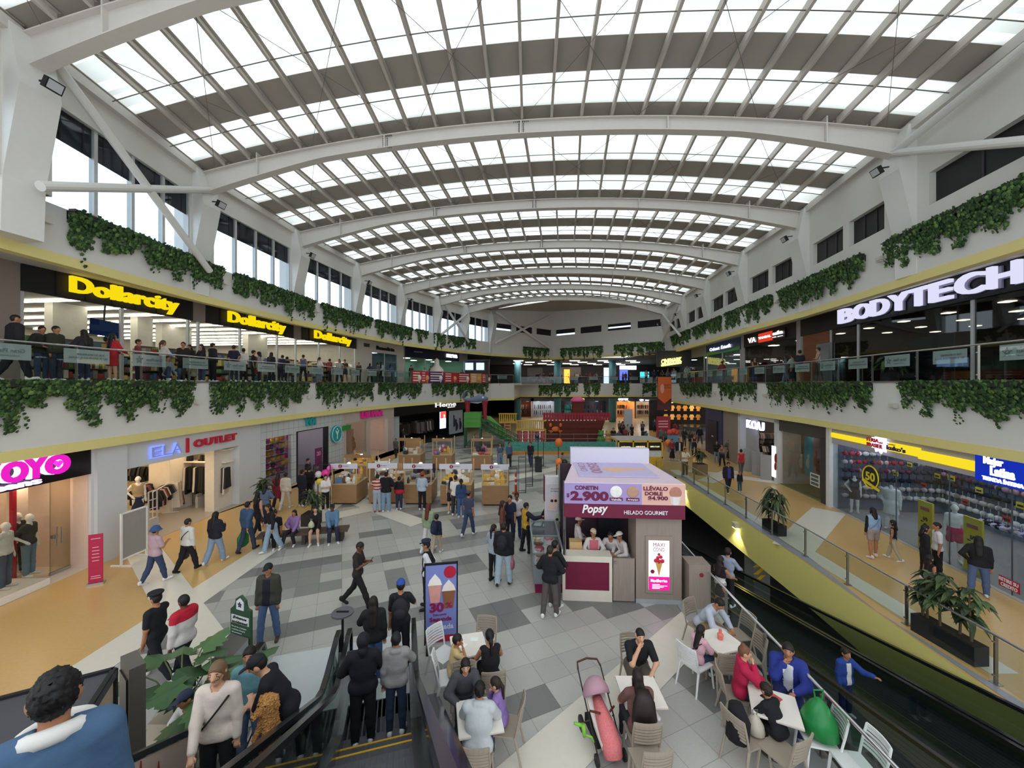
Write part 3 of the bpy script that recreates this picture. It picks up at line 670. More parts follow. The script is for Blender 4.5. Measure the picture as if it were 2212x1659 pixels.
        if kd in 'lm':
            e = P0 + t * (.30 if kd == 'l' else .47) - f * .125; g.append(([Cap(hc - Hf * .045 * hs, nb + t * .03 + bk * .075, .08 * hs, .07, Hf, .7), Cap(nb + t * .03 + bk * .075, e, .09, .075 if kd == 'l' else .06, f, .45), Cap(hc + (Hx * .07 - Hu * .02) * hs, hc + (Hx * .075 - Hu * (.13 if kd == 'l' else .085)) * hs, .028, .022), Cap(hc + (-Hx * .07 - Hu * .02) * hs, hc + (-Hx * .075 - Hu * (.13 if kd == 'l' else .085)) * hs, .028, .022)], []))
        if kd in 'p': g.append(([Cap(hc - Hf * .1 * hs + Hu * .03, hc - Hf * .13 * hs - Hu * .05, .034, .036), Cap(hc - Hf * .13 * hs - Hu * .05, nb - f * .12 - t * .12, .036, .022)], []))
        if kd == 'b': g.append(([Ell(hc + (Hu * .13 - Hf * .03) * hs, np.array([.042, .042, .04]), RI)], []))
        Pv, Q = snet(g, hv)
        if det == 3 and kd in 's': Pv = Pv + np.random.RandomState(1).normal(0, .0035, Pv.shape)
        mk('hair', Pv, Q, [M(hh, .6, var=.25, sc=30)], root)
        if hat or kd == 'o':
            cm = [M(hx, .75, var=.1)]
            if kd == 'c': g = [([Ell(hc + Hu * .03 * hs, np.array([.094, .113, .108]) * hs, RI)], [(hc + Hu * .04 * hs, -Hu)]), ([Cap(hc + (Hf * .1 + Hu * .048) * hs, hc + (Hf * .17 + Hu * .038) * hs, .062 * hs, .055 * hs, Hu, .16)], [])]
            elif kd == 'u': g = [([Ell(hc + Hu * .04 * hs, np.array([.1, .118, .1]) * hs, RI), Cap(hc + Hu * .045 * hs, hc + Hu * .02 * hs, .12 * hs, .165 * hs)], [(hc + Hu * .0 * hs, -Hu)])]
            elif kd == 'f': g = [([Cap(hc + Hu * .06 * hs, hc + Hu * .1 * hs, .1, .1)], [(hc + Hu * .06, -Hu), (hc + Hu * .12, Hu)]), ([Cap(hc + Hu * .115, hc + Hu * .12, .13, .13, Hu, .3)], []), ([Cap(hc + (Hf * .09 + Hu * .06), hc + (Hf * .14 + Hu * .04), .06, .05, Hu, .18)], [])]
            else: g = [([Ell(hc + (Hu * .02 - Hf * .01) * hs, np.array([.1, .118, .126]) * hs, RI)], [(hc + m_ * .06 * hs, m_)]), ([Cap(nb - f * .03, nb - f * .05 + t * .06, .085, .08)], [])]
            Pv, Q = snet(g, hv); mk({'c': 'cap', 'u': 'bucket_hat', 'f': 'peaked_cap', 'o': 'hood'}[kd], Pv, Q, cm, root)
    if strap:
        mb = MB(); ring = []
        for k in range(19):
            a = 2 * math.pi * k / 18; q = P0 + t * (.27 - .2 * math.sin(a)) + X * (-.16 * w * math.sin(a) * (1 if strap[0] == 'r' else -1)) + f * (.15 * math.cos(a)); ring.append(tuple(q * sc))
        mb.tube(ring, .011, 6); mb.build('strap', [M(strap[1:], .7)], root)
    root['hand_r'] = [float(v) for v in (hand[0][0] + hand[0][1] * .1) * sc]; root['hand_l'] = [float(v) for v in (hand[1][0] + hand[1][1] * .1) * sc]
    root['chest'] = [float(v) for v in (P0 + t * .35) * sc]; root['fwd'] = [float(v) for v in f]
    return root
def wpt(o, key, off=(0, 0, 0)):            # a point on a figure (in world space)
    a = o.rotation_euler.z; p = o[key]; x, y, z = p[0] + off[0], p[1] + off[1], p[2] + off[2]
    return Vector((o.location.x + x * math.cos(a) - y * math.sin(a), o.location.y + x * math.sin(a) + y * math.cos(a), o.location.z + z))
def DET(y): return 3 if y < 5 else 2 if y < 12 else 1 if y < 22 else 0 if y < 36 else -1
# ---------------------------------------------------------------- shop fronts
class Face:
    def __init__(s, line, pa, pb):
        s.A, s.B, s.u, s.n = line.frame(pa, pb); s.L = (s.B - s.A).length; s.u3 = s.u.to_3d(); s.n3 = s.n.to_3d(); s.rz = math.atan2(s.u.y, s.u.x)
    def x(s, px):                          # metres along the front at a picture column
        k = (px - CX) / F; return (k * s.A.y - s.A.x) / (s.u.x - k * s.u.y)
    def pt(s, x, d, z): return Vector((s.A.x + s.u.x * x + s.n.x * d, s.A.y + s.u.y * x + s.n.y * d, z))
    def z(s, px, py, d=0): return EYE - (py - CY) / F * s.pt(s.x(px), d, 0).y
    def at(s, px, d, z):                   # point d metres behind the front seen at a picture column
        k = (px - CX) / F; ax, ay = s.A.x + s.n.x * d, s.A.y + s.n.y * d; x = (k * ay - ax) / (s.u.x - k * s.u.y); return s.pt(x, d, z)
    def dd(s, px, x):                      # depth where the cross wall at x is seen at a picture column
        k = (px - CX) / F; return (k * (s.A.y + s.u.y * x) - (s.A.x + s.u.x * x)) / (s.n.x - k * s.n.y)
    def xd(s, px, d):
        k = (px - CX) / F; return (k * (s.A.y + s.n.y * d) - (s.A.x + s.n.x * d)) / (s.u.x - k * s.u.y)
    def slab(s, mb, x0, x1, z0, z1, d0=0.0, d1=.1, m=0): mb.slab(s.pt(x0, d0, 0), s.pt(x1, d0, 0), z0, z1, s.n * (d1 - d0), m)
    def text(s, mb, t, x0, x1, z0, z1, d=-.04, dep=.06, m=0, bold=.02): mb.text(t, s.pt(x0, d, z0), s.u3, UP, -s.n3, z1 - z0, x1 - x0, dep, m, bold)
SIDE = {'l': 'wall_left', 'r': 'wall_right'}
def room(f, x0, x1, z0, z1, dep, side, wall, floor=None, ceil=None, lamps=(2, 2), lcol='fff0dc', ls=9.0, label='shop', d0=.1, lsz=(.5, .5)):
    o0 = f.pt(0, 0, 0); sg = 1 if Vector((-f.u.y, f.u.x)).dot(f.n) > 0 else -1
    for a, b, c, e in ((x0, x1, dep, dep + .1), (x0 - .08, x0, d0, dep), (x1, x1 + .08, d0, dep)):
        mb = MB(); mb.box(a, min(c * sg, e * sg), z0, b, max(c * sg, e * sg), z1); o = struct(SIDE[side], mb, wall); o.location = o0; o.rotation_euler.z = f.rz
    if ceil: mb = MB(); f.slab(mb, x0, x1, z1, z1 + .08, d0, dep); struct('ceiling', mb, ceil)
    if floor: mb = MB(); f.slab(mb, x0, x1, z0 - .05, z0 + .015, 0, dep); struct('floor', mb, floor)
    for i in range(lamps[0]):
        for j in range(lamps[1]):
            mb = MB(); mb.cbox((0, 0, 0), (lsz[0], lsz[1], .03)); o = mb.build('ceiling_lamp', EM(lcol, ls)); p = f.pt(x0 + (x1 - x0) * (i + .5) / lamps[0], d0 + (dep - d0) * (j + .5) / lamps[1], z1 - .03); o.location = p; o.rotation_euler.z = f.rz
            tag(o, 'lit square ceiling lamp inside the ' + label, 'lamp', 'lamps in the ' + label)
def OM(o, mat):
    for sl in o.material_slots: sl.link = 'OBJECT'; sl.material = mat
rg = random.Random(11)
_m = MB(); _m.prism([(-.22, 0), (-.36, -.36), (-.25, -.42), (-.19, -.25), (-.2, -.72), (.2, -.72), (.19, -.25), (.25, -.42), (.36, -.36), (.22, 0), (.08, .03), (0, -.02), (-.08, .03)], (0, -.04, 0), (1, 0, 0), UP, (0, .08, 0))
GAR = _m.build('garment', M('333333')); bpy.context.view_layer.update(); COL.objects.unlink(GAR)
_m = MB(); _m.prism([(-.2, 0), (-.24, -.7), (-.3, -1.2), (.3, -1.2), (.24, -.7), (.2, 0), (.06, .02), (-.06, .02)], (0, -.04, 0), (1, 0, 0), UP, (0, .08, 0)); GARL = _m.build('garment', M('333333')); COL.objects.unlink(GARL)
def garments(a, b, n, pal, label, group, long=0, sc=1.0, rzo=math.pi / 2):
    """n garments hanging in a row from point a to point b"""
    a, b = Vector(a), Vector(b); d = b - a; rz = math.atan2(d.y, d.x) + rzo
    for i in range(n):
        o = (GARL if long else GAR).copy(); COL.objects.link(o); o.location = a + d * ((i + .5) / n); o.rotation_euler = (0, 0, rz + rg.uniform(-.12, .12)); o.scale = (sc, sc * 1.1, sc * rg.uniform(.85, 1.1))
        OM(o, M(rg.choice(pal), .9, bump=.3)); tag(o, label, 'garment', group)
def rack(a, b, z, label, mat=STEEL):
    a, b = Vector(a), Vector(b); t = thing('clothes_rack', label, 'clothes rack', ((a.x + b.x) / 2, (a.y + b.y) / 2, 0)); mb = MB(); d = (b - a).normalized(); n = Vector((-d.y, d.x))
    mb.tube([(a.x, a.y, z), (b.x, b.y, z)], .02, 6); mb.build('rail', mat, t, world=True)
    for p in (a, b):
        mb = MB(); mb.tube([(p.x, p.y, z), (p.x, p.y, .05)], .018, 6); mb.tube([(p.x - n.x * .25, p.y - n.y * .25, .03), (p.x + n.x * .25, p.y + n.y * .25, .03)], .02, 6); mb.build('stand', mat, t, world=True)
    return t
def board(f, px0, px1, z0, z1, d, label, cat, mat, name='sign_board', th=.08):
    t = thing(name, label, cat, f.pt((f.x(px0) + f.x(px1)) / 2, d, z0)); mb = MB(); f.slab(mb, f.x(px0), f.x(px1), z0, z1, d, d + th); mb.build('panel', mat, t, world=True); return t
def letters(f, t, s, px0, px1, z0, z1, d, mats, dep=.08, bold=.025, name='lettering', label=None):
    mb = MB(); f.text(mb, s, f.x(px0), f.x(px1), z0, z1, d, dep, 0, bold); o = mb.build(name, mats, t, world=True)
    if label: o['label'] = label
    return o
def mull(f, pxs, z0, z1, name, side, mat=MULL, w=.1, d=.0, bars=()):
    mb = MB()
    for p in pxs: x = f.x(p); f.slab(mb, x - w / 2, x + w / 2, z0, z1, d - .04, d + .06)
    for z in bars: f.slab(mb, f.x(pxs[0]), f.x(pxs[-1]), z - .03, z + .03, d - .04, d + .06)
    return mb
WN = [60]
def shopglass(f, px0, px1, z0, z1, d=.03, mats=None, muls=(), mm=MULL, refl=.8, tint='eef2f0', bars=()):
    WN[0] += 1; mb = MB(); f.slab(mb, f.x(px0), f.x(px1), z0, z1, d, d + .012); o = struct('window_%d' % WN[0], mb, GLASS(tint, refl))
    if muls or bars:
        m2 = MB()
        for p in muls: x = f.x(p); f.slab(m2, x - .05, x + .05, z0, z1, d - .04, d + .06)
        for z in bars: f.slab(m2, f.x(px0), f.x(px1), z - .03, z + .03, d - .03, d + .05)
        m2.build('window_frame', mm, o)
    return o
def wallslab(f, px0, px1, z0, z1, side, mat, d0=0.0, d1=.25, holes=()):
    """shop-front wall with rectangular openings (px0, px1, ztop) reaching the floor or (px0, px1, zb, zt)"""
    mb = MB(); e = f.x(px0)
    for h in holes:
        a, b = f.x(h[0]), f.x(h[1]); zb, zt = (z0, h[2]) if len(h) == 3 else (h[2], h[3])
        f.slab(mb, e, a, z0, z1, d0, d1); f.slab(mb, a, b, zt, z1, d0, d1)
        if zb > z0: f.slab(mb, a, b, z0, zb, d0, d1)
        e = b
    f.slab(mb, e, f.x(px1), z0, z1, d0, d1); return struct(SIDE[side], mb, mat)
PINK = M('d9c4b4', .7); WARMW = M('e0d6c6', .7); GREYF = M('a99f92', .3)
# ---- left, ground: magenta jeans shop
f = Face(LG, -110, 197)
t = board(f, -110, 197, 3.05, ZB0, .0, 'glossy black shop sign with huge magenta rounded letters at left edge', 'shop sign', M('0d0a12', .12, spec=.7))
for px0, px1, s in ((-62, -15, 'Y'), (-12, 46, 'O'), (38, 88, 'Y'), (84, 138, 'O')):
    z0, z1 = f.z((px0 + px1) / 2, 1052 - (px0 + 20) * .07), f.z((px0 + px1) / 2, 1000 - (px0 + 20) * .07); z0, z1 = 3.3, 3.88
    letters(f, t, s, px0 - 7, px1 - 6, z0, z1, -.05, EM('e6dcff', .7), .1, .05); letters(f, t, s, px0, px1, z0, z1, -.16, EM('d81fb4', .6), .06, .05)
mb = MB(); c = f.pt((f.x(84) + f.x(138)) / 2, -.22, 3.6); mb.prism([(0, -.1), (.11, .03), (.1, .08), (.05, .1), (0, .06), (-.05, .1), (-.1, .08), (-.11, .03)], c, f.u3, UP, f.n3 * .05); mb.build('heart', EM('e22fb8', 1), t, world=True)
letters(f, t, 'jeans', -48, 78, 3.07, 3.3, -.1, EM('d9b8ff', 1.2), .08, .03)
xd = f.x(108)
room(f, f.x(-110), f.x(196), 0, 3.05, 5.5, 'l', PINK, M('cfc4b8', .3), M('e6ddd2', .7), (2, 3), 'ffe2c4', 7, 'jeans shop')
shopglass(f, -110, 110, .22, 3.05, .0, muls=(), tint='f0f2ee')
mb = MB(); f.slab(mb, f.x(-110), xd, 0, .2, 0, 1.6); tag(mb.build('display_platform', M('e6e3dc', .4)), 'low white display platform behind the jeans shop glass', 'platform')
mb = MB(); f.slab(mb, xd, xd + .1, 0, 3.05, 1.1, 1.2); f.slab(mb, f.x(-110), xd, 0, .1, 1.1, 1.2); struct('trim_shop', mb, M('b01d35', .5))
mb = MB(); f.slab(mb, f.x(116), f.x(152), 0, 3.05, 1.3, 1.4); struct('wall_left', mb, M('e6d2c2', .7))
dr = thing('glass_door', 'open frameless glass door with steel pull handle beside red roll-up banner', 'door', f.at(170, .6, 0)); mb = MB(); f.slab(mb, f.x(150), f.x(192), .06, 3.0, .6, .615); mb.build('pane', GLASS('e2e0d6', .8), dr, world=True)
mb = MB(); f.slab(mb, f.x(150), f.x(192), 0.02, .1, .57, .64); mb.build('bottom_rail', STEEL, dr, world=True)
mb = MB(); x = f.x(160); mb.tube([f.pt(x, .52, .9), f.pt(x, .52, 1.5)], .02, 8); mb.tube([f.pt(x + .12, .52, .95), f.pt(x + .12, .52, 1.45)], .02, 8); mb.cbox(f.pt(x - .05, .55, 1.2), (.16, .08, .1)); mb.build('door_handle', STEEL, dr, world=True)
rb = thing('rollup_banner', 'narrow crimson roll-up banner on silver stand beside white shop pier', 'banner', G(207, 1262)); mb = MB(); mb.box(-.16, -.01, .06, .16, .01, 1.5); mb.build('banner_sheet', M('b3264a', .6), rb)
mb = MB(); mb.box(-.19, -.09, 0, .19, .09, .06); mb.build('stand', STEEL, rb)
mb = MB()
for i, (z, w) in enumerate(((1.36, .2), (1.1, .14), (1.0, .16), (.9, .15), (.8, .17), (.7, .15), (.24, .2), (.18, .22))): mb.box(-w / 2, -.016, z, w / 2, -.011, z + .02)
mb.build('printed_lines', M('e6b4bf', .7), rb)
rb.rotation_euler.z = .5
for px, d, zz in ((20, 2.6, 2.0), (60, 2.9, 1.9), (-30, 2.4, 2.0)):
    a = f.pt(f.x(px) - .8, d, zz); b = f.pt(f.x(px) + .8, d, zz); rack(a, b, zz, {20: 'chrome clothes rack of dark jeans in the middle of the jeans shop', 60: 'chrome clothes rack right behind the jeans shop mannequin', -30: 'chrome clothes rack at left edge of the jeans shop'}[px]); garments(a, b, 12, ['2a2c33', '4a5058', '6d7076', '1a1a1c', 'c9c5bd'], 'dark garment hanging on the rack inside the jeans shop', 'garments in the jeans shop', 1)
# ---- left, ground: white fashion store
f = Face(LG, 197, 563)
wallslab(f, 197, 563, 0, ZB0, 'l', M('cfd2d4', .6, var=.02), 0, .35, [(273, 517, 2.95)])
mb = MB(); f.slab(mb, f.x(203), f.x(268), 0, ZB0, -.12, 0); struct('pillar', mb, M('cdd0d2', .6, var=.02))
x0, x1 = f.x(262), f.x(519)
room(f, x0, x1, 0, 3.1, 7.5, 'l', WARMW, GREYF, M('e9e2d6', .7), (3, 4), 'ffe4bd', 9, 'white fashion store', .35)
t = thing('shop_lettering', 'blue neon outline letters above the white fashion store entrance', 'shop sign', f.at(352, -.05, 3.15))
for s, a, b in (('E', 322, 345), ('L', 347, 367), ('A', 366, 388)): letters(f, t, s, a, b, 3.16, 3.62, -.03, EM('5f74ff', 1.2), .03, .004); letters(f, t, s, a + 2, b + 1, 3.2, 3.58, -.07, M('a9aede', .5), .03, -.012)
mb = MB(); f.slab(mb, f.x(401), f.x(406), 3.12, 3.72, -.07, 0); tag(mb.build('sign_bar', M('c0243a', .5)), 'thin vertical crimson bar between neon and red lettering', 'sign bar')
t = thing('shop_lettering', 'raised crimson word beside blue neon letters on the white facade', 'shop sign', f.at(460, -.05, 3.2)); letters(f, t, 'OUTLET', 416, 508, 3.27, 3.6, -.03, M('c4253c', .5), .08, .035)
xw = x1 - .25; da, db = f.dd(415, xw), f.dd(505, xw); dl = f.dd(372, xw)
mb = MB(); f.slab(mb, xw - 1.2, xw, 0, 3.1, min(da, dl), max(da, dl)); f.slab(mb, f.x(478), x1, 0, 3.1, .35, .8); struct('wall_left', mb, WARMW)
def crow(d0, d1, x, z, n, pal, lab, grp, long=0, sc=.9):
    garments(f.pt(x, d0, z), f.pt(x, d1, z), n, pal, lab, grp, long, sc, 1.9)
crow(da, db, xw - .35, 1.95, 22, ['141414', '1c1b1a', '2a2723', '0f0f10', 'cfc4b4', '3a3530'], 'dark garment on the long wall rail under the boot shelf', 'garments on the wall rail', 1, .95)
crow(dl + .3, dl + 3.2, xw - .5, 1.95, 20, ['141414', '1c1b1a', '3a3a44', 'c8beb0', '46403a'], 'dark garment on the deeper wall rail of the fashion store', 'garments on the deeper rail', 0, .9)
for k, z in enumerate((2.2, 2.8)):
    for m, (d0, d1) in enumerate(((dl, dl + 3.4), (min(da, db), max(da, db)))):
        mb = MB(); f.slab(mb, xw - .5, xw, z, z + .05, d0, d1); tag(mb.build('wall_shelf', M('efe6d6', .5)), 'cream wall shelf %s the %s rail inside the white fashion store' % (('just above', 'high over')[k], ('deeper', 'front')[m]), 'shelf')
mb = MB(); mb.prism([(-.05, 0), (.2, 0), (.21, .06), (.1, .1), (.07, .3), (-.06, .3)], (0, -.05, 0), (1, 0, 0), UP, (0, .1, 0)); bt = mb.build('boot', M('151313', .4)); COL.objects.unlink(bt)
for px in (420, 425, 448, 453, 482, 487):
    o = bt.copy(); COL.objects.link(o); o.location = f.pt(xw - .3, f.dd(px, xw), 2.25); o.rotation_euler.z = f.rz + 1.4; tag(o, 'black lace-up boot displayed on the shelf above dark coats', 'boot', 'boots on the shelf')
for k, (pa, pb, d) in enumerate(((330, 365, 1.6), (372, 400, 2.2), (292, 318, 2.6))):
    a, b = f.at(pa, d, 0), f.at(pb, d + .7, 0); rack(a, b, 1.4, ['white floor rack with mixed tops nearest the store entrance mirror', 'white floor rack with black dresses in the middle of the fashion store', 'white floor rack behind the standing mannequin in the fashion store'][k], M('e6e3dd', .4))
    garments((a.x, a.y, 1.36), (b.x, b.y, 1.36), 12, ['1a1a1a', '1d1d20', 'd8d2c8', '8a3a40', '5c5a58', '242426', 'b8aa98'], 'garment on a white floor rack inside the white fashion store', 'garments on floor racks', k == 1, .95)
for k, px in enumerate((330, 432, 487)):
    d = (.9, 1.6, 1.9)[k]; c = f.at(px, d, 0); g = thing('security_gate', ['grey anti-theft gate nearest the standing mirror', 'grey anti-theft gate in the middle of the store entrance', 'grey anti-theft gate at the far side of the entrance'][k], 'security gate', c, f.rz)
    mb = MB(); mb.box(-.2, -.06, 0, .2, .06, .55); mb.build('base', M('bcbab6', .5), g); mb = MB()
    for x in (-.18, .18): mb.tube([(x, 0, .55), (x, 0, 1.65)], .028, 8)
    for z in (.95, 1.3, 1.65): mb.tube([(-.18, 0, z), (.18, 0, z)], .022, 8)
    mb.build('frame', M('b9b7b4', .4), g)
sf = thing('display_easel', 'freestanding white framed grey panel beside store entrance pier', 'display panel', G(290, 1212), f.rz); mb = MB()
for a in ((-.42, 0), (.42, 0)): mb.box(a[0] - .025, -.025, 0, a[0] + .025, .025, 1.75)
mb.box(-.42, -.025, 1.7, .42, .025, 1.75); mb.box(-.42, -.025, .2, .42, .025, .24)
for a in (-.42, .42): mb.box(a - .025, -.35, 0, a + .025, .35, .05)
mb.build('frame', M('e8e8e6', .4), sf); mb = MB(); mb.box(-.4, -.01, .26, .4, .01, 1.69); mb.build('panel', M('9a9792', .5), sf)
# ---- left, ground: tiled shop with teal letters
f = Face(LG, 563, 742); TILEW = None
def squares(h, g, s):
    k = ('sq', h, s)
    if k in MATS: return MATS[k]
    m = M(h, .3, 0, .0, 2.0 + s); n = m.node_tree; p = n.nodes['Principled BSDF']; t = n.nodes.new('ShaderNodeTexCoord'); b = n.nodes.new('ShaderNodeTexBrick'); mp = n.nodes.new('ShaderNodeMapping')
    b.offset = 0; b.inputs['Scale'].default_value = 1; b.inputs['Brick Width'].default_value = s; b.inputs['Row Height'].default_value = s; b.inputs['Mortar Size'].default_value = .012
    b.inputs['Color1'].default_value = lin(h) + (1,); b.inputs['Color2'].default_value = lin(h) + (1,); b.inputs['Mortar'].default_value = lin(g) + (1,)
    mp.inputs['Rotation'].default_value = (math.pi / 2, 0, 0)
    n.links.new(t.outputs['Object'], mp.inputs[0]); n.links.new(mp.outputs[0], b.inputs[0]); n.links.new(b.outputs[0], p.inputs['Base Color']); MATS[k] = m; return m
def tilewall(f, px0, px1, z0, z1, mat, holes, side='l'):
    mb = MB(); o0 = f.pt(0, 0, 0); e = f.x(px0)
    def sl(a, b, q, r): mb.box(a, 0, q, b, .3, r)
    for h in holes:
        a, b = f.x(h[0]), f.x(h[1]); sl(e, a, z0, z1); sl(a, b, h[3], z1)
        if h[2] > z0: sl(a, b, z0, h[2])
        e = b
    sl(e, f.x(px1), z0, z1); o = struct(SIDE[side], mb, mat); o.location = o0; o.rotation_euler.z = f.rz
tilewall(f, 563, 742, 0, ZB0, squares('c3c8c8', '8f9696', .42), [(574, 632, .3, 3.0), (640, 709, 0, 3.1)])
mb = MB(); f.slab(mb, f.x(640), f.x(643), 0, 3.1, -.02, .3); f.slab(mb, f.x(706), f.x(709), 0, 3.1, -.02, .3); f.slab(mb, f.x(640), f.x(709), 3.05, 3.1, -.02, .3); struct('door_1', mb, M('1a1a1c', .4))
room(f, f.x(566), f.x(738), 0, 3.3, 6, 'l', M('8a8698', .7), M('55515a', .4), M('d8d2ca', .7), (3, 3), 'fff0e0', 7, 'tiled accessory shop', .3)
shopglass(f, 574, 632, .3, 3.0, .1, tint='f2f0f2')
t = thing('shop_lettering', 'teal raised letters high on the square tiled shop front', 'shop sign', f.at(666, -.05, 3.4)); letters(f, t, 'YOi', 655, 679, 3.35, 3.85, -.03, M('1f9aa0', .4), .1, .05)
c = f.at(725, -.02, 2.45); t = thing('round_sign', 'round teal projecting disc with white letter beside tiled shop door', 'sign', c); mb = MB(); mb.disc(c, f.u3, UP, -f.n3, .62, .12); mb.build('disc', M('1f9aa0', .4), t, world=True, smooth=False)
mb = MB(); mb.lathe([(.62, 0), (.62, 0)], (0, 0, 0), 4); mb = MB(); ring = [c + f.u3 * .57 * math.cos(a * .2618) + UP * .57 * math.sin(a * .2618) - f.n3 * .125 for a in range(25)]; mb.tube(ring, .018, 6); mb.text('Y', c - UP * .33 - f.n3 * .125, f.u3, UP, -f.n3, .6, .42, .02, 0, 0, True); mb.ell(c + UP * .36 - f.n3 * .13, (.05, .05, .05)); mb.build('emblem', M('eef4f2', .4), t, world=True)
for k in range(30):                        # stacked plush goods in the tiled shop window
    px = 577 + (k % 5) * 11 + rg.uniform(-2, 2); z = .75 + (k // 5) * .36; mb = MB(); mb.ell((0, 0, .14), (.15, .12, .15), 8); mb.ell((.09, 0, .27), (.045, .04, .05), 6); mb.ell((-.09, 0, .27), (.045, .04, .05), 6)
    o = mb.build('plush_toy', M(['d9a840', 'd88a70', 'b03a80', '5a3a6a', 'c86a9a', 'e8c050'][(k // 5 * 3 + k) % 6], .9), smooth=True); o.location = f.at(px, .75, z); o.rotation_euler.z = f.rz; tag(o, 'soft rounded toy stacked on the lit shelves of tiled shop window', 'soft toy', 'soft toys in the tiled shop window')
for k in range(6): mb = MB(); f.slab(mb, f.x(575), f.x(631), .70 + k * .36, .73 + k * .36, .5, 1.0); tag(mb.build('display_shelf', M('4a3a34', .5)), 'dark narrow shelf carrying soft toys in tiled shop window', 'shelf', 'shelves in the tiled shop window')
mb = MB(); f.slab(mb, f.x(664), f.x(690), 1.6, 2.6, 4, 4.05); tag(mb.build('wall_screen', EM('cfe8f0', 1.5)), 'bright white screen on back wall seen through tiled shop door', 'screen')
rb = thing('rollup_banner', 'purple roll-up discount banner leaning in the tiled shop doorway', 'banner', f.at(688, -.3, 0), f.rz); mb = MB(); mb.box(-.35, -.01, .06, .35, .01, 1.85); mb.build('banner_sheet', M('6d2a5c', .6), rb); mb = MB(); mb.box(-.38, -.1, 0, .38, .1, .06); mb.build('stand', STEEL, rb); mb = MB(); mb.text('20', (-.2, -.012, 1.35), (1, 0, 0), UP, (0, -1, 0), .28, .4, .01, 0, .03); mb.build('lettering', M('d88ab0', .6), rb)
# ---- left, ground: pink lingerie shop
f = Face(LG, 742, 851)
wallslab(f, 742, 851, 0, ZB0, 'l', M('bfb0a6', .6, var=.03), 0, .3, [(748, 794, .5, 3.05), (800, 838, 0, 3.05)])
room(f, f.x(744), f.x(849), 0, 3.3, 6, 'l', M('cbb8ac', .7), GREYF, M('e0d6cc', .7), (2, 3), 'ffeade', 6, 'pink lingerie shop', .3)
t = thing('shop_lettering', 'hot pink raised letters on the beige lingerie shop front', 'shop sign', f.at(800, -.05, 3.3)); letters(f, t, 'Lili Pink', 778, 826, 3.28, 3.82, -.03, M('f0249c', .4), .12, .06)
mb = MB(); f.slab(mb, f.x(749), f.x(776), .6, 2.5, .5, .53); po = tag(mb.build('poster', M('d8a088', .6, var=.25, sc=2)), 'large peach poster with a posing model in lingerie shop window', 'poster'); mb = MB(); mb.ell(f.at(762, .47, 1.7), (.16, .03, .2), 8); mb.ell(f.at(763, .47, 1.2), (.22, .03, .4), 8); mb.build('model_print', M('b87a5c', .7), po)
mb = MB(); f.slab(mb, f.x(738), f.x(755), 2.6, 2.95, -.12, -.08); t = tag(mb.build('small_sign', M('2f8a3c', .5)), 'small green sign beside the tiled shop and lingerie shop corner', 'sign')
shopglass(f, 748, 794, .5, 3.05, .1)
# ---- left, ground: black fashion shop with screen and photo panel
f = Face(LG, 851, 1012); 
wallslab(f, 851, 1012, 3.05, ZB0, 'l', M('0e0e10', .3), 0, .3)
room(f, f.x(852), f.x(1011), 0, 3.1, 7, 'l', M('1b1b1e', .7), M('3a3836', .3), M('1a1a1c', .7), (3, 2), 'fff0dc', 3.0, 'black fashion shop', .2, (.3, .3))
t = thing('shop_lettering', 'white script letters cut off at the top of the black shop front', 'shop sign', f.at(960, -.05, 3.4)); letters(f, t, 'Heme', 940, 984, 3.55, 4.0, -.03, EM('e8e8ea', .9), .05, 0); letters(f, t, 'jeans', 966, 982, 3.38, 3.5, -.03, EM('e8e8ea', .8), .05, .03)
mb = MB(); f.slab(mb, f.x(953), f.x(965), 1.2, 3.0, .1, .2); sc_ = thing('video_screen', 'tall bright screen with a woman in white at black shop entrance', 'screen', f.at(959, .15, 0)); mb.build('display', EM('a8b4e0', 1.3), sc_, world=True); mb = MB(); f.slab(mb, f.x(953), f.x(965), 2.3, 3.0, .09, .1); mb.build('picture', EM('d04038', 1.2), sc_, world=True); mb = MB(); mb.ell(f.at(959, .08, 2.55), (.12, .02, .16), 8); mb.ell(f.at(959, .08, 1.9), (.22, .02, .5), 8); mb.build('figure', EM('f0e8e4', 1.3), sc_, world=True)
mb = MB(); f.slab(mb, f.x(973), f.x(1001), .4, 3.0, .1, .2); po = tag(mb.build('photo_panel', M('9aa2a8', .5, var=.15, sc=1.2)), 'grey photographic panel of dark figures at end of black shop front', 'poster')
mb = MB()
for px, z in ((980, 1.9), (985, 1.4), (993, 1.5)): mb.ell(f.at(px, .07, z + .45), (.12, .02, .15), 8); mb.ell(f.at(px, .07, z - .2), (.25, .02, .55), 8)
mb.build('figures_print', M('22262c', .6), po)
for d in (2.0, 3.5): garments(f.at(862, d, 1.9), f.at(935, d, 1.9), 22, ['3a332c', '5a5046', '2a2a2c', '8a8078', '4a4038', 'b8b0a4'], 'dark coat on a rail inside the black fashion shop', 'garments in the black fashion shop', 1, .9)
mb = MB(); f.slab(mb, f.x(855), f.x(868), .3, 3.0, .3, .34); struct('wall_left', mb, M('aab4b4', .5))
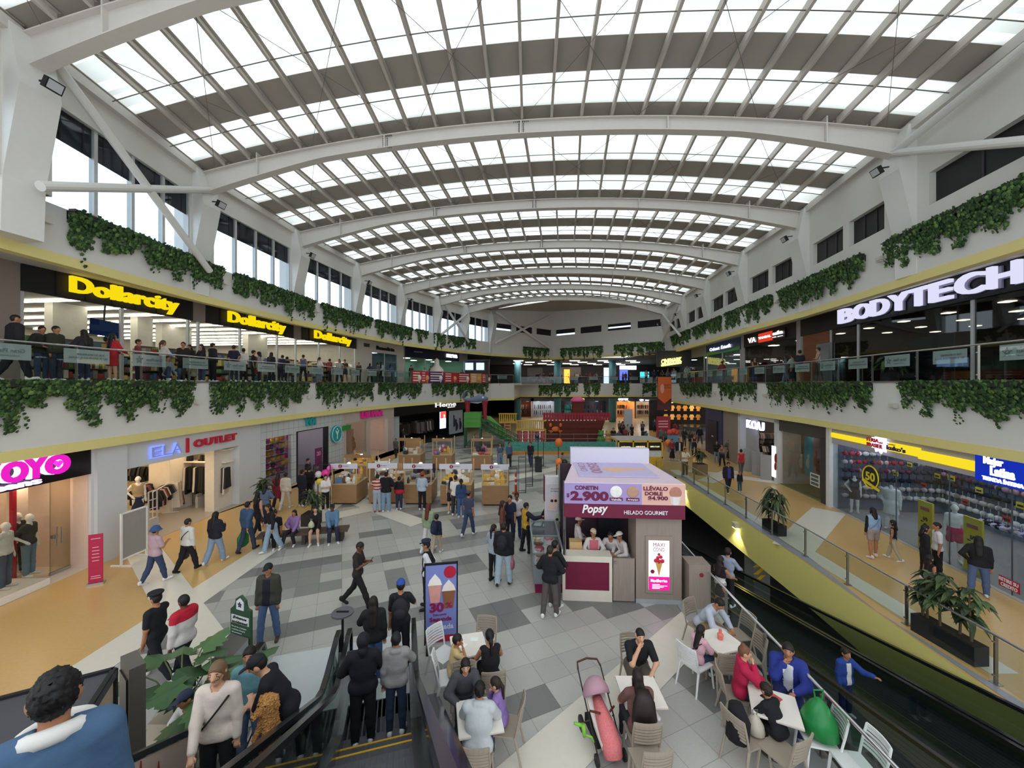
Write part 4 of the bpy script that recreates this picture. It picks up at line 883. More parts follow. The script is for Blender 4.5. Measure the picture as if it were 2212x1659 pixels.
# ---------------------------------------------------------------- upper level, left: yellow-lettered discount store
f = Face(LU, 44, 770); CZ = 9.86; GT = 8.95; TAUPE = M('8d8178', .6, var=.04)
mb = MB(); f.slab(mb, f.x(0) - 6, f.x(44), Z2, CZ, 0, .3)
for a, b in ((415, 443), (633, 650), (769, 774)): f.slab(mb, f.x(a), f.x(b), GT, CZ, -.02, .3)
struct('wall_left', mb, TAUPE)
for k, (a, b, ta, tb) in enumerate(((45, 415, 143, 378), (443, 633, 487, 611), (650, 768, 675, 754))):
    t = board(f, a, b, GT, CZ - .05, -.05, ['black ribbed fascia with yellow store letters, nearest and largest of three', 'black ribbed fascia with yellow store letters, middle of three', 'black ribbed fascia with yellow store letters, farthest of three'][k], 'shop sign', M('1c1e22', .5))
    letters(f, t, 'Dollarcity', ta, tb, GT + .06, CZ - .12, -.1, EM('f6d912', .5), .14, .026)
    mb = MB(); n_ = int((f.x(b) - f.x(a)) / .75)
    for i in range(1, n_): x = f.x(a) + (f.x(b) - f.x(a)) * i / n_; f.slab(mb, x - .015, x + .015, GT, CZ - .05, -.075, -.05)
    mb.build('rib', M('101114', .6), t, world=True)
shopglass(f, 44, 770, Z2, GT, .05, muls=(48, 265, 408, 430, 520, 600, 640, 690, 735, 768), tint='e6ecea', refl=.7, bars=())
x0, x1 = f.x(44), f.x(770)
room(f, x0, x1, Z2, 9.3, 15, 'l', M('cfc6ba', .7), M('b8b0a4', .4), M('9a938c', .8), (0, 0), d0=.2)
mb = MB()
for a, b, d in ((185, 262, 3.2), (372, 405, 3.2), (470, 530, 4.5), (600, 640, 3.0)): f.slab(mb, f.x(a) + 1.2, f.x(b) + 1.2, Z2, 9.3, d, d + .4)
struct('wall_left', mb, M('d8d0c4', .7))
mb = MB(); mb.cbox((0, 0, 0), (1.35, .09, .06)); tb = mb.build('fluorescent_tube', EM('fff4e6', 7)); COL.objects.unlink(tb)
nt_ = int((x1 - x0) / 1.6)
for j in range(9):
    for i in range(nt_):
        o = tb.copy(); COL.objects.link(o); o.location = f.pt(x0 + .9 + i * 1.6, 1.3 + j * 1.45, 9.22); o.rotation_euler.z = f.rz + math.pi / 2; tag(o, 'lit fluorescent tube in rows on the discount store ceiling', 'lamp', 'tubes in the discount store')
for j in range(4):                         # gondola shelving
    for i in range(5):
        g = thing('shelf_unit', 'store shelving full of packaged goods behind discount store glass', 'shelving', f.pt(x0 + 3.0 + i * 4.1, 2.6 + j * 3.2, Z2), f.rz, 'shelving in the discount store'); mb = MB(); mb.box(-1.5, -.4, 0, 1.5, .4, .12); mb.box(-1.5, -.02, 0, 1.5, .02, 1.7)
        for z in (.5, .9, 1.3): mb.box(-1.5, -.38, z, 1.5, .38, z + .03)
        mb.build('frame', M('5c4a44', .5), g); mb = MB(); mats = [M(h, .6) for h in ('b04038', '4a6a8a', 'c8b060', '5a7a4a', 'd8cfc4', '6a3a4a', '8a8680')]
        for z in (.13, .54, .94, 1.34):
            x = -1.48
            while x < 1.36: w = rg.uniform(.1, .28); h = rg.uniform(.16, .34); mb.box(x, -.35, z, x + w - .02, .35, z + h, rg.randrange(7)); x += w
        mb.build('packaged_goods', mats, g)['kind'] = 'stuff'
t = thing('hanging_screen', 'dark blue tilted screen hanging on a mount inside discount store glass', 'screen', f.at(228, .5, 8.1)); mb = MB(); c = f.at(228, .5, 8.15); uu = (f.u3 * .99 - UP * .06); vv = (UP * .99 + f.u3 * .06); mb.prism([(-.48, -.3), (.48, -.3), (.48, .3), (-.48, .3)], c, uu, vv, f.n3 * .06); mb.build('display', EM('1a2a50', .3), t, world=True); mb = MB(); mb.tube([c + f.n3 * .1, f.at(228, .6, 9.3)], .03, 8); mb.ell(c - UP * .42, (.07, .07, .1), 8); mb.build('mount', M('2a2a2c', .5), t, world=True)
# ---- upper left: cream store, navy store
f = Face(LU, 770, 872)
wallslab(f, 770, 872, Z2, CZ, 'l', M('cfc8bc', .7, var=.02), 0, .3, [(803, 860, 8.85)])
room(f, f.x(800), f.x(866), Z2, 9, 5, 'l', M('b8c4c4', .6), M('9a958e', .4), M('d0d0cc', .7), (1, 2), 'f4faff', 5, 'cream-fronted clinic', .3)
shopglass(f, 803, 860, Z2, 8.85, .1, muls=(804, 832, 859), tint='c4d2d4')
t = thing('shop_lettering', 'small black letters above the glass of the cream upper store', 'shop sign', f.at(830, -.04, 9.1)); letters(f, t, 'Benedicta', 812, 851, 9.12, 9.48, -.03, M('141414', .5), .06, .04)
mb = MB(); f.slab(mb, f.x(786), f.x(798), 9.25, 9.55, -.03, 0); tag(mb.build('air_grille', M('4c4640', .6)), 'small dark ventilation grille on the cream upper wall', 'grille')
f = Face(LU, 872, 1010)
wallslab(f, 872, 1010, 8.8, CZ, 'l', M('8a827a', .7), 0, .3); t = board(f, 875, 991, 8.75, CZ - .06, -.06, 'navy fascia with white lower-case store name on upper level', 'shop sign', M('161a2e', .4)); letters(f, t, 'nueva', 963, 986, 9.1, 9.5, -.1, EM('f4eef4', 1.6), .05, .05); letters(f, t, 'LABORATORIO', 893, 912, 9.3, 9.45, -.08, M('8a90a0', .6), .03, .02)
room(f, f.x(874), f.x(1008), Z2, 8.8, 5, 'l', M('b9cdc2', .7), M('9a958e', .4), M('c8ccc8', .7), (3, 2), 'f0fff6', 7, 'navy-fronted store', .3)
shopglass(f, 876, 1005, Z2, 8.75, .1, muls=(876, 920, 948, 1003), tint='cfe0d8')
# ---------------------------------------------------------------- upper level, right
f = Face(RU, 1731, 2330)
GR = 8.75
t = board(f, 1731, 2330, 8.85, CZ - .04, -.05, 'long black fascia with huge white gym letters on upper right', 'shop sign', M('121216', .4))
for i, (c_, a, b) in enumerate(zip('BODYTECH', (1822, 1855, 1893, 1932, 1975, 2023, 2080, 2152), (1853, 1891, 1930, 1975, 2020, 2070, 2142, 2222))): letters(f, t, c_, a, b, 9.02, 9.72, -.12, EM('dcdcf6', .5), .16, .015); letters(f, t, c_, a + 2, b + 2, 9.0, 9.7, -.06, M('8c8aa0', .5), .06, .05)
room(f, f.x(1735), f.x(2330), Z2, 8.85, 7, 'r', M('6a5a54', .7), M('6a6460', .4), M('5a5450', .7), (6, 3), 'ffdcb4', 9, 'gym', .2, (.3, .3))
mb = MB(); f.slab(mb, f.x(1735), f.x(1790), Z2, 8.85, 0, .15); mo = struct('wall_right', mb, WOOD('6a3a22', '8a5232', 1.2))
shopglass(f, 1792, 2330, Z2, 8.85, .03, muls=(1794, 1853, 2100), tint='9aa4a8', refl=1.6)
t = thing('glass_door', 'narrow framed glass door in the wooden panel beside the gym', 'door', f.at(1781, -.03, Z2)); mb = MB(); f.slab(mb, f.x(1766), f.x(1798), Z2, 8.2, -.06, 0); mb.build('frame', M('8a8a8a', .3, .6), t, world=True); mb = MB(); f.slab(mb, f.x(1769), f.x(1795), Z2 + .1, 8.1, -.075, -.06); mb.build('pane', M('6b7272', .15), t, world=True)
mb = MB(); f.slab(mb, f.x(1925), f.x(2020), Z2, 7.9, .6, .65); tag(mb.build('white_panel', M('c8c6c4', .6)), 'white panel standing inside the gym glass behind the leafy plant', 'panel')
for k in range(8): mb = MB(); c = f.pt(f.x(1880) + k * 1.5, 3.5 + (k % 2) * 1.2, Z2); o = thing('exercise_machine', 'dim exercise machine deep inside the dark gym', 'machine', c, f.rz, 'machines in the gym'); mb.box(-.4, -.9, 0, .4, .9, .25); mb.build('deck', M('1c1c1e', .5), o); mb = MB(); mb.tube([(-.35, .8, .2), (-.35, .9, 1.5), (.35, .9, 1.5), (.35, .8, .2)], .04, 6); mb.build('frame', M('8a3a20' if k % 2 else '3a3a3e', .5), o)
f = Face(RU, 1602, 1731)
wallslab(f, 1602, 1731, 8.85, CZ, 'r', M('1e1a1c', .5), 0, .3)
mb = MB(); f.slab(mb, f.x(1602), f.x(1607), Z2, CZ, -.05, .3); f.slab(mb, f.x(1722), f.x(1731), Z2, CZ, -.05, .3); struct('pillar', mb, M('a8a6a2', .5))
t = board(f, 1616, 1640, 9.0, 9.55, -.1, 'black sign square with white initials left of the red cosmetics sign', 'shop sign', M('0e0e10', .4)); letters(f, t, 'VA', 1620, 1637, 9.08, 9.45, -.13, EM('f0f0f0', .9), .03, .02)
t = board(f, 1641, 1671, 8.98, 9.6, -.1, 'orange red sign square with white capital letters between black signs', 'shop sign', EM('d8402c', .5)); letters(f, t, 'YANBAL', 1642.5, 1670, 9.2, 9.36, -.13, EM('ffffff', 1.0), .03, .01)
t = board(f, 1672, 1699, 8.98, 9.6, -.1, 'black sign square with white lower-case name right of red sign', 'shop sign', M('0e0e10', .4)); letters(f, t, 'esika', 1674, 1696, 9.25, 9.5, -.13, EM('ffffff', 1.0), .03, .01); letters(f, t, "L'BEL  cyzone", 1674, 1696, 9.07, 9.16, -.13, EM('d8d8d8', .8), .03, .01)
room(f, f.x(1608), f.x(1722), Z2, 8.85, 4.5, 'r', M('6a6262', .7), M('6a6460', .4), M('8a8480', .7), (2, 2), 'fff0e4', 10, 'cosmetics shop', .2)
shopglass(f, 1608, 1722, Z2, 8.85, .03, muls=(), tint='c0c4c4')
mb = MB(); f.slab(mb, f.x(1614), f.x(1640), Z2 + .1, 7.6, .5, .6); o = tag(mb.build('display_stand', M('a83040', .5)), 'red cosmetics display stand inside the shop glass', 'display stand'); m2 = MB(); f.text(m2, 'esika', f.x(1617), f.x(1638), 7.3, 7.48, .46, .02, 0, .01); m2.build('lettering', M('f0d8d8', .5), o)
f = Face(RU, 1524, 1602)
wallslab(f, 1524, 1602, 9.75, CZ, 'r', M('b0aca6', .6), 0, .3)
t = board(f, 1526, 1600, 8.75, 9.75, -.06, 'blue and green fascia of the dental shop with white name', 'shop sign', M('27407a', .4, var=.2, sc=1)); letters(f, t, 'Odont', 1536, 1557, 9.1, 9.4, -.1, EM('f0f4ff', .9), .04, .0); letters(f, t, 'Estetik', 1561, 1582, 9.1, 9.4, -.1, EM('f0f4ff', .9), .04, .0)
mb = MB(); x0, x1 = f.x(1526), f.x(1600); pts = [(x0 + (x1 - x0) * i / 12, 8.75 + .22 + .1 * math.sin(i / 12 * 6.28 + 1)) for i in range(13)]; mb.prism([(a, b - 8.75) for a, b in pts] + [(x1, 0), (x0, 0)], f.pt(0, -.07, 8.75), f.u3, UP, -f.n3 * .01); mb.build('green_wave', M('56a83e', .5), t, world=True)
room(f, x0, x1, Z2, 8.75, 4, 'r', M('aab4b4', .7), M('8a8884', .4), M('c8ccc8', .7), (2, 1), 'f0f8ff', 10, 'dental shop', .2); shopglass(f, 1526, 1600, Z2, 8.75, .03, muls=(1527, 1560, 1599), tint='cfdad6')
f = Face(RU, 1462, 1524)
wallslab(f, 1462, 1524, 8.8, CZ, 'r', M('8a8680', .6), 0, .3); room(f, f.x(1464), f.x(1522), Z2, 8.8, 4, 'r', M('6a6e70', .7), M('7a7874', .4), M('7a7a78', .7), (2, 2), 'f0f8ff', 8, 'grey upper store', .2); shopglass(f, 1464, 1522, Z2, 8.8, .03, muls=(1480, 1521), tint='c4ccca')
c = Vector((16.4, 42.5, 8.35)); t = thing('shop_lettering', 'glowing yellow slanted cinema letters hanging at the far right gallery', 'shop sign', c); mb = MB(); mb.text('CINEMARK', c - UP * .2, Vector((.97, -.25, .12)), UP, Vector((-.2, -1, 0)), .55, 2.1, .1, 0, .05); mb.build('lettering', EM('f4e87a', 1.3), t, world=True); mb = MB(); mb.bar(c + Vector((0, 0, -.32)), c + Vector((2, -.5, -.02)), .1, .22); mb.build('underline', EM('f4e87a', 1.2), t, world=True)
mb = MB(); mb.slab((16.2, 43.2), (19.6, 42.2), 7.9, 9.7, (0, .2)); tag(mb.build('sign_board', M('16161a', .5)), 'black board behind the glowing yellow cinema letters', 'sign board')
# ---------------------------------------------------------------- ground level, right: lingerie store with yellow stripe
f = Face(RG, 1796, 2330)
LIL = M('a9a9bd', .5, var=.03)
wallslab(f, 1796, 2330, 3.15, ZB0, 'r', LIL, 0, .3)
mb = MB(); f.slab(mb, f.x(1789), f.x(1797), 0, ZB0, -.1, .3); struct('pillar', mb, M('dcdcdc', .5))
room(f, f.x(1797), f.x(2330), 0, 3.35, 4.5, 'r', M('727c8c', .7), M('9a948e', .4), M('c6ccd2', .7), (5, 3), 'f0f4ff', 6, 'lingerie store', .25)
shopglass(f, 1798, 2330, .08, 3.2, .03, muls=(), tint='e2eaee', refl=.9)
mb = MB()
for p in (1935, 2050, 2185): x = f.x(p); f.slab(mb, x - .008, x + .008, .08, 3.2, .0, .03)
struct('trim_shop', mb, M('4a5054', .4))
t = thing('stripe_sign', 'broken bright yellow stripe running along the lilac lingerie store header', 'sign', f.at(1950, -.05, 3.3)); mb = MB()
for a, b, z0, z1 in ((1800, 1880, 3.44, 3.66), (1880, 1990, 3.4, 3.72), (1990, 2118, 3.34, 3.64)): f.slab(mb, f.x(a), f.x(b), z0, z1, -.1, 0)
mb.build('stripe', EM('f7dc2a', .5), t, world=True); letters(f, t, "kuko's", 1924, 1965, 3.44, 3.62, -.12, M('3a2a60', .5), .03, .03); letters(f, t, 'brasier', 1926, 1943, 3.64, 3.69, -.12, M('b07a20', .5), .03, .0)
t = thing('burst_sign', 'white starburst sign with red lettering over the yellow stripe', 'sign', f.at(1898, -.15, 3.5)); mb = MB(); w = (f.x(1920) - f.x(1880)) / 2; c = f.at(1899, -.14, 3.6); mb.prism([((w * (1 if i % 2 else .78)) * math.cos(i * math.pi / 11), (.4 if i % 2 else .29) * math.sin(i * math.pi / 11)) for i in range(22)], c, f.u3, UP, f.n3 * .05); mb.build('burst', EM('e9dcf4', .85), t, world=True); mb = MB(); f.text(mb, 'FERIA', f.x(1883), f.x(1909), 3.63, 3.78, -.16, .03, 0, .02); f.text(mb, 'del', f.x(1910), f.x(1917), 3.62, 3.69, -.16, .03, 0, 0); f.text(mb, 'BRASIER', f.x(1883), f.x(1917), 3.42, 3.58, -.16, .03, 0, .02); mb.build('lettering', M('c0304a', .5), t, world=True)
t = board(f, 2120, 2330, 3.12, 3.95, -.16, 'royal blue shop sign with white script and capitals at right edge', 'shop sign', EM('1a35c0', .4)); letters(f, t, 'Mujer', 2143, 2186, 3.6, 3.88, -.19, EM('f4f4ff', .9), .03, .03); letters(f, t, 'Latina', 2158, 2212, 3.36, 3.64, -.19, EM('f4f4ff', .9), .03, .03); letters(f, t, 'TIENDA ÍNTIMA', 2140, 2232, 3.19, 3.33, -.19, EM('f4f4ff', .9), .03, .02)
t = thing('window_sticker', 'round black and yellow fifty percent sticker on the lingerie window', 'sticker', f.at(1880, -.02, 1.9)); c = f.at(1881, .0, 2.1); mb = MB(); mb.disc(c, f.u3, UP, -f.n3, .5, .01); mb.build('disc', M('22242a', .5), t, world=True); mb = MB(); ring = [c + f.u3 * .46 * math.cos(a * .2618) + UP * .46 * math.sin(a * .2618) - f.n3 * .012 for a in range(25)]; mb.tube(ring, .03, 6); mb.text('50', c - UP * .16 - f.n3 * .02, f.u3, UP, -f.n3, .36, .55, .01, 0, .03, True); mb.prism([(-.5, -.25), (.5, -.5), (.55, -.4), (-.45, -.12)], c - f.n3 * .02, f.u3, UP, -f.n3 * .01); mb.build('lettering', M('e6cf2e', .5), t, world=True)
mb = MB(); mb.ell((-.09, 0, 0), (.085, .06, .07), 8); mb.ell((.09, 0, 0), (.085, .06, .07), 8); mb.tube([(-.2, 0, .03), (0, .03, .02), (.2, 0, .03)], .012, 5); mb.tube([(-.1, 0, .05), (-.1, 0, .19)], .007, 4); mb.tube([(.1, 0, .05), (.1, 0, .19)], .007, 4); br = mb.build('bra', M('ffffff'), smooth=True); COL.objects.unlink(br)
pal = [['d8d4d0', 'e6e2de', 'b8b4b4'], ['c0b4ac', 'd0c4bc', '9a8e88'], ['20242e', '2c3040', '18181c'], ['7a2a44', '3a3a4a', 'b08a90'], ['c8b8b0', '2a2c3a', 'b02a3c'], ['8a8690', 'c03a48', 'e0d8d4']]
for r in range(6):
    for i in range(36):
        o = br.copy(); COL.objects.link(o); o.location = f.pt(f.x(1803) + .3 + i * .3 + rg.uniform(-.04, .04), 4.25, .7 + r * .4); o.rotation_euler.z = f.rz; o.scale = (1.5,) * 3; OM(o, M(rg.choice(pal[r]), .8)); tag(o, 'bra hanging in rows on the back wall of the lingerie store', 'bra', 'bras on the back wall')
for r in range(6):
    for i in range(13):
        o = br.copy(); COL.objects.link(o); o.location = f.pt(f.x(1797) + .25 if f.x(1797) < f.x(2330) else f.x(1797) - .25, .55 + i * .29, .7 + r * .4); o.rotation_euler.z = f.rz + math.pi / 2; o.scale = (1.5,) * 3; OM(o, M(rg.choice(pal[r]), .8)); tag(o, 'bra hanging in rows on the far side wall of the lingerie store', 'bra', 'bras on the far side wall')
for k, (px, d) in enumerate(((1995, 2.0), (2075, 2.6), (2150, 1.8), (2190, 3.0))):
    a, b = f.pt(f.x(px) - .3, d, 0), f.pt(f.x(px) + 1.4, d, 0); rack(a, b, 1.35, 'chrome rack of underwear %s in the lingerie store' % ['behind the first yellow totem', 'deep behind the pink mannequin', 'beside the second yellow totem', 'at the right picture edge'][k])
    for i in range(12): o = br.copy(); COL.objects.link(o); o.location = Vector((a.x, a.y, 1.2)).lerp(Vector((b.x, b.y, 1.2)), (i + .5) / 12); o.rotation_euler.z = f.rz + 1.4; o.scale = (1.2,) * 3; OM(o, M(rg.choice(['e8e4e0', '20202a', 'b8a8a4', 'c8c0d8', '5a5a70']), .8)); tag(o, 'bra hanging on a chrome floor rack of the lingerie store', 'bra', 'bras on floor racks')
for k, (px, pz) in enumerate(((2000, 1.75), (2103, 1.75))):
    t = thing('totem_sign', 'yellow vertical totem %s' % ['left of the pink mannequin in lingerie window', 'right of the pink mannequin in lingerie window'][k], 'sign', f.at(px, .35, 0), f.rz); mb = MB(); mb.box(-.3, -.03, 0, .3, .03, pz); mb.build('panel', M('d8c43a', .5), t); mb = MB(); mb.text("kuko's", (.12, -.035, .2), UP * 1, Vector((-1, 0, 0)), Vector((0, -1, 0)), .28, 1.0, .01, 0, .02); mb.build('lettering', M('2a2414', .5), t); mb = MB(); mb.box(-.18, -.04, 1.42, .18, -.03, 1.54); mb.build('badge', M('b05a6a', .5), t)
for k, (px, py, tx) in enumerate(((2172, 1262, 'RETIRE SU'), (2172, 1280, 'CREDITO'))): pass
t = thing('window_sticker', 'red and white credit sticker low on the lingerie glass', 'sticker', f.at(2183, -.02, .3)); mb = MB(); f.slab(mb, f.x(2160), f.x(2206), .22, .52, -.03, -.02); mb.build('panel', M('b8283c', .5), t, world=True); letters(f, t, 'RETIRE SU', 2162, 2204, .39, .49, -.04, M('f4e8e8', .5), .01, .02); letters(f, t, 'CREDITO', 2166, 2202, .25, .35, -.04, M('f4e8e8', .5), .01, .02)
for k in range(14):
    px = 1815 + k * 30; t = thing('price_card', 'yellow price card among the underwear racks in lingerie store', 'price card', f.at(min(px, 2250), 2.2 + (k % 4) * .5, 1.35 + (k % 3) * .45), f.rz, 'price cards in the lingerie store'); mb = MB(); mb.box(-.14, -.01, 0, .14, .01, .2); mb.build('card', M('d8c838' if k % 3 else 'c04a3a', .5), t); mb = MB(); mb.box(-.1, -.014, .05, .1, -.01, .12); mb.build('print', M('2a2a2a', .5), t)
# ---- ground right: picture window, white-framed clothing store, navy door, far shops
f = Face(RG, 1682, 1789)
wallslab(f, 1682, 1789, 3.2, ZB0, 'r', M('4a4644', .5), 0, .3); mb = MB(); f.slab(mb, f.x(1774), f.x(1789), 0, 3.3, -.03, .3); struct('pillar', mb, M('3c3b3c', .5))
room(f, f.x(1684), f.x(1788), 0, 3.3, 2.2, 'r', M('b4aaa0', .7), M('6b6e4a', .6), M('b8b0a6', .7), (2, 1), 'fff0e0', 5, 'picture window', .2)
shopglass(f, 1690, 1774, .12, 3.25, .03, tint='e8ebe8', refl=1.0); po = thing('poster_wall', 'large photo collage of travellers behind the picture window glass', 'poster', f.at(1745, 1.2, .6)); mb = MB()
for i, (a, b, h) in enumerate(((1715, 1738, '8a7a70'), (1738, 1756, '5aa0c0'), (1756, 1774, '9a8488'))): mb = MB(); f.slab(mb, f.xd(a, 1.2), f.xd(b, 1.2), .7, 3.1, 1.2, 1.24); mb.build('print', M(h, .6, var=.35, sc=1.5), po, world=True)
for px, z, h in ((1722, 1.6, 'c03a3a'), (1732, 1.3, 'd8d0c8'), (1747, 1.4, 'c8d8e0'), (1764, 1.7, 'a85a50'), (1769, 1.3, '6a3a3a'), (1727, 1.0, '4a4a4a')): mb = MB(); mb.ell(f.at(px, 1.18, z + .42), (.1, .02, .12), 8); mb.ell(f.at(px, 1.18, z), (.17, .02, .34), 8); mb.build('figure_print', M(h, .7, var=.2), po, world=True)
t = thing('window_sticker', 'grey printed price board stuck on the picture window glass', 'sticker', f.at(1765, -.01, .9)); mb = MB(); f.slab(mb, f.x(1751), f.x(1771), .7, 1.35, -.02, -.005); mb.build('panel', M('d0d2ce', .5), t, world=True); mb = MB(); [f.slab(mb, f.x(1753), f.x(1769), .76 + k * .2, .9 + k * .2, -.03, -.02) for k in range(3)]; mb.build('printed_lines', M('5a5f5c', .5), t, world=True)
f = Face(RG, 1597, 1682)
mb = MB(); f.slab(mb, f.x(1597), f.x(1602), 0, ZB0, -.1, .3); f.slab(mb, f.x(1676), f.x(1683), 0, ZB0, -.1, .3); f.slab(mb, f.x(1597), f.x(1683), 3.62, ZB0, -.1, .3); struct('door_2', mb, M('d0d0d0', .5))
mb = MB(); f.slab(mb, f.x(1602), f.x(1626), 0, 3.62, .3, .4); struct('wall_right', mb, M('a8a6a2', .6))
room(f, f.x(1602), f.x(1677), 0, 3.62, 6, 'r', M('4a4442', .7), M('8a857e', .35), M('2a2828', .7), (2, 3), 'ffe8cc', 6, 'white-framed clothing store', .3)
t = thing('shop_lettering', 'cold white neon capital letters hanging in the white-framed store', 'shop sign', f.at(1632, .1, 3.0)); [letters(f, t, c_, a, b, 2.95, 3.5, .0, EM('b9c4ff', 2), .1, .004) for c_, a, b in zip('KOAJ', (1615, 1625, 1636, 1645), (1624, 1635, 1645, 1652))]
xk = f.x(1602) + .5
for z in (2.5, 1.6): garments(f.pt(xk, f.dd(1630, xk), z), f.pt(xk, f.dd(1674, xk), z), 14, ['2a2624', '5a504a', 'c8c0b8', '3a3836', '8a8078'], 'garment on display inside the white-framed clothing store', 'garments in the white-framed store', 0, 1)
mb = MB(); f.slab(mb, f.x(1634), f.x(1672), .0, .95, .9, 1.9); o = tag(mb.build('display_table', M('1a1a1c', .5)), 'black display table of folded clothes inside white-framed store', 'table')
for k, px in enumerate((1617, 1636, 1655)): mb = MB(); mb.box(-.3, -.06, 0, .3, .06, 1.55); o = mb.build('security_gate', M('9c9c9c', .35, .3)); o.location = f.at(px, -.25 - k * .02, 0); o.rotation_euler.z = f.rz + 1.0; tag(o, 'solid grey anti-theft panel, %s in the white-framed store entrance' % ['farthest', 'middle one', 'nearest'][k], 'security gate')
mb = MB(); f.slab(mb, f.x(1672), f.x(1680), .3, 2.2, -.14, -.1); o = tag(mb.build('light_box', EM('e8e4e0', .8)), 'tall white light box with red print on the store frame', 'light box'); m2 = MB(); m2.ell(f.at(1676, -.15, 1.5), (.1, .02, .3), 8); m2.ell(f.at(1675, -.15, 1.0), (.08, .02, .25), 8); m2.build('print', M('a0382c', .5), o)
f = Face(RG, 1527, 1597)
wallslab(f, 1527, 1597, 0, ZB0, 'r', M('8f8478', .6, var=.05), 0, .3); mb = MB(); f.slab(mb, f.x(1527), f.x(1562), 0, ZB0, -.12, 0); struct('wall_right', mb, M('3a3a58', .5)); mb = MB(); f.slab(mb, f.x(1534), f.x(1554), 0, 2.9, -.2, -.12); o = struct('door_3', mb, M('14142c', .4)); m2 = MB(); f.slab(m2, f.x(1543), f.x(1546), 1.5, 1.6, -.22, -.2); m2.build('door_plate', M('d0d0d0', .4), o)
# ---------------------------------------------------------------- glass railings
def railing(pts, label, h=1.05, step=2.2, stickers=(), side=1, posts=True, hand=STEEL, base=True, cat='railing', r=.028, tops=None):
    """pts: 3-D polyline of the floor edge; stickers: (metres along, width, kind)"""
    pts = [Vector(p) for p in pts]; t = thing('glass_railing', label, cat, pts[0]); o = pts[0]
    mb = MB(); mb.tube([p - o + UP * h for p in pts], r, 8); mb.build('handrail', hand, t)
    seg = []; acc = 0
    for a, b in zip(pts, pts[1:]): seg.append((acc, a, b)); acc += (b - a).length
    def at(s):
        for s0, a, b in seg:
            L = (b - a).length
            if s <= s0 + L + 1e-6: return a.lerp(b, (s - s0) / L), (b - a).normalized()
        return b, (b - a).normalized()
    n = max(1, round(acc / step)); mm = MB()
    for i in range(n + 1):
        p, d = at(acc * i / n); q = Vector((-d.y, d.x, 0)).normalized() * .05 * side
        if posts and i <= 60:
            m = MB(); m.bar(p - o + q, p - o + q + UP * (h - .02), .06, .035, up=d); m.cbox(p - o + q + UP * .01, (.14, .14, .02)); m.bar(p - o + q + UP * .85, p - o - q * .3 + UP * .85, .03, .03); m.bar(p - o + q + UP * .18, p - o - q * .3 + UP * .18, .03, .03); m.build('post', M('8e8a84', .3, .8), t)
        if i < n:
            p2, d2 = at(acc * (i + 1) / n); a, b = p - o + d * .03, p2 - o - d2 * .03; m = MB(); w = Vector((-d.y, d.x, 0)) * .012
            m.hexa([a + UP * .06, b + UP * .06, b + w + UP * .06, a + w + UP * .06, a + UP * (h - .06), b + UP * (h - .06), b + w + UP * (h - .06), a + w + UP * (h - .06)]); m.build('glass_pane', RAILG, t)
    for s, w, kd in stickers:
        if not 0 < s < acc: continue
        p, d = at(s); nn = Vector((d.y, -d.x, 0)) * side; c = p - o + nn * .02 * 0; m = MB(); z0, z1 = h - .52, h - .08; a = c - d * w / 2
        m.hexa([a + UP * z0 - nn * .012, a + d * w + UP * z0 - nn * .012, a + d * w + UP * z0 - nn * .016, a + UP * z0 - nn * .016, a + UP * z1 - nn * .012, a + d * w + UP * z1 - nn * .012, a + d * w + UP * z1 - nn * .016, a + UP * z1 - nn * .016]); st = m.build('sticker', M('a9b0b0', .6), t)
        m = MB(); dk = M('5f6866', .6)
        for sg in (1, -1):                 # lettering faces the gallery, so it reads reversed from the hall
            U = d * (-1 if True else 1) * 1; oo = c + UP * 0 + nn * (.004 if sg > 0 else -.02)
            if kd == 'g':
                m.text('Gran Plaza', oo + d * w * .38 * side + UP * (z0 + .2), -d * side, UP, nn, .11, w * .5, .002, 0, 0)
                m.text('centro comercial', oo + d * w * .30 * side + UP * (z0 + .1), -d * side, UP, nn, .04, w * .4, .002, 0, 0)
                sc_ = oo - d * w * .32 * side + UP * (z0 + .23); R_ = [sc_ + d * (.14 * math.cos(k * 2.513 + 1.57)) + UP * (.14 * math.sin(k * 2.513 + 1.57)) for k in range(5)]
                for k in range(5): m.bar(R_[k], R_[(k + 1) % 5], .004, .012)
            else:
                m.text('POR TU SEGURIDAD', oo + d * w * .36 * side + UP * (z0 + .25), -d * side, UP, nn, .06, w * .6, .002, 0, .01); m.text('NO TE APOYES EN EL VIDRIO', oo + d * w * .44 * side + UP * (z0 + .14), -d * side, UP, nn, .06, w * .85, .002, 0, .01)
        m.build('lettering', dk, st)
    return t
def edge(line, z, d=.12): return [(p.x, p.y, z) for p in line.off(d).p]
le = edge(Line(LV.p[1:-1] + [Vector((.25, 50.6))]), Z2); re_ = edge(Line(RV.p[1:]), Z2)
railing(le, 'long glass railing with steel handrail along the left upper gallery', 1.08, 2.15, [(4.55 + 2.15 * k, 1.35, 'g' if k % 2 else 's') for k in range(22)], 1)
railing(re_, 'long glass railing with steel handrail along the right upper gallery', 1.08, 2.15, [(5.4 + 2.15 * k, 1.2, 's' if k % 2 else 'g') for k in range(19)], -1)
railing([(p.x, p.y + .15, Z2) for p in LOWB.p[1:]], 'distant glass railing in front of the dim back gallery', 1.05, 2.1, [(2 + 3.1 * k, 1.3, 's') for k in range(6)], 1)
railing([(4.92, 3.2, 0), (5.02, 5.2, 0), (5.27, 10.9, 0), (6.3, 24.5, 0)], 'glass railing along the left side of the moving walkway pit', 1.0, 1.55, side=1, hand=M('d8dadb', .2, .9))
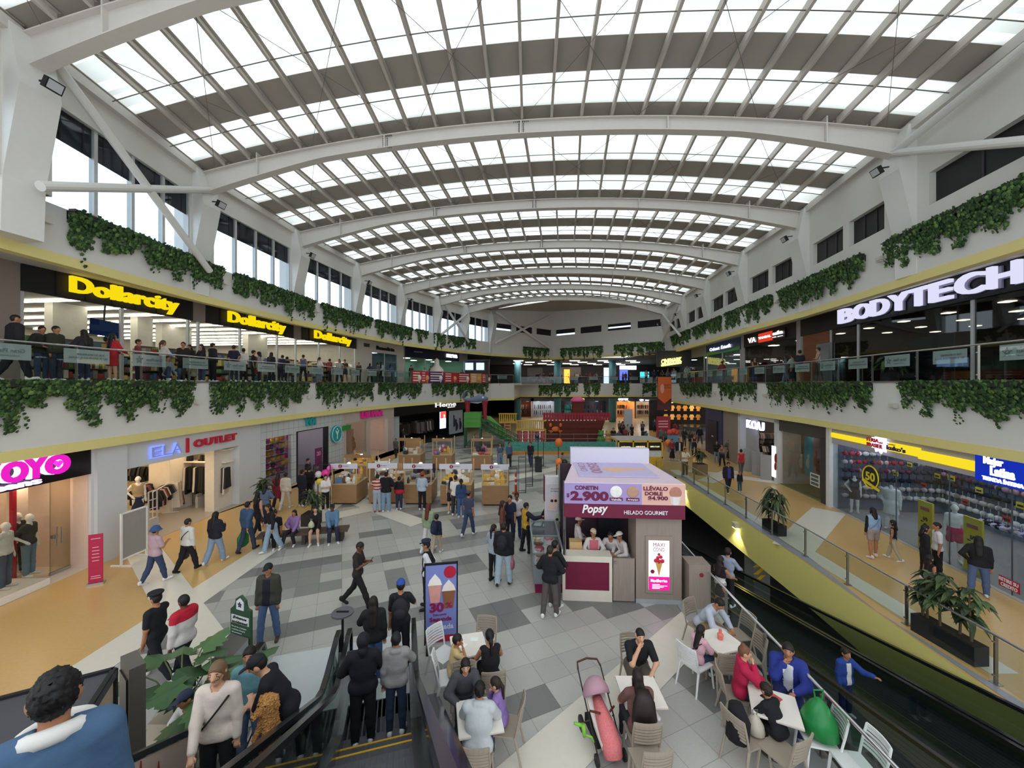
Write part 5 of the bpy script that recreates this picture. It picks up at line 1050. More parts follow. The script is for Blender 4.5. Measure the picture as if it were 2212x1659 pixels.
railing([(9.5, 25.4, 0), (10.95, 25.4, 0), (10.15, 13.27, 0), (9.85, 10.3, 0), (9.52, 6.5, 0), (9.25, 2.0, 0)], 'glass railing above the yellow wall on the right side corridor', 1.0, 1.9, side=1)
# ---------------------------------------------------------------- hanging ivy on the parapets
LEAF = [M('486a38', .6, var=.3, sc=3), M('33502c', .6, var=.3, sc=3), M('668648', .6, var=.3, sc=3), M('29462a', .6, var=.2, sc=3)]
ri = random.Random(5)
LSH = [(0, 0), (.5, -.18), (.42, -.55), (.62, -.62), (0, -1.15), (-.62, -.62), (-.42, -.55), (-.5, -.18)]
def leaf(mb, c, out, s, m):
    tw_ = ri.uniform(-.7, .7); u = Vector((-out.y, out.x, 0)); u = (u * math.cos(tw_) + UP * math.sin(tw_)); v = (UP * 1.0 + out * ri.uniform(.1, .8)).normalized(); v = (v - u * v.dot(u)).normalized(); n = u.cross(v)
    P = [c + u * (x * s) + v * (y * s) + n * (-.22 * abs(x) * s) for x, y in LSH]
    mb.add(P, [(0, 1, 2, 4), (2, 3, 4), (0, 4, 6, 7), (4, 5, 6)], m)
def ivy(line, pa, pb, ztop, label, group, drop=1.1, tail=.6, gap=.1, d=-.04):
    A, B = line.ray(pa), line.ray(pb)
    if A is None or B is None: return
    L = (B - A).length; u = (B - A) / L; n = Vector((-u.y, u.x)); n = n if n.dot(A - Vector((2.5, 24))) > 0 else -n
    dist = ((A + B) / 2).length; s = max(.095, min(.22, .0052 * dist)); out = -n.to_3d()
    t = thing('hanging_ivy', label, 'plant', (A.x, A.y, ztop), 0, group); o = Vector((A.x, A.y, ztop)); u3 = u.to_3d()
    mb = MB(); mb.bar(out * .14, u3 * L + out * .14, .2, .16); mb.build('planter_box', M('2c2f2a', .7), t); mb = MB()
    for x in (0, L): mb.bar(u3 * x, u3 * x + out * .3 + UP * .02, .03, .03); mb.bar(u3 * x, u3 * x - UP * .25, .03, .03)
    mb.build('bracket', M('2a2a2a', .5, .5), t)
    mb = MB(); k = int(L * drop / (s * s) * 3.3)
    prof = [max(.45, min(1.0, .78 + .2 * math.sin(i * 1.7 + pa) + ri.uniform(-.25, .2))) for i in range(int(L / .3) + 3)]
    if gap: prof = [p * (.3 if ri.random() < gap else 1) for p in prof]
    for _ in range(k):
        x = ri.uniform(0, L); w = prof[int(x / .3)] * drop; z = -w * ri.random() ** 1.05
        leaf(mb, u3 * x + out * (ri.uniform(.08, .34) if z > -.35 else ri.uniform(.05, .24)) + UP * (z + .14), out, s * ri.uniform(.7, 1.25), ri.choice([0, 0, 1, 1, 2, 3]))
    for _ in range(int(L * 2.2)):           # straggling tails
        x = ri.uniform(0, L); z = -prof[int(x / .3)] * drop * .8; e = z - ri.uniform(.2, 1) * tail
        while z > e: leaf(mb, u3 * (x + ri.uniform(-.06, .06)) + out * ri.uniform(.05, .16) + UP * z, out, s * ri.uniform(.65, 1.1), ri.choice([0, 1, 1, 3])); z -= s * ri.uniform(.7, 1.2)
    mb.build('leaves', LEAF, t)
UL = [(-60, 40), (145, 475), (502, 675), (692, 800), (810, 888), (897, 921), (937, 960), (968, 1025)]; LL = [(-70, 410), (452, 660), (682, 803), (817, 852), (855, 908), (933, 982), (986, 1052), (1076, 1098)]
UR = [(1922, 2300), (1688, 1870), (1570, 1670), (1498, 1560), (1452, 1492)]; LR = [(1957, 2300), (1665, 1885), (1558, 1635), (1472, 1538)]
UB = [(1130, 1184), (1212, 1302), (1328, 1435)]; LB = [(1106, 1150), (1165, 1248), (1262, 1296), (1325, 1358), (1388, 1416)]
ORD = ['nearest', 'second', 'third', 'fourth', 'fifth', 'sixth', 'seventh', 'farthest']
for k, (a, b) in enumerate(UL): ivy(LV, a, b, ZP - .05, 'ivy hanging from upper left parapet under the windows, %s from the front' % ORD[k], 'ivy on the upper left parapet', 1.2, .7)
for k, (a, b) in enumerate(LL): ivy(LV, a, b, Z2 - .1, 'green ivy hanging from left gallery edge above the shops, %s from the front' % ORD[k], 'ivy on the left gallery edge', 1.45, .7)
for k, (a, b) in enumerate(UR): ivy(RV, b, a, 11.35, 'ivy hanging high on upper right wall below dark windows, %s from the front' % ORD[k], 'ivy on the upper right wall', 1.25, .3, .0)
for k, (a, b) in enumerate(LR): ivy(RV, b, a, Z2 - .1, 'green ivy hanging from right gallery edge above the shops, %s from the front' % ORD[k], 'ivy on the right gallery edge', 1.2, .6, .0)
for k, (a, b) in enumerate(UB): ivy(BACK, a, b, 11.0, 'ivy strands high on the far end wall, %s' % ['left of three, by the crossed braces', 'middle of three', 'right of three, widest'][k], 'ivy on the far end wall', 1.5, .9, .3)
for k, (a, b) in enumerate(LB): ivy(LOWB, a, b, Z2 - .1, 'ivy on the far back gallery edge over the playground, %s from the left' % ['first', 'second', 'third', 'fourth', 'fifth'][k], 'ivy on the back gallery edge', 1.9, 1.0, .15)
# ---------------------------------------------------------------- floodlights at the columns, small white boxes on the parapets
def floodlight(p, d, label):
    t = thing('floodlight', label, 'floodlight', p); d = Vector(d).normalized(); d3 = Vector((d.x, d.y, -.5)).normalized(); mb = MB(); mb.bar(d3 * .1, d3 * .24, .36, .28); mb.build('housing', M('1b1b1d', .5), t)
    mb = MB(); mb.bar(d3 * .24, d3 * .25, .3, .22); mb.build('lens', M('b8bcc0', .2), t); mb = MB(); mb.bar((0, 0, .05), d3 * .12, .06, .04); mb.bar(Vector((0, 0, .08)) - d.to_3d() * .25, (0, 0, .05), .04, .04); mb.build('bracket', M('1b1b1d', .5), t)
for k in range(8):
    A, B = BEAMS[k]; d = (B - A).normalized()
    if k < 7: floodlight(Vector((A.x + d.x * .95, A.y + d.y * .95 - .1, 13.75 if k < 6 else 13.2)), d, 'black floodlight on the left roof column, %s from the front' % ORD[k])
    if k >= 1: floodlight(Vector((B.x - d.x * .95, B.y - d.y * .95 - .1, 13.75 if k < 6 else 13.2)), -d, 'black floodlight on the right roof column, %s from the front' % ORD[k - 1])
def wallbox(line, px, z, label):
    p = line.ray(px)
    if p is None: return
    q = line.ray(px + 3); u = (q - p).normalized(); n = Vector((-u.y, u.x)); n = n if n.dot(p - Vector((2.5, 24))) > 0 else -n
    t = thing('wall_speaker', label, 'speaker', (p.x - n.x * .06, p.y - n.y * .06, z), math.atan2(u.y, u.x), 'small white boxes on the parapets'); mb = MB(); mb.box(-.13, -.09, -.1, .13, .09, .1); mb.build('case', M('d2d0c8', .5), t); mb = MB(); mb.box(-.05, -.13, -.06, .2, .0, .06) if line is RV else mb.box(-.2, -.0, -.06, .05, .13, .06); mb.build('bracket', M('c2c0b8', .5), t)
for px, z, w in ((93, 10.75, 'below the nearest window'), (482, 10.75, 'right of the long second ivy'), (683, 10.75, 'between third and fourth ivy')): wallbox(LV, px, z, 'small white wall speaker on upper left parapet ' + w)
for px, z, w in ((424, 5.25, 'between the two nearest ivy planters'), (667, 5.2, 'beside the second ivy planter'), (806, 5.2, 'beside the third ivy planter'), (918, 5.2, 'above the black shop')): wallbox(LV, px, z, 'small white wall speaker on left gallery edge ' + w)
for px, z, w in ((1934, 5.2, 'above the lingerie store'), (1655, 5.3, 'above the white-framed store'), (1545, 5.3, 'above the navy door')): wallbox(RV, px, z, 'small white wall speaker on right gallery edge ' + w)
for px, z, w in ((1680, 10.9, 'beside the third ivy'), (1905, 10.9, 'beside the nearest ivy')): wallbox(RV, px, z, 'small white wall speaker on upper right wall ' + w)
# ---------------------------------------------------------------- escalators in the foreground
ED, EN = Vector((.274, -.962, 0)).normalized(), Vector((.962, .274, 0)).normalized()   # towards the viewer / to the right
EO = Vector((-2.15, 8.43, 0)); ES, T0 = .617, 1.9
def ep(t, o, z): return EO + ED * t + EN * o + UP * z
def ez(t): return max(0.0, (t - T0)) * ES if t > T0 + .35 else (0 if t < T0 - .35 else ((t - T0 + .35) ** 2) / 1.4 * ES)
RUB = M('17181a', .25, spec=.6); SSTEEL = M('a6a8aa', .22, .95); BGL = GLASS('d3dcd9', 1.2)
TE = 11.6
def escalator(o0, o1, label, cut=0.0):
    t = thing('escalator', label, 'escalator', ep(0, (o0 + o1) / 2, 0)); L = t.location
    for sd, o in ((-1, o0), (1, o1)):
        q = ['outer', 'inner'][0]
        path = [ep(.55, o, .12), ep(.2, o, .2), ep(.02, o, .45), ep(.0, o, .7), ep(.14, o, .95)] + [ep(.45 + k * .35, o, 1.0 + ez(.45 + k * .35)) for k in range(int((TE - .45) / .35))]
        mb = MB(); 
        for a, b in zip(path, path[1:]): mb.bar(a - L, b - L, .085, .06, up=(b - a).normalized().cross(EN))
        mb.build('handrail', RUB, t)
        mb = MB(); w = EN * .012
        ts = [.12] + [.45 + k * .35 for k in range(int((TE - .45) / .35))]
        for a, b in zip(ts, ts[1:]):
            za, zb = .96 + ez(a), .96 + ez(b); mb.hexa([ep(a, o, .22 + ez(a)) - L, ep(b, o, .22 + ez(b)) - L, ep(b, o, .22 + ez(b)) + w - L, ep(a, o, .22 + ez(a)) + w - L, ep(a, o, za) - L, ep(b, o, zb) - L, ep(b, o, zb) + w - L, ep(a, o, za) + w - L])
        mb.build('glass_balustrade', BGL, t)
        mb = MB()
        for a, b in zip(ts, ts[1:]):
            for oo, z0, z1, ww in ((o, .0, .23, .1),): mb.hexa([ep(a, o - ww, z0 - .35 + ez(a)) - L, ep(b, o - ww, z0 - .35 + ez(b)) - L, ep(b, o + ww, z0 - .35 + ez(b)) - L, ep(a, o + ww, z0 - .35 + ez(a)) - L, ep(a, o - ww, z1 + ez(a)) - L, ep(b, o - ww, z1 + ez(b)) - L, ep(b, o + ww, z1 + ez(b)) - L, ep(a, o + ww, z1 + ez(a)) - L])
        mb.build('skirt_deck', SSTEEL, t)
    k = 0
    for k in range(25):                     # steps with a yellow edge line
        a = .95 + k * .4; b = a + .4; z = ez(a + .2)
        if b > TE: break
        mb = MB(); mb.hexa([ep(a, o0 + .1, z - .4) - L, ep(b, o0 + .1, z - .4) - L, ep(b, o1 - .1, z - .4) - L, ep(a, o1 - .1, z - .4) - L, ep(a, o0 + .1, z) - L, ep(b, o0 + .1, z) - L, ep(b, o1 - .1, z) - L, ep(a, o1 - .1, z) - L])
        for j in range(14): q = o0 + .14 + (o1 - o0 - .28) * j / 13; mb.hexa([ep(a, q - .012, z) - L, ep(b, q - .012, z) - L, ep(b, q + .012, z) - L, ep(a, q + .012, z) - L, ep(a, q - .012, z + .008) - L, ep(b, q - .012, z + .008) - L, ep(b, q + .012, z + .008) - L, ep(a, q + .012, z + .008) - L])
        st = mb.build('step', M('57585c', .5, .1), t)
        if 2 < k < 5: mb = MB(); mb.hexa([ep(a, o0 + .1, z) - L, ep(a + .03, o0 + .1, z) - L, ep(a + .03, o1 - .1, z) - L, ep(a, o1 - .1, z) - L, ep(a, o0 + .1, z + .012) - L, ep(a + .03, o0 + .1, z + .012) - L, ep(a + .03, o1 - .1, z + .012) - L, ep(a, o1 - .1, z + .012) - L]); mb.build('edge_line', M('d8a93a', .6), st)
    mb = MB(); mb.hexa([ep(-.9, o0 - .1, 0) - L, ep(.95, o0 - .1, 0) - L, ep(.95, o1 + .1, 0) - L, ep(-.9, o1 + .1, 0) - L, ep(-.9, o0 - .1, .02) - L, ep(.95, o0 - .1, .02) - L, ep(.95, o1 + .1, .02) - L, ep(-.9, o1 + .1, .02) - L]); mb.build('landing_plate', M('c9cfce', .3, .2), t)
    return t
escalator(-1.27, 0.0, 'descending escalator lane with black handrails, right of the pair')
escalator(-2.85, -1.48, 'ascending escalator lane with black handrails, left of the pair')
mb = MB(); mb.hexa([ep(1.2, .12, 0), ep(TE, .12, ez(TE) - 1.0), ep(TE, .42, ez(TE) - 1.0), ep(1.2, .42, 0), ep(1.2, .12, .1), ep(TE, .12, ez(TE) + .05), ep(TE, .42, ez(TE) + .05), ep(1.2, .42, .1)]); tag(mb.build('escalator_cladding', M('3a3440', .12, .6)), 'dark glossy sloping cladding along right side of the descending escalator', 'cladding')
t = thing('ad_panel', 'beige advertising film with red script on the left escalator balustrade', 'advertisement', ep(4.0, -2.97, 1.2)); L = t.location; mb = MB()
mb.hexa([ep(2.9, -2.83, .2 + ez(2.9)) - L, ep(8, -2.83, .2 + ez(8)) - L, ep(8, -2.82, .2 + ez(8)) - L, ep(2.9, -2.82, .2 + ez(2.9)) - L, ep(2.9, -2.83, .95 + ez(2.9)) - L, ep(8, -2.83, .95 + ez(8)) - L, ep(8, -2.82, .95 + ez(8)) - L, ep(2.9, -2.82, .95 + ez(2.9)) - L]); mb.build('film', M('c2b0a0', .6), t)
sl = (ED + UP * ES).normalized(); mb = MB(); mb.text('Tabun', ep(6.2, -2.815, .36 + ez(6.2)) - L, -sl, UP, EN, .42, 1.5, .01, 0, .05); mb.build('lettering', M('b0303a', .5), t); mb = MB(); mb.text('Tabun', ep(6.2, -2.805, .37 + ez(6.2)) - L, -sl, UP, EN, .41, 1.48, .01, 0, .01); mb.build('letter_face', M('e8dcd0', .5), t)
mb = MB()
for q, h in ((4.15, .62), (3.85, .7), (3.55, .6)): mb.prism([(-.09, 0), (.09, 0), (.04, h * .5), (0, h), (-.04, h * .5)], ep(q, -2.815, .24 + ez(q)) - L, -sl, UP, EN * .01)
mb.build('tower_print', M('a02c34', .5), t)
p = G(738, 1440); t = thing('sign_post', 'dark oval disc on a black pole between the two escalators', 'sign post', ep(.35, -1.38, 0)); mb = MB(); mb.tube([(0, 0, 0), (0, 0, 1.42)], .025, 8); mb.build('pole', BLACK, t); mb = MB(); mb.lathe([(.0, 1.42), (.21, 1.42), (.21, 1.45), (.0, 1.45)], n=20); mb.build('disc', M('55555a', .4), t); mb = MB(); mb.box(-.12, -.015, 1.45, .12, .015, 1.47); mb.build('mark', BLACK, t); mb = MB(); mb.box(-.1, -.2, 0.02, .1, .5, .35); mb.build('base', M('3a3c3e', .4), t)
# green safety sign with a steel box
t = thing('safety_sign', 'green safety board with white heading and steel pedestal beside escalator', 'sign', G(516, 1448), math.radians(-20)); mb = MB(); mb.prism([(-.3, 0), (.3, 0), (.3, 1.28), (.2, 1.3), (.16, 1.36), (.14, 1.46), (0, 1.55), (-.14, 1.46), (-.16, 1.36), (-.2, 1.3), (-.3, 1.22)], (0, .03, 0), (1, 0, 0), UP, (0, .05, 0)); mb.build('board', M('2c4a34', .5), t)
mb = MB(); mb.box(-.26, .02, .95, .26, .03, 1.12); mb.prism([(-.11, 1.25), (.11, 1.25), (.11, 1.42), (0, 1.5), (-.11, 1.42)], (0, .02, 0), (1, 0, 0), UP, (0, .01, 0)); mb.build('white_field', M('d2d6d6', .5), t)
mb = MB(); mb.text('¡Evitemos', (-.2, .018, 1.04), (1, 0, 0), UP, (0, -1, 0), .07, .4, .006, 0, .02); mb.text('accidentes!', (-.23, .018, .96), (1, 0, 0), UP, (0, -1, 0), .06, .46, .006, 0, .02); R5 = [(.06 * math.cos(k * 2.513 + 1.57), 1.36 + .06 * math.sin(k * 2.513 + 1.57)) for k in range(5)]; [mb.bar((R5[k][0], .015, R5[k][1]), (R5[(k + 1) % 5][0], .015, R5[(k + 1) % 5][1]), .006, .012) for k in range(5)]; mb.build('lettering', M('1e2a22', .5), t)
mb = MB(); [mb.text(s_, (-.24, .018, .86 - k * .06), (1, 0, 0), UP, (0, -1, 0), .04, w_, .006, 0, 0) for k, (s_, w_) in enumerate((('No corras, no juegues', .44), ('y sujétate siempre', .4), ('del pasamanos', .3)))]; mb.build('small_lettering', M('b8c8bc', .5), t)
mb = MB(); mb.box(-.26, -.32, 0, .26, .02, .55); mb.prism([(-.34, .55), (.02, .55), (.02, .72)], (-.27, 0, 0), (0, 1, 0), UP, (.54, 0, 0)); mb.build('steel_pedestal', SSTEEL, t); mb = MB(); mb.cbox((-.14, -.33, .5), (.04, .02, .05)); mb.build('red_tap', M('b02a2a', .4), t)
# ---------------------------------------------------------------- moving walkways in the pit
def tz(y): return -max(0, (y - 2.95)) * .2126
def travelator(x0, x1, label):
    t = thing('moving_walkway', label, 'moving walkway', (x0, 3, 0)); L = t.location; Y0, Y1 = 2.2, 26
    for x in (x0, x1):
        dx = .03
        P = lambda y, z: Vector((x + (y - 8) * .035, y, tz(y) + z)) - L
        mb = MB(); mb.bar(P(Y0, .98), P(3, .98), .08, .07); mb.bar(P(3, .98), P(Y1, .98), .08, .07); mb.build('handrail', RUB, t)
        mb = MB(); mb.bar(P(3, .52), P(Y1, .52), .015, .8); mb.build('glass_balustrade', BGL, t)
        mb = MB(); mb.bar(P(3, .06), P(Y1, .06), .2, .14); mb.build('skirt_deck', SSTEEL, t)
    xa, xb = x0 + .1, x1 - .1; mb = MB(); Q = lambda x, y, z: Vector((x + (y - 8) * .035, y, tz(y) + z)) - L
    mb.hexa([Q(xa, 3, -.3), Q(xb, 3, -.3), Q(xb, Y1, -.3), Q(xa, Y1, -.3), Q(xa, 3, 0), Q(xb, 3, 0), Q(xb, Y1, 0), Q(xa, Y1, 0)]); mb.build('belt', M('58595c', .5, .1), t)
    mb = MB()
    for j in range(9): q = xa + .06 + (xb - xa - .12) * j / 8; mb.bar(Q(q, 3, .004), Q(q, Y1, .004), .012, .012)
    mb.build('belt_groove', M('6a6c6e', .4, .4), t)
travelator(6.5, 7.95, 'wide moving walkway sloping down beside the cafe tables'); travelator(8.08, 9.2, 'moving walkway sloping down along the yellow wall')
mb = MB(); mb.bar(Vector((8.0, 3, .05)), Vector((8.6, 24, tz(24) + .1)), .16, .1); tag(mb.build('divider_strip', M('b9beb8', .4, .3)), 'pale metal strip between the two moving walkways', 'strip')
for k, (px, py) in enumerate(((1480, 1060), (1566, 1132))):
    q = G(px, py, -.55); y = q.y; x = 10.6 if k == 0 else 10.12; x = np.interp(q.y, [10.3, 13.27, 25.1], [9.58, 9.88, 10.68]); yy = [23.6, 17.4][k]; x = float(np.interp(yy, [10.3, 13.27, 25.1], [9.58, 9.88, 10.68]))
    t = thing('wall_lamp', ['lit wall lamp on the yellow wall nearest the far corner', 'lit wall lamp on the yellow wall above the basement stripes'][k], 'wall lamp', (x - .1, yy, -.45)); mb = MB(); mb.box(-.1, -.14, 0, .1, .14, .22); mb.build('housing', M('d8d2b0', .4), t); mb = MB(); mb.box(-.08, -.11, -.02, .08, .11, 0); mb.build('bulb', EM('fff2b0', 14), t)
    ld = bpy.data.lights.new('wall_lamp_light', 'SPOT'); ld.energy = 60; ld.spot_size = 1.7; ld.color = (1, .9, .6); ld.shadow_soft_size = .08; lo = bpy.data.objects.new('wall_lamp_light', ld); COL.objects.link(lo); lo.parent = t; lo.location = (-.05, 0, -.05)
# ---------------------------------------------------------------- far end: dim food gallery above, lit shops below
TEAL = M('4f8590', .5, var=.05)
for x, lab in ((.9, 'teal round column at the left end of the dim back gallery'), (7.2, 'teal round column left of centre in the back gallery'), (15.9, 'teal round column right of centre in the back gallery')):
    mb = MB(); mb.lathe([(.55, 0), (.55, ZU0 + .1)], (0, 0, 0), 24); o = mb.build('pillar', TEAL, smooth=True, loc=(x, 61.2, 0), kind='structure')
mb = MB(); mb.cbox((0, 0, 0), (1.5, .35, .05)); cl = mb.build('ceiling_lamp', EM('fff8ee', 9)); COL.objects.unlink(cl)
for k in range(20):
    o = cl.copy(); COL.objects.link(o); o.location = (1 + (k % 5) * 4.4 + (k // 5 % 2) * 2, 60.5 + (k // 5) * 4.2, ZU0 + .06); tag(o, 'flat rectangular lamp on the ceiling of the dim back gallery', 'lamp', 'lamps on the back gallery ceiling')
for k in range(14):
    o = cl.copy(); COL.objects.link(o); o.location = (2 + (k % 7) * 3.2, 62.5 + (k // 7) * 2.4, ZB0 - .14); tag(o, 'flat rectangular lamp under the back gallery over the far shops', 'lamp', 'lamps over the far shops')
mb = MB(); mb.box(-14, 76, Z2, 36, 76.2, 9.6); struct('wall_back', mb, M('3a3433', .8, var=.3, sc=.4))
for a, b, z0, z1, h, lab in ((3, 6, 6.6, 9.2, '5a5450', 'grey mural panel of palms on back wall of the dim gallery'), (9, 13.5, 7.2, 9.3, '8a8078', 'pale angular panel on back wall right of the teal column'), (9.5, 16, 6.2, 7.1, '26262a', 'dark serving counter below the pale angular panel')):
    mb = MB(); mb.box(a, 75.7, z0, b, 76, z1); tag(mb.build('wall_panel', M(h, .7, var=.3, sc=.8)), lab, 'panel')
for x, y, w, z0, z1, h, s_, lab in ((8.6, 60.6, .9, 6.1, 8.3, 'f0a040', 1.2, 'orange lit menu totem behind the back railing'), (15.0, 61.5, .8, 6.1, 8.6, 'c8d4e8', .8, 'pale white totem beside the teal gallery column'), (18.2, 63, 1.3, 6.6, 8.4, '5a6ad8', .9, 'blue lit kiosk frame right of the teal gallery column'), (21, 70, 3.0, 8.6, 9.3, 'e4ecff', 2.0, 'bright white neon cloud sign deep in the back gallery'), (24, 70, 1.6, 7.2, 8.2, '3fc0d8', 1.0, 'small cyan screen deep in the back gallery')):
    t = thing('lit_sign', lab, 'lit sign', (x, y, z0)); mb = MB(); mb.box(-w / 2, -.06, 0, w / 2, .06, z1 - z0); mb.build('display', EM(h, s_), t); mb = MB(); mb.box(-w / 2 - .06, -.05, -.5 if z0 > 6.2 else 0, w / 2 + .06, .1, .06); mb.build('stand', DARK, t)
f = Face(Line([(-6, 67), (26, 67)]), 1060, 1428)
for a, b, wm, lc, ls, lab in ((1112, 1150, '6a3a34', 'ffd8b0', 4, 'far brown store'), (1150, 1204, 'c8d0d8', 'f4f8ff', 9, 'far white store'), (1212, 1318, '4a4e58', 'e8f0ff', 6, 'far shoe store'), (1334, 1371, 'e0b080', 'ffd090', 12, 'far warm store'), (1376, 1428, 'd0c4b4', 'ffe8c8', 9, 'far sneaker store')):
    wallslab(f, a - 3, b + 3, 3.0, ZB0, 'r', M('1c1a1e', .5), 0, .2); room(f, f.x(a), f.x(b), 0, 3.0, 4, 'r', M(wm, .7, var=.3, sc=2), M('b09a78', .4), M('d0c8c0', .7), (2, 2), lc, ls, lab, .2)
    garments(f.pt(f.x(a) + .4, 3.2, 2.2), f.pt(f.x(b) - .4, 3.2, 2.2), 10, ['a03a3a', '2a2c3a', '6a5a50', 'c8c0b8', '303030'], 'garment hanging deep inside a far ground floor shop', 'garments in the far shops'); garments(f.pt(f.x(a) + .4, 3.2, 1.2), f.pt(f.x(b) - .4, 3.2, 1.2), 10, ['2a2c3a', '6a5a50', 'a8a098', '303030'], 'garment hanging deep inside a far ground floor shop', 'garments in the far shops')
for s_, a, b, z0, z1, h, lab in (('derek', 1335, 1357, 3.15, 3.7, 'c8dcff', 'white lower-case neon name over the far warm store'), ('SHIRTS', 1381, 1420, 3.1, 3.75, 'c0ccff', 'blue-white block letters over the far sneaker store'), ('TOYS', 1238, 1262, 3.1, 3.7, 'f0d040', 'colourful bubble letters over the far shoe store')):
    t = thing('shop_lettering', lab, 'shop sign', f.pt(f.x(a), -.1, z0)); letters(f, t, s_, a, b, z0, z1, -.12, EM(h, 2), .1, .03)
# jewellery and cap kiosk by the right corridor end, dark shop wall behind it
t = thing('shop_counter', 'curved glass counter of the gold-lit shop at far right', 'counter', (21.2, 44.5, 0)); mb = MB(); mb.lathe([(1.9, 0), (1.9, .75)], n=24); mb.build('base', M('8a8078', .4), t); mb = MB(); mb.lathe([(1.88, .75), (1.88, 1.2)], n=24); mb.build('glass_case', M('5a6062', .15), t)
mb = MB(); mb.slab((17.8, 50), (26, 48.5), 0, ZB0, (0, .3)); struct('wall_back', mb, M('17161a', .5))
for k in range(12):
    o = GAR.copy(); COL.objects.link(o); o.location = (19.3 + (k % 6) * .75, 48.5 - (k % 6) * .13, 3.3 - (k // 6) * 1.1); o.scale = (.9,) * 3; OM(o, M(['d8a860', 'e8c890', 'c89850'][k % 3], .7)); tag(o, 'gold-lit shirt displayed high on the wall of far right shop', 'garment', 'shirts on the gold-lit wall')
for x in (20, 22.5): o = cl.copy(); COL.objects.link(o); o.location = (x, 46.8, ZB0 - .14); OM(o, EM('ffd088', 14)); tag(o, 'warm lamp over the gold-lit shop at far right', 'lamp', 'warm lamps of the gold-lit shop')
t = thing('hanging_banner', 'orange arrow-shaped advertising banner hanging at the right gallery corner', 'banner', (16.4, 41.6, 3.2)); mb = MB(); mb.box(-.75, -.04, 0, .75, .04, 3.6); mb.build('backing', M('5a2a28', .6), t); mb = MB(); mb.prism([(-.72, 1.3), (0, .7), (.72, 1.3), (.72, 3.55), (-.72, 3.55)], (0, -.05, 0), (1, 0, 0), UP, (0, -.01, 0)); mb.build('orange_print', M('e8723c', .6), t)
mb = MB(); mb.ell((-.25, -.065, 2.3), (.22, .01, .5), 12); mb.build('circle_print', M('f0b0a0', .6), t); mb = MB(); mb.text('HELADOS', (-.05, -.065, 2.6), (1, 0, 0), UP, (0, -1, 0), .2, .7, .01, 0, .02); mb.text('DE TODO', (-.05, -.065, 2.3), (1, 0, 0), UP, (0, -1, 0), .2, .7, .01, 0, .02); mb.build('lettering', M('a83a2a', .6), t)
mb = MB(); mb.tube([(-.8, .1, 3.62), (.8, .1, 3.62)], .03, 6); [mb.bar((x, .15, 2.6), (x, 2.5, 2.6), .08, .08) for x in (-.6, .6)]; mb.build('bracket', DARK, t)
# red food banners tied to the left gallery railing, snack kiosk behind
t = thing('railing_banner', 'long red food advertising banner on the far left gallery railing', 'banner', LV.ray(975).to_3d() + UP * 6.15); L = t.location
cols = ['b8242c', 'c02a30', '4a2a6a', 'b8242c', 'a82028', 'd0a058', 'b8242c']; pxs = [890, 910, 926, 959, 989, 1016, 1040, 1060]
for k in range(7):
    a, b = LV.off(-.05).ray(pxs[k]), LV.off(-.05).ray(pxs[k + 1]); u = (b - a).normalized().to_3d(); w = (b - a).length; nn = Vector((u.y, -u.x, 0)); A3 = a.to_3d() - L
    mb = MB(); mb.bar(A3 + UP * 6.7, A3 + u * w + UP * 6.7, .02, 1.15); mb.build('banner_sheet', M(cols[k], .6), t)
    mb = MB(); [mb.bar(A3 + u * w * .1 + UP * z + nn * .02, A3 + u * w * (.5 if k % 2 else .85) + UP * z + nn * .02, .01, h) for z, h in ((7.1, .09), (6.85, .14), (6.6, .08), (6.35, .14))]; mb.build('printed_lines', M('f0d8d4', .6), t)
    mb = MB(); c = A3 + u * w * .75 + UP * 6.6 + nn * .03; mb.ell(c, (.22, .22, .3), 8); mb.prism([(-.2, 0), (.2, 0), (.0, -.45)], c - UP * .1, u, UP, nn * .03); mb.build('food_print', M('e0a060' if k % 2 else 'f0e4dc', .6, var=.3), t)
c = LV.ray(1022); t = thing('snack_kiosk', 'snack kiosk with two bright blue menu screens behind the red banners', 'kiosk', (c.x + .1, c.y + 2.4, Z2)); mb = MB(); mb.box(-2, -.6, 0, 1.6, .8, 1.1); mb.build('counter', M('6a5040', .5), t); mb = MB(); mb.box(-2, -.2, 2.85, 1.8, .8, 3.0); mb.box(1.5, -.2, 0, 1.7, .8, 2.9); mb.box(-2, .7, 0, 1.6, .8, 2.9); mb.build('frame', M('3a2c26', .5), t)
for x in (-.9, .5): mb = MB(); mb.box(x - .5, .6, 1.7, x + .5, .68, 2.6); mb.build('menu_screen', EM('8fb8ea', 1.6), t)
t = thing('display_figure', 'giant striped ice cream figure standing behind the red banners', 'figure', LV.ray(946).to_3d() + Vector((-.3, .9, Z2))); mb = MB(); mb.lathe([(.75, .0), (.8, 1.1), (.7, 1.5), (.3, 1.9), (.25, 2.5), (.02, 2.7)], n=14); mb.build('body', M('e8d8d0', .6), t, smooth=True); mb = MB(); [mb.lathe([(.79, z), (.81, z + .12)], n=14) for z in (.3, .7, 1.1)]; mb.build('stripe', M('a04048', .6), t)
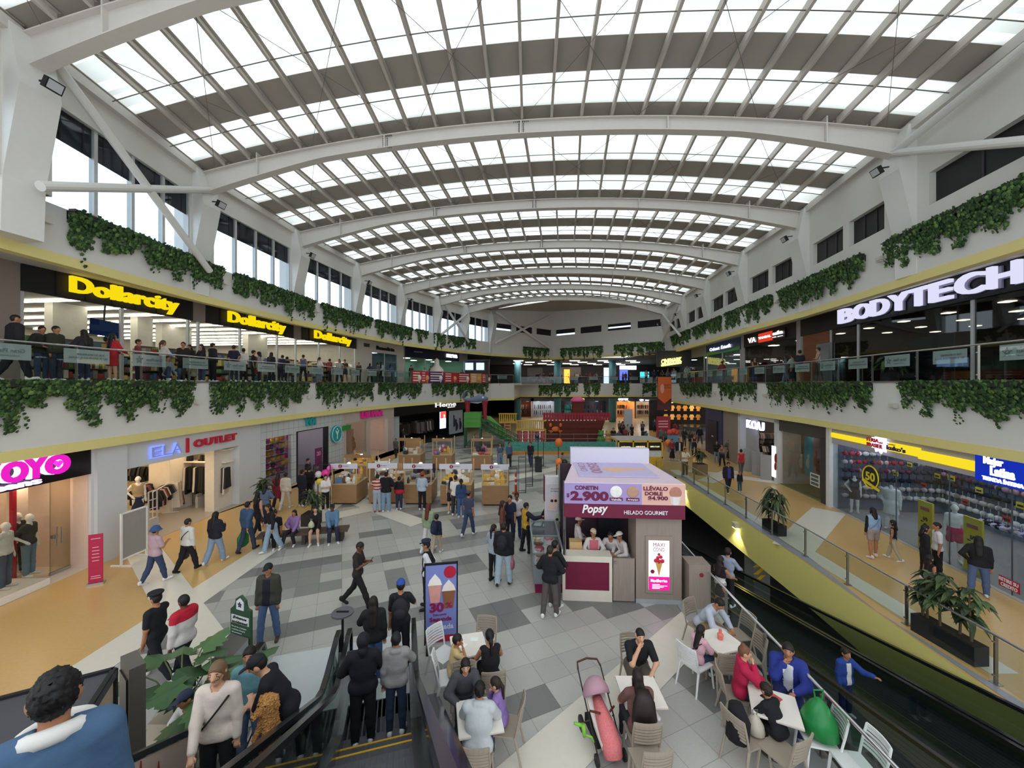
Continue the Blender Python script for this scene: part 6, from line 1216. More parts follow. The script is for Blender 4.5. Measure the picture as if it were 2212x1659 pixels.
# ---------------------------------------------------------------- leafy plants
PLF = [M('3a4a2c', .45, var=.3), M('2c3a26', .45, var=.3), M('4d5f38', .45, var=.3)]
def fronds(mb, c, n, L, w, droop, rnd, spread=1.0, up=.5):
    for i in range(n):
        a = rnd.uniform(0, 6.283); e = rnd.uniform(-.3, 1) * up; d = Vector((math.cos(a) * spread, math.sin(a) * spread, e)).normalized(); s = Vector((-math.sin(a), math.cos(a), 0)); l = L * rnd.uniform(.7, 1.2); P = Vector(c); pts = []
        for k in range(4): t_ = k / 3; q = P + d * l * t_ - UP * droop * l * t_ * t_; ww = w * (0.25, 1, .8, .03)[k]; pts += [q - s * ww, q + UP * -.01, q + s * ww]
        mb.add(pts, [f for k in range(3) for f in ((k * 3, k * 3 + 1, k * 3 + 4, k * 3 + 3), (k * 3 + 1, k * 3 + 2, k * 3 + 5, k * 3 + 4))], rnd.randrange(3))
def potted(loc, label, box=(.5, .5, .5), stems=(), rz=0.0, L=.34, w=.045, droop=.9, nl=26, boxm=None, cl=4):
    rn = random.Random(int(abs(loc[0] * 91 + loc[1] * 37))); t = thing('potted_plant', label, 'plant', loc, rz); mb = MB()
    if box: x, y, h = box[0] / 2, box[1] / 2, box[2]; mb.box(-x, -y, 0, x, y, h); m2 = MB(); m2.box(-x + .03, -y + .03, h - .005, x - .03, y - .03, h + .01); mb.build('planter', boxm or M('26262a', .6), t); m2.build('soil', M('3a2e24', .9), t)
    h = box[2] if box else 0; sm = MB(); lm = MB()
    for (x, y, H) in stems:
        sm.tube([(x, y, h - .02), (x + rn.uniform(-.05, .05), y, h + H * .5), (x + rn.uniform(-.08, .08), y, h + H)], [.028, .022, .016], 6)
        for q in range(cl): fronds(lm, (x + rn.uniform(-.1, .1), y + rn.uniform(-.1, .1), h + H * (1 - q * .16)), nl // cl, L, w, droop, rn, 1, .8)
    sm.build('stem', M('6a5a44', .8), t); lm.build('leaves', PLF, t); return t
potted(G(2046, 1398) + Vector((.0, .0, 0)), 'large bushy plant in a long black planter on the right corridor', (.34, 1.25, .42), [(0, -.45, 1.1), (.05, -.2, .95), (-.05, .1, 1.2), (0, .4, 1.05), (0, .5, .8)], .05, .3, .06, .8, 56)
potted(G(1672, 1150), 'slim corn plant in black planter beside the cream crossing strip', (.36, .9, .42), [(0, -.25, 1.15), (0, .1, 1.3), (0, .3, 1.0)], .05, .5, .05, 1.2, 44)
potted(G(1512, 1024), 'small bushy plant in brown planter at far corner of the pit', (.7, .7, .7), [(0, 0, .8), (.15, .1, .7), (-.1, .1, .95)], 0, .4, .07, .7, 30, M('7a6a4c', .7))
potted(G(566, 1112), 'umbrella-leaved plant in front of the white shop pier', (.5, .5, .6), [(0, 0, 1.0), (.1, .1, .85)], 0, .42, .08, .45, 48, M('2a2a2c'))
potted(G(648, 1150) + Vector((0, .9, 0)), 'green tufted plant rising behind the seated group on the bench', (.6, .6, .5), [(0, 0, .9), (.1, .1, .7)], 0, .45, .05, .6, 60, M('3a3230'))
potted(G(1163, 1019), 'low clipped plant in a tall black planter near the market stalls', (.45, .45, .9), [(0, 0, .15), (.1, 0, .12), (-.1, 0, .12)], 0, .22, .04, .6, 40)
c = RU.ray(1962); potted((c.x - .75, c.y, Z2), 'leafy potted plant against the gym glass on the upper right gallery', (.4, .4, .5), [(0, 0, .5), (.15, 0, .35), (-.15, 0, .4)], 0, .5, .08, .7, 48)
def monstera(loc, label, n=9, S=.42):
    rn = random.Random(int(loc[1] * 77)); t = thing('potted_plant', label, 'plant', loc); mb = MB(); mb.box(-.3, -.3, 0, .3, .3, .45); mb.build('planter', M('b4a896', .6), t); sm = MB(); lm = MB()
    shp = [(0, 0), (.25, -.2), (.5, .05), (.38, .16), (.56, .3), (.4, .36), (.5, .55), (.3, .58), (.28, .8), (0, 1.0), (-.28, .8), (-.3, .58), (-.5, .55), (-.4, .36), (-.56, .3), (-.38, .16), (-.5, .05), (-.25, -.2)]
    for i in range(n):
        a = i * 2.4 + .4; r = .25 + .3 * rn.random(); p = Vector((math.cos(a) * r, math.sin(a) * r, .9 + rn.uniform(-.1, .45))); sm.tube([(0, 0, .4), tuple(p * .6 + UP * .3), tuple(p)], .012, 5); d = Vector((math.cos(a), math.sin(a), rn.uniform(-.35, .15))).normalized(); s_ = Vector((-math.sin(a), math.cos(a), rn.uniform(-.2, .2))); n_ = d.cross(s_)
        P = [p + s_ * x * S + d * y * S - n_ * abs(x) * .25 * S for x, y in shp]; lm.add(P, [(0, k, k + 1) for k in range(1, 17)], rn.randrange(3))
    sm.build('stem', M('5a6a40', .6), t); lm.build('leaves', [M('2f4a2c', .4, var=.2), M('3b5a36', .4, var=.2), M('4a6a40', .4, var=.2)], t)
monstera((-5.65, 6.6, 0), 'broad split-leaf plant beside the food kiosk at lower left', 9, .5); monstera((-4.95, 6.35, 0), 'split-leaf plant behind the woman riding up the escalator', 11, .5)
# ---------------------------------------------------------------- ice cream kiosk
WD = WOOD('a09388', '85786e', 2.2, axis='x'); MAR = M('6d1538', .45, var=.04)
pk = thing('ice_cream_kiosk', 'maroon and wood ice cream kiosk with lilac price banner and flat roof', 'kiosk', (1.40, 10.72, 0), -.066); FR = Vector((0, -1, 0)); XX = Vector((1, 0, 0))
mb = MB(); mb.box(.0, 0, 0, 1.36, .1, .3); mb.box(0, 0, 1.08, 1.36, .42, 1.24); mb.box(0, 0, .3, .08, .1, 1.08); mb.box(1.28, 0, .3, 1.36, .1, 1.08); mb.build('counter', M('d9d2c4', .5), pk); mb = MB(); mb.box(.08, .02, .3, 1.28, .09, 1.08); mb.build('counter_panel', M('701538', .7), pk)
mb = MB(); mb.box(1.39, .02, .03, 1.97, .07, 1.2); d_ = mb.build('door', WD, pk); mb = MB(); mb.cbox((1.45, .0, 1.1), (.05, .04, .06)); mb.build('latch', SSTEEL, d_)
mb = MB(); mb.box(2.0, 0, .12, 3.22, .9, 2.4); mb.box(2.25, -.03, .3, 2.97, 0, 1.86); mb.build('pillar', WD, pk); mb = MB(); mb.box(2.0, -.01, 0, 3.22, .9, .12); mb.build('plinth', M('a0a4a8', .4), pk)
mb = MB(); mb.box(2.33, -.04, .4, 2.88, -.03, 1.74); lb = mb.build('light_box', EM('f4dce2', .85), pk)
mb = MB(); mb.box(2.33, -.05, .4, 2.88, -.04, .76); mb.build('pink_band', EM('c81f86', .8), lb); mb = MB(); mb.text('MAXI', (2.6, -.045, 1.58), XX, UP, FR, .1, .3, .004, 0, .0, True); mb.text('CONO', (2.6, -.045, 1.45), XX, UP, FR, .1, .3, .004, 0, .0, True); mb.build('lettering', M('3a2028', .5), lb)
mb = MB(); mb.text('MaxiBerries', (2.6, -.055, .62), XX, UP, FR, .08, .44, .004, 0, .02, True); [mb.box(2.42, -.054, .44 + k * .035, 2.62 + .1 * (k % 3), -.05, .455 + k * .035) for k in range(4)]; mb.build('white_lettering', EM('ffffff', .8), lb)
mb = MB(); mb.prism([(-.09, 1.14), (.09, 1.14), (0, .78)], (2.6, -.045, 0), XX, UP, FR * .01); mb.build('cone', M('d8a858', .6), lb); mb = MB(); [mb.ell((2.6 + x, -.05, z), (r, .02, r), 8) for x, z, r in ((-.08, 1.2, .06), (.0, 1.18, .06), (.09, 1.19, .06), (-.03, 1.28, .05), (.05, 1.3, .05), (0, 1.37, .04))]; mb.build('berries', M('c8304a', .5), lb); mb = MB(); mb.disc((2.43, -.045, .9), XX, UP, FR, .055, .005); mb.build('badge', M('8a1848', .5), lb)
mb = MB(); mb.box(.04, -.2, 2.38, 3.24, .0, 2.76); mb.build('fascia', MAR, pk); mb = MB(); mb.text('Popsy', (.5, -.21, 2.44), (.996, 0, .05), UP, FR, .29, .66, .03, 0, .025, False, .2); mb.text('HELADO GOURMET', (1.63, -.21, 2.5), XX, UP, FR, .1, 1.15, .02, 0, .005); mb.build('lettering', M('f0eaee', .4), pk)
mb = MB(); mb.box(.04, -.22, 2.76, 2.1, .0, 3.31); bn = mb.build('price_banner', M('a493c8', .5, var=.04), pk); mb = MB(); mb.box(2.1, -.22, 2.76, 3.24, .0, 3.31); mb.build('peach_panel', M('e2b4a4', .5, var=.03), bn)
mb = MB(); mb.text('CONETIN', (.32, -.225, 3.14), XX, UP, FR, .11, .62, .01, 0, .03); mb.text('$', (.1, -.225, 2.92), XX, UP, FR, .12, None, .01, 0, .02); mb.text('2.900', (.2, -.225, 2.84), XX, UP, FR, .26, 1.02, .01, 0, .05); mb.text('LLÉVALO', (2.14, -.225, 3.15), XX, UP, FR, .13, .64, .01, 0, .03); mb.text('DOBLE', (2.18, -.225, 3.02), XX, UP, FR, .1, .46, .01, 0, .03); mb.text('$4.900', (2.26, -.225, 2.88), XX, UP, FR, .12, .52, .01, 0, .03); mb.build('price_lettering', M('6a1440', .5), bn)
for x, h, n_ in ((1.42, 'f0eee8', 'Vainilla'), (1.86, 'b8917a', 'Arequipe'), (2.98, 'b07a6a', None)):
    mb = MB(); mb.ell((x, -.225, 3.1), (.16, .02, .16), 12); mb.build('scoop_print', M(h, .6, var=.2, sc=12), bn)
    if n_: mb = MB(); mb.box(x - .17, -.24, 2.86, x + .17, -.225, 2.94); mb.build('tag_print', M('6a1440', .5), bn); mb = MB(); mb.text(n_, (x, -.245, 2.87), XX, UP, FR, .055, .28, .004, 0, .01, True); mb.build('tag_lettering', M('ffffff', .5), bn)
    else: mb = MB(); mb.lathe([(.13, 2.78), (.17, 3.0)], (x, -.14, 0), 12); mb.build('cup_print', M('f0ece8', .6), bn)
mb = MB(); mb.hexa([(.04, -.2, 3.27), (3.24, -.2, 3.27), (3.05, 2.4, 3.3), (.5, 2.4, 3.3), (.04, -.2, 3.33), (3.24, -.2, 3.33), (3.05, 2.4, 3.36), (.5, 2.4, 3.36)]); rf = mb.build('roof', M('dcc8d4', .5, var=.05, sc=1), pk); mb = MB(); mb.box(.5, .4, 3.345, 2.75, 2.3, 3.37); mb.build('roof_print', M('c3b8dc', .6), rf)
mb = MB(); mb.text('CONO', (.62, 2.2, 3.372), Vector((0, -1, 0)), XX, UP, .22, 1.2, .004, 0, .0); mb.text('3500', (.92, 2.25, 3.372), Vector((0, -1, 0)), XX, UP, .34, 1.5, .004, 0, .03); mb.build('roof_lettering', M('a87a9a', .6), rf); mb = MB(); mb.ell((1.7, 1.3, 3.372), (.4, .3, .012), 12); mb.prism([(2.0, 1.15), (2.6, 1.25), (2.6, 1.4), (2.0, 1.45)], (0, 0, 3.37), XX, Vector((0, 1, 0)), UP * .012); mb.build('cone_print', M('e0b490', .6), rf)
mb = MB(); mb.box(.42, 2.3, 3.3, 3.0, 2.6, 3.85); mb.build('roof_box', M('d4d2e2', .5, var=.03), pk); mb = MB(); mb.box(.05, 2.42, 0, 3.2, 2.5, 3.3); mb.build('back_wall', M('3c2a34', .6), pk)
mb = MB(); [mb.tube([(x, y, 0), (x, y, 3.3)], .04, 8) for x, y in ((.06, 2.4), (.06, .06))]; mb.build('post', SSTEEL, pk)
mb = MB(); mb.box(.35, .9, 0, 1.1, 1.25, .95); mb.build('work_table', SSTEEL, pk); mb = MB(); mb.box(.25, .55, .95, .6, .85, 1.4); mb.build('cone_dispenser', M('c8a878', .5), pk); mb = MB(); mb.box(1.3, 2.0, 0, 2.0, 2.4, 1.9); mb.build('machine', M('22222a', .4), pk)
t = thing('display_freezer', 'glass-topped ice cream display freezer left of the maroon counter', 'freezer', (.62, 11.05, 0)); mb = MB(); mb.box(.05, .05, 0, .82, 2.2, .28); mb.build('plinth', M('7a1642', .5), t); mb = MB(); mb.box(0, 0, .28, .85, .06, .8); mb.box(0, .06, .28, .04, 2.25, .8); mb.box(.81, .06, .28, .85, 2.25, .8); mb.box(0, 2.2, .28, .85, 2.25, 1.3); [mb.bar(a, b, .05, .05) for a, b in (((0, 0, .8), (0, 0, 1.15)), ((.85, 0, .8), (.85, 0, 1.15)), ((0, 0, 1.15), (.85, 0, 1.15)), ((0, 0, 1.15), (0, 2.25, 1.3)), ((.85, 0, 1.15), (.85, 2.25, 1.3)), ((0, 1.1, 1.22), (.85, 1.1, 1.22)))]; mb.build('frame', M('8e949a', .35, .5), t)
mb = MB(); mb.box(.04, .06, .3, .81, 2.2, .8); mb.build('tank', M('d8dcdc', .4), t); mb = MB(); mb.hexa([(0, 0, 1.14), (.85, 0, 1.14), (.85, 2.25, 1.29), (0, 2.25, 1.29), (0, 0, 1.15), (.85, 0, 1.15), (.85, 2.25, 1.3), (0, 2.25, 1.3)]); mb.box(0, 0, .8, .85, .01, 1.15); mb.box(0, 0, .8, .01, 2.25, 1.14); mb.build('glass', GLASS('eef4f4', .8), t)
fc = ['e8a0a0', 'f0e0c0', 'b07a50', 'f4f0e8', 'c8405a', 'e0c890', '8a5a40', 'f0c8d0', 'd8b070', 'e87a80']
for k in range(10): mb = MB(); mb.ell((.24 + .38 * (k % 2), .25 + .42 * (k // 2), .84), (.16, .17, .07), 10); tag_ = mb.build('ice_cream_tub', M(fc[k], .7, bump=.4), t)
t = thing('light_banner', 'tall white lit panel with ice cream bar pictures beside the freezer', 'banner', (1.15, 13.5, 0), .0); mb = MB(); mb.box(0, 0, 0, .72, .3, 2.75); mb.build('case', M('d8d4d4', .5), t); mb = MB(); mb.box(-.03, -.01, 1.9, 0, .31, 2.78); mb.build('side_panel', M('5a1a38', .5), t); mb = MB(); mb.box(.03, -.012, .1, .69, -.002, 2.5); mb.build('print', M('c8c4c8', .5), t)
for x, z, h in ((.3, 1.85, 'd8c0b4'), (.48, 1.2, 'b8c49a')):
    mb = MB(); mb.prism([(-.2, -.26), (.1, -.3), (.22, .24), (-.08, .3)], (x, -.015, z), XX, UP, FR * .012); mb.build('bar_print', M(h, .5), t); mb = MB(); [mb.disc((x - .06 + k * .13, -.028, z + .08), XX, UP, FR, .05, .006) for k in (0, 1)]; mb.build('biscuit_print', M('2a2220', .5), t)
mb = MB(); mb.text('¡Saborea el sándwich', (.2, -.014, 2.32), XX, UP, FR, .045, .4, .004); mb.text('de helado!', (.2, -.014, 2.24), XX, UP, FR, .045, .3, .004); mb.build('lettering', M('6a2040', .5), t)
t = thing('litter_bin', 'square wood-grain litter bin with round red emblem beside kiosk pillar', 'bin', (4.72, 10.3, 0), -.066); mb = MB(); mb.box(0, 0, 0, .56, .55, 1.18); mb.build('body', WD, t); mb = MB(); mb.disc((.32, -.005, .92), XX, UP, FR, .055, .008); mb.build('emblem', M('8a1f30', .5), t)
# ---------------------------------------------------------------- yellow container kiosk, balloons, black frames
t = thing('container_kiosk', 'yellow container kiosk with black menu boards behind the ice cream roof', 'kiosk', (7.1, 25.9, 0)); mb = MB(); mb.box(0, 0, 0, 3.0, 2.2, 1.05); [mb.box(.04 + k * .15, -.03, .05, .12 + k * .15, 0, 1.0) for k in range(20)]; mb.build('counter', M('d9a92c', .5), t); mb = MB(); [mb.box(x, -.02, 0, x + .09, .1, 2.2) for x in (0, .98, 1.95, 2.91)]; mb.box(0, -.02, 2.1, 3.0, 2.2, 2.2); mb.box(0, -.02, 1.02, 3.0, .1, 1.12); mb.build('frame', M('d9a92c', .5), t)
mb = MB(); mb.box(.02, .02, 2.2, 2.98, 2.2, 2.24); mb.build('roof', M('a8a49c', .6), t); mb = MB(); mb.box(.09, .0, 1.12, 2.91, .04, 1.5); mb.build('photo_strip', M('c8c8c0', .6, var=.35, sc=8), t)
for k, s_ in enumerate(('muhummo', 'HAMBURGUESAS', 'SIEMPRE A TU LADO')): mb = MB(); mb.box(.1 + k * .97, .0, 1.55, .96 + k * .97, .05, 2.08); b_ = mb.build('menu_board', M('141414', .5), t); mb = MB(); mb.text(s_, (.53 + k * .97, -.01, 1.76), XX, UP, FR, .09, .62, .01, 0, .01, True); mb.build('lettering', EM('f0d8a0', .8), b_)
mb = MB(); mb.text('aquel', (.2, -.04, .7), XX, UP, FR, .25, .8, .01, 0, .02); mb.build('lettering', M('5a4010', .5), t)
for k, (px, py, yy, h, lab) in enumerate(((1207, 998, 16.5, 'e8762a', 'orange balloon on the black pole, upper of the low pair'), (1210, 1009, 16.5, 'e07028', 'orange balloon on the black pole, lower of the low pair'), (1219, 999, 16.7, '1c1c1e', 'black balloon tied beside the orange pair'), (1207, 956, 30, 'e8762a', 'orange balloon cluster high on a pole before the playground'), (1444, 958, 31, 'e8762a', 'orange balloon above the yellow container kiosk corner'))):
    p = PT(px, py, yy); t = thing('balloon', lab, 'balloon', p); r = .14 if yy < 20 else .3; mb = MB(); mb.ell((0, 0, 0), (r, r, r * 1.15), 14); mb.build('skin', M(h, .25), t, smooth=True); mb = MB(); mb.tube([(0, 0, -r), (.03, 0, -p.z + .02)], .006, 4); mb.build('string', BLACK, t)
for x, y, lab in ((1.92, 16.6, 'thin black pole carrying the pair of orange balloons'), (3.6, 30.05, 'thin black pole carrying the high orange balloons')): mb = MB(); mb.tube([(0, 0, 0), (0, 0, 2.6)], .025, 6); mb.box(-.15, -.15, 0, .15, .15, .03); tag(mb.build('pole', BLACK, loc=(x, y, 0)), lab, 'pole')
for k, (px, py) in enumerate(((1108, 1098), (1128, 1063), (1143, 1049), (1168, 1006))):
    t = thing('metal_frame', 'empty black wire cuboid frame, %s near the market stalls' % ['nearest', 'second', 'third', 'farthest'][k], 'frame', G(px, py)); mb = MB(); a = .2; H = 1.95
    for x in (-a, a):
        for y in (-a, a): mb.bar((x, y, 0), (x, y, H), .022, .022)
    for z in (.02, H):
        for s_ in (-a, a): mb.bar((-a, s_, z), (a, s_, z), .022, .022); mb.bar((s_, -a, z), (s_, a, z), .022, .022)
    mb.build('bars', BLACK, t)
t = thing('traffic_post', 'orange and white striped post standing between the black wire frames', 'post', G(1114, 1066)); mb = MB(); mb.lathe([(.2, 0), (.2, .05), (.06, .06), (.05, 1.1), (.01, 1.12)]); mb.build('post', M('c83a22', .5), t); mb = MB(); [mb.lathe([(.062, z), (.058, z + .12)]) for z in (.5, .8)]; mb.build('reflective_band', M('e8e4e0', .4), t)
# ---------------------------------------------------------------- market stalls
OAK = WOOD('b08a60', '8f6c48', 2.0)
goods_m = [M(h, .6) for h in ('d8d0c4', '8a8a90', 'c8a878', '3a3a42', 'b04a50', 'e4e0d8', '5a7a9a', 'd8b050', '6a4a3a', 'c06a90')]
gp = []
for sh in range(4):
    mb = MB()
    if sh == 0: mb.box(-.09, -.06, 0, .09, .06, .14)
    elif sh == 1: mb.lathe([(.05, 0), (.06, .12), (.03, .2), (.03, .24)], n=8)
    elif sh == 2: mb.ell((0, 0, .08), (.09, .07, .08), 8)
    else: mb.box(-.14, -.1, 0, .14, .1, .03); mb.box(-.13, -.09, .03, .02, -.02, .07)
    o = mb.build('stall_goods', goods_m[0]); COL.objects.unlink(o); gp.append(o)
gr_ = random.Random(21)
def stall(px0, px1, y, label, goods, header=True, hh=2.05, depth=1.5, pal=range(10), back=None, h=1.0):
    x0, x1 = (px0 - CX) / F * y, (px1 - CX) / F * y; w = x1 - x0; t = thing('market_stall', label, 'market stall', (x0, y, 0)); mb = MB(); mb.box(0, 0, .08, w, depth, h); mb.build('base', OAK, t); mb = MB(); mb.box(.08, .08, 0, w - .08, depth - .08, .08); mb.build('plinth', DARK, t); mb = MB(); mb.box(-.02, -.02, h, w + .02, depth + .02, h + .03); mb.build('worktop', M('b8a88c', .5), t)
    mb = MB(); [mb.box(x, yy, h, x + .05, yy + .05, hh) for x in (0, w - .05) for yy in (.02, depth - .07)]; mb.build('post', M('c8a878', .6), t)
    if header:
        mb = MB(); mb.box(-.05, -.02, hh - .26, w + .05, .03, hh); hb = mb.build('header_board', M('d0ced8', .5), t); mb = MB(); c = Vector((w * .36, -.03, hh - .13)); mb.disc(c, XX, UP, FR, .09, .01); mb.build('logo', M('8a2440', .5), hb); mb = MB(); mb.text('f', c + Vector((-.02, -.012, -.06)), XX, UP, FR, .11, None, .004, 0, .01); mb.build('logo_letter', M('f0e4e8', .5), hb); mb = MB(); mb.text('fiorequot', (w * .36 + .11, -.03, hh - .15), XX, UP, FR, .055, .3, .004); mb.build('lettering', M('4a3a48', .5), hb)
    else: mb = MB(); mb.box(-.03, 0, hh - .2, w + .03, .06, hh); mb.build('header_board', OAK, t)
    if back: mb = MB(); mb.box(.1, depth - .1, h, w - .1, depth - .05, hh - .3); mb.build('back_panel', M(back, .7, var=.25, sc=9), t)
    mb = MB(); [mb.box(.08, .5 + k * .35, h + .03, w - .08, .8 + k * .35, h + .15 + k * .17) for k in range(2)]; mb.build('riser', M('b89a70', .6), t)
    mb = MB(); mb.ell((w * .5, depth * .4, hh - .12), (.09, .09, .06), 8); mb.build('stall_lamp', EM('fff2dc', 6), t)
    for k in range(goods):
        r = k % 3; o = gr_.choice(gp).copy(); COL.objects.link(o); o.location = (x0 + gr_.uniform(.12, w - .12), y + (.12 + gr_.uniform(0, .25), .55 + gr_.uniform(0, .2), .92 + gr_.uniform(0, .18))[r], h + (.03, .151, .321)[r]); o.rotation_euler.z = gr_.uniform(-.5, .5); s_ = gr_.uniform(1.1, 1.9); o.scale = (s_,) * 3; OM(o, goods_m[gr_.choice(list(pal))]); tag(o, 'small article for sale on the ' + label.split(',')[0], 'goods', 'goods on the ' + label.split(',')[0])
    return t
stall(716, 770, 19.2, 'oak stall of perfumes and dark figurines, leftmost of the front row', 22); stall(797, 856, 19.3, 'oak stall of hanging jewellery, second of the front row', 18, pal=(0, 2, 5, 8), back='b8906a'); stall(873, 932, 19.2, 'oak stall with black necklace boards, middle of front row', 14, pal=(1, 3), back='2c2a38')
stall(951, 1018, 19.1, 'oak stall of panda ornaments, fourth of the front row', 24, pal=(0, 3, 5, 7)); stall(1041, 1098, 19.0, 'oak stall of white trinkets, rightmost of the front row', 26, pal=(0, 5, 7, 2))
stall(861, 908, 27.2, 'oak stall with two brown display doors, left of second row', 8, False, 2.2, back='a8865c'); stall(934, 976, 27.0, 'oak stall of bright plush toys, middle of second row', 16, False, 2.2, pal=(4, 6, 7, 9, 5)); stall(1018, 1062, 27.0, 'oak stall of handbags and blouses, right of second row', 12, False, 2.2, pal=(4, 5, 3, 9))
stall(745, 800, 23.5, 'low oak stall with sunflowers, behind the leftmost front stall', 14, False, 1.7, pal=(7, 2, 7))
t = thing('market_stall', 'white slatted shelf tower beside the leftmost oak stall', 'shelf', (-6.95, 19.6, 0)); mb = MB(); [mb.box(x, y, 0, x + .05, y + .05, 2.1) for x in (0, .55) for y in (0, .5)]; mb.build('frame', M('e2e2e0', .5), t); mb = MB(); [mb.box(0, 0, z, .6, .55, z + .04) for z in (.9, 1.25, 1.6, 1.95)]; mb.build('shelf', M('e2e2e0', .5), t)
t = thing('balloon_stand', 'black rack of pink and yellow foil toys beside leftmost oak stall', 'display rack', G(700, 1092)); mb = MB(); [mb.bar((x, y, 0), (x, y, 2.05), .03, .03) for x in (-.4, .4) for y in (-.2, .2)]; [mb.bar((-.4, y, 2.05), (.4, y, 2.05), .03, .03) for y in (-.2, .2)]; mb.build('frame', BLACK, t)
for k, (x, z, r, h) in enumerate(((.1, 1.6, .2, 'e83a9a'), (-.25, 1.55, .17, 'd8d4d8'), (-.2, 1.2, .16, 'e8d43a'), (.25, 1.25, .15, 'f0f0ec'), (-.3, 1.85, .12, '3a3a3e'), (.3, 1.85, .14, 'f070b8'))): mb = MB(); mb.ell((x, -.05, z), (r, .12, r), 10); mb.build('foil_toy', M(h, .3), t, smooth=True)
# ---------------------------------------------------------------- playground
PG = 38.0; GRN = M('4f9a3a', .5, var=.08); DGRN = M('1f5a38', .5); RED = M('a02838', .6, var=.1); BRN = M('6a2e22', .7, var=.2, sc=3); YLW = M('c9a23e', .6, var=.1)
X_ = lambda px, y=PG: (px - CX) / F * y
t = thing('play_slide_tower', 'bright green play tower with long green stair rail and two red posts', 'play tower', (X_(1024), PG - 1, 0)); mb = MB(); mb.box(-.8, -.6, 1.9, .8, .8, 3.3); [mb.box(-.82, -.63, z, .82, -.6, z + .06) for z in (2.3, 2.75, 3.2)]; mb.build('cabin', GRN, t); mb = MB(); [mb.box(x, y, 0, x + .15, y + .15, 1.9) for x in (-.8, .65) for y in (-.6, .6)]; mb.bar((-.7, -.6, .1), (.7, -.6, 1.8), .08, .08); mb.build('leg', DGRN, t)
mb = MB(); [mb.bar((.8, y, 1.9 + .9 * k), (4.4, y, 0 + .9 * k + .05), .07, .07) for y in (-.6, .5) for k in (0, .5, 1)]; [mb.bar((.8 + 3.6 * k / 9, y, 1.9 * (1 - k / 9)), (.8 + 3.6 * k / 9, y, 1.9 * (1 - k / 9) + .9), .05, .05) for y in (-.6, .5) for k in range(10)]; mb.build('stair_rail', DGRN, t); mb = MB(); [mb.box(.8 + .36 * k, -.55, 1.75 - .19 * k, 1.16 + .36 * k, .45, 1.85 - .19 * k) for k in range(10)]; mb.build('stair_tread', DGRN, t)
mb = MB(); mb.prism([(.8, 2.9), (1.6, 2.8), (2.6, 1.9), (3.8, .5), (4.6, .2), (4.6, .0), (3.4, .1), (2.2, 1.5), (1.4, 2.3), (.8, 2.3)], (0, 1.4, 0), XX, UP, (0, -.7, 0)); mb.build('slide_chute', M('6aae46', .4), t)
mb = MB(); [mb.lathe([(.17, 2.6), (.22, 4.0), (.34, 4.35)], (x, .4, 0), 10) for x in (-.55, 1.1)]; mb.build('red_post', RED, t)
t = thing('whale_figure', 'grey-blue whale sculpture lying across two red posts over the play tower', 'sculpture', (X_(1028), PG - .6, 4.45)); pr = [(-1.3, .25, .02), (-1.0, .05, .12), (-.5, -.02, .22), (.2, .1, .34), (.8, .15, .32), (1.25, .12, .12)]
mb = MB(); mb.tube([(x, 0, z) for x, z, r in pr], [r for x, z, r in pr], 12); mb.prism([(-1.3, .2), (-1.1, .9), (-.6, 1.0), (-.95, .75), (-1.0, .2)], (0, -.04, 0), XX, UP, (0, .08, 0)); mb.build('body', M('6a7690', .5), t, smooth=True); mb = MB(); mb.ell((.75, -.28, .25), (.1, .05, .1), 8); mb.build('eye', M('f0f0f0', .4), t); mb = MB(); mb.tube([(-.6, 0, -.2), (.2, 0, -.2), (1.1, 0, -.02)], [.05, .16, .08], 8); mb.build('belly', M('c8ccd4', .5), t)
t = thing('play_ship', 'brown wooden pirate ship playground with red deck rails and mast cabin', 'play ship', (X_(1205), PG + .5, 0)); W_ = X_(1302) - X_(1205); mb = MB(); mb.hexa([(-1.0, 0, 0), (W_ - .4, 0, 0), (W_ - .4, 3, 0), (-1.0, 3, 0), (-1.1, -.2, 2.4), (W_ + .3, -.2, 2.4), (W_ + .3, 3.2, 2.4), (-1.1, 3.2, 2.4)]); [mb.box(-1.05, -.22, z, W_ + .2, -.12, z + .04) for z in (.6, 1.1, 1.6, 2.1)]; mb.build('hull', BRN, t)
mb = MB(); [mb.box(x0_, -.1, 2.4, x0_ + .22, 0, 3.15) for x0_ in [-1.4 + .28 * k for k in range(24)]]; mb.box(-1.5, -.12, 2.95, W_ + .6, .02, 3.05); mb.build('deck_rail', RED, t); mb = MB(); mb.box(1.7, .6, 2.4, 2.75, 1.7, 4.2); mb.build('mast_cabin', BRN, t); mb = MB(); mb.lathe([(.75, 4.2), (.7, 4.4), (.4, 4.65), (.05, 4.75)], (2.2, 1.1, 0), 14); mb.build('pink_dome', M('d85a8a', .4), t, smooth=True)
mb = MB(); [mb.box(-1.6 + .35 * k, -.26, 2.36, -1.45 + .35 * k, -.2, 2.46) for k in range(16)]; mb.build('deck_lamps', M('f0d8c8', .5), t)
mb = MB(); mb.ell((-.2, -.3, 1.55), (.38, .1, .26), 10); [mb.ell((-.2 + s_ * .5, -.3, 1.95), (.14, .08, .2), 8) for s_ in (-1, 1)]; [mb.bar((-.2 + s_ * .2, -.3, 1.4), (-.2 + s_ * (.5 + .1 * k), -.3, 1.15 + .12 * k), .06, .06) for s_ in (-1, 1) for k in range(3)]; mb.build('crab_relief', M('e0742c', .5), t)
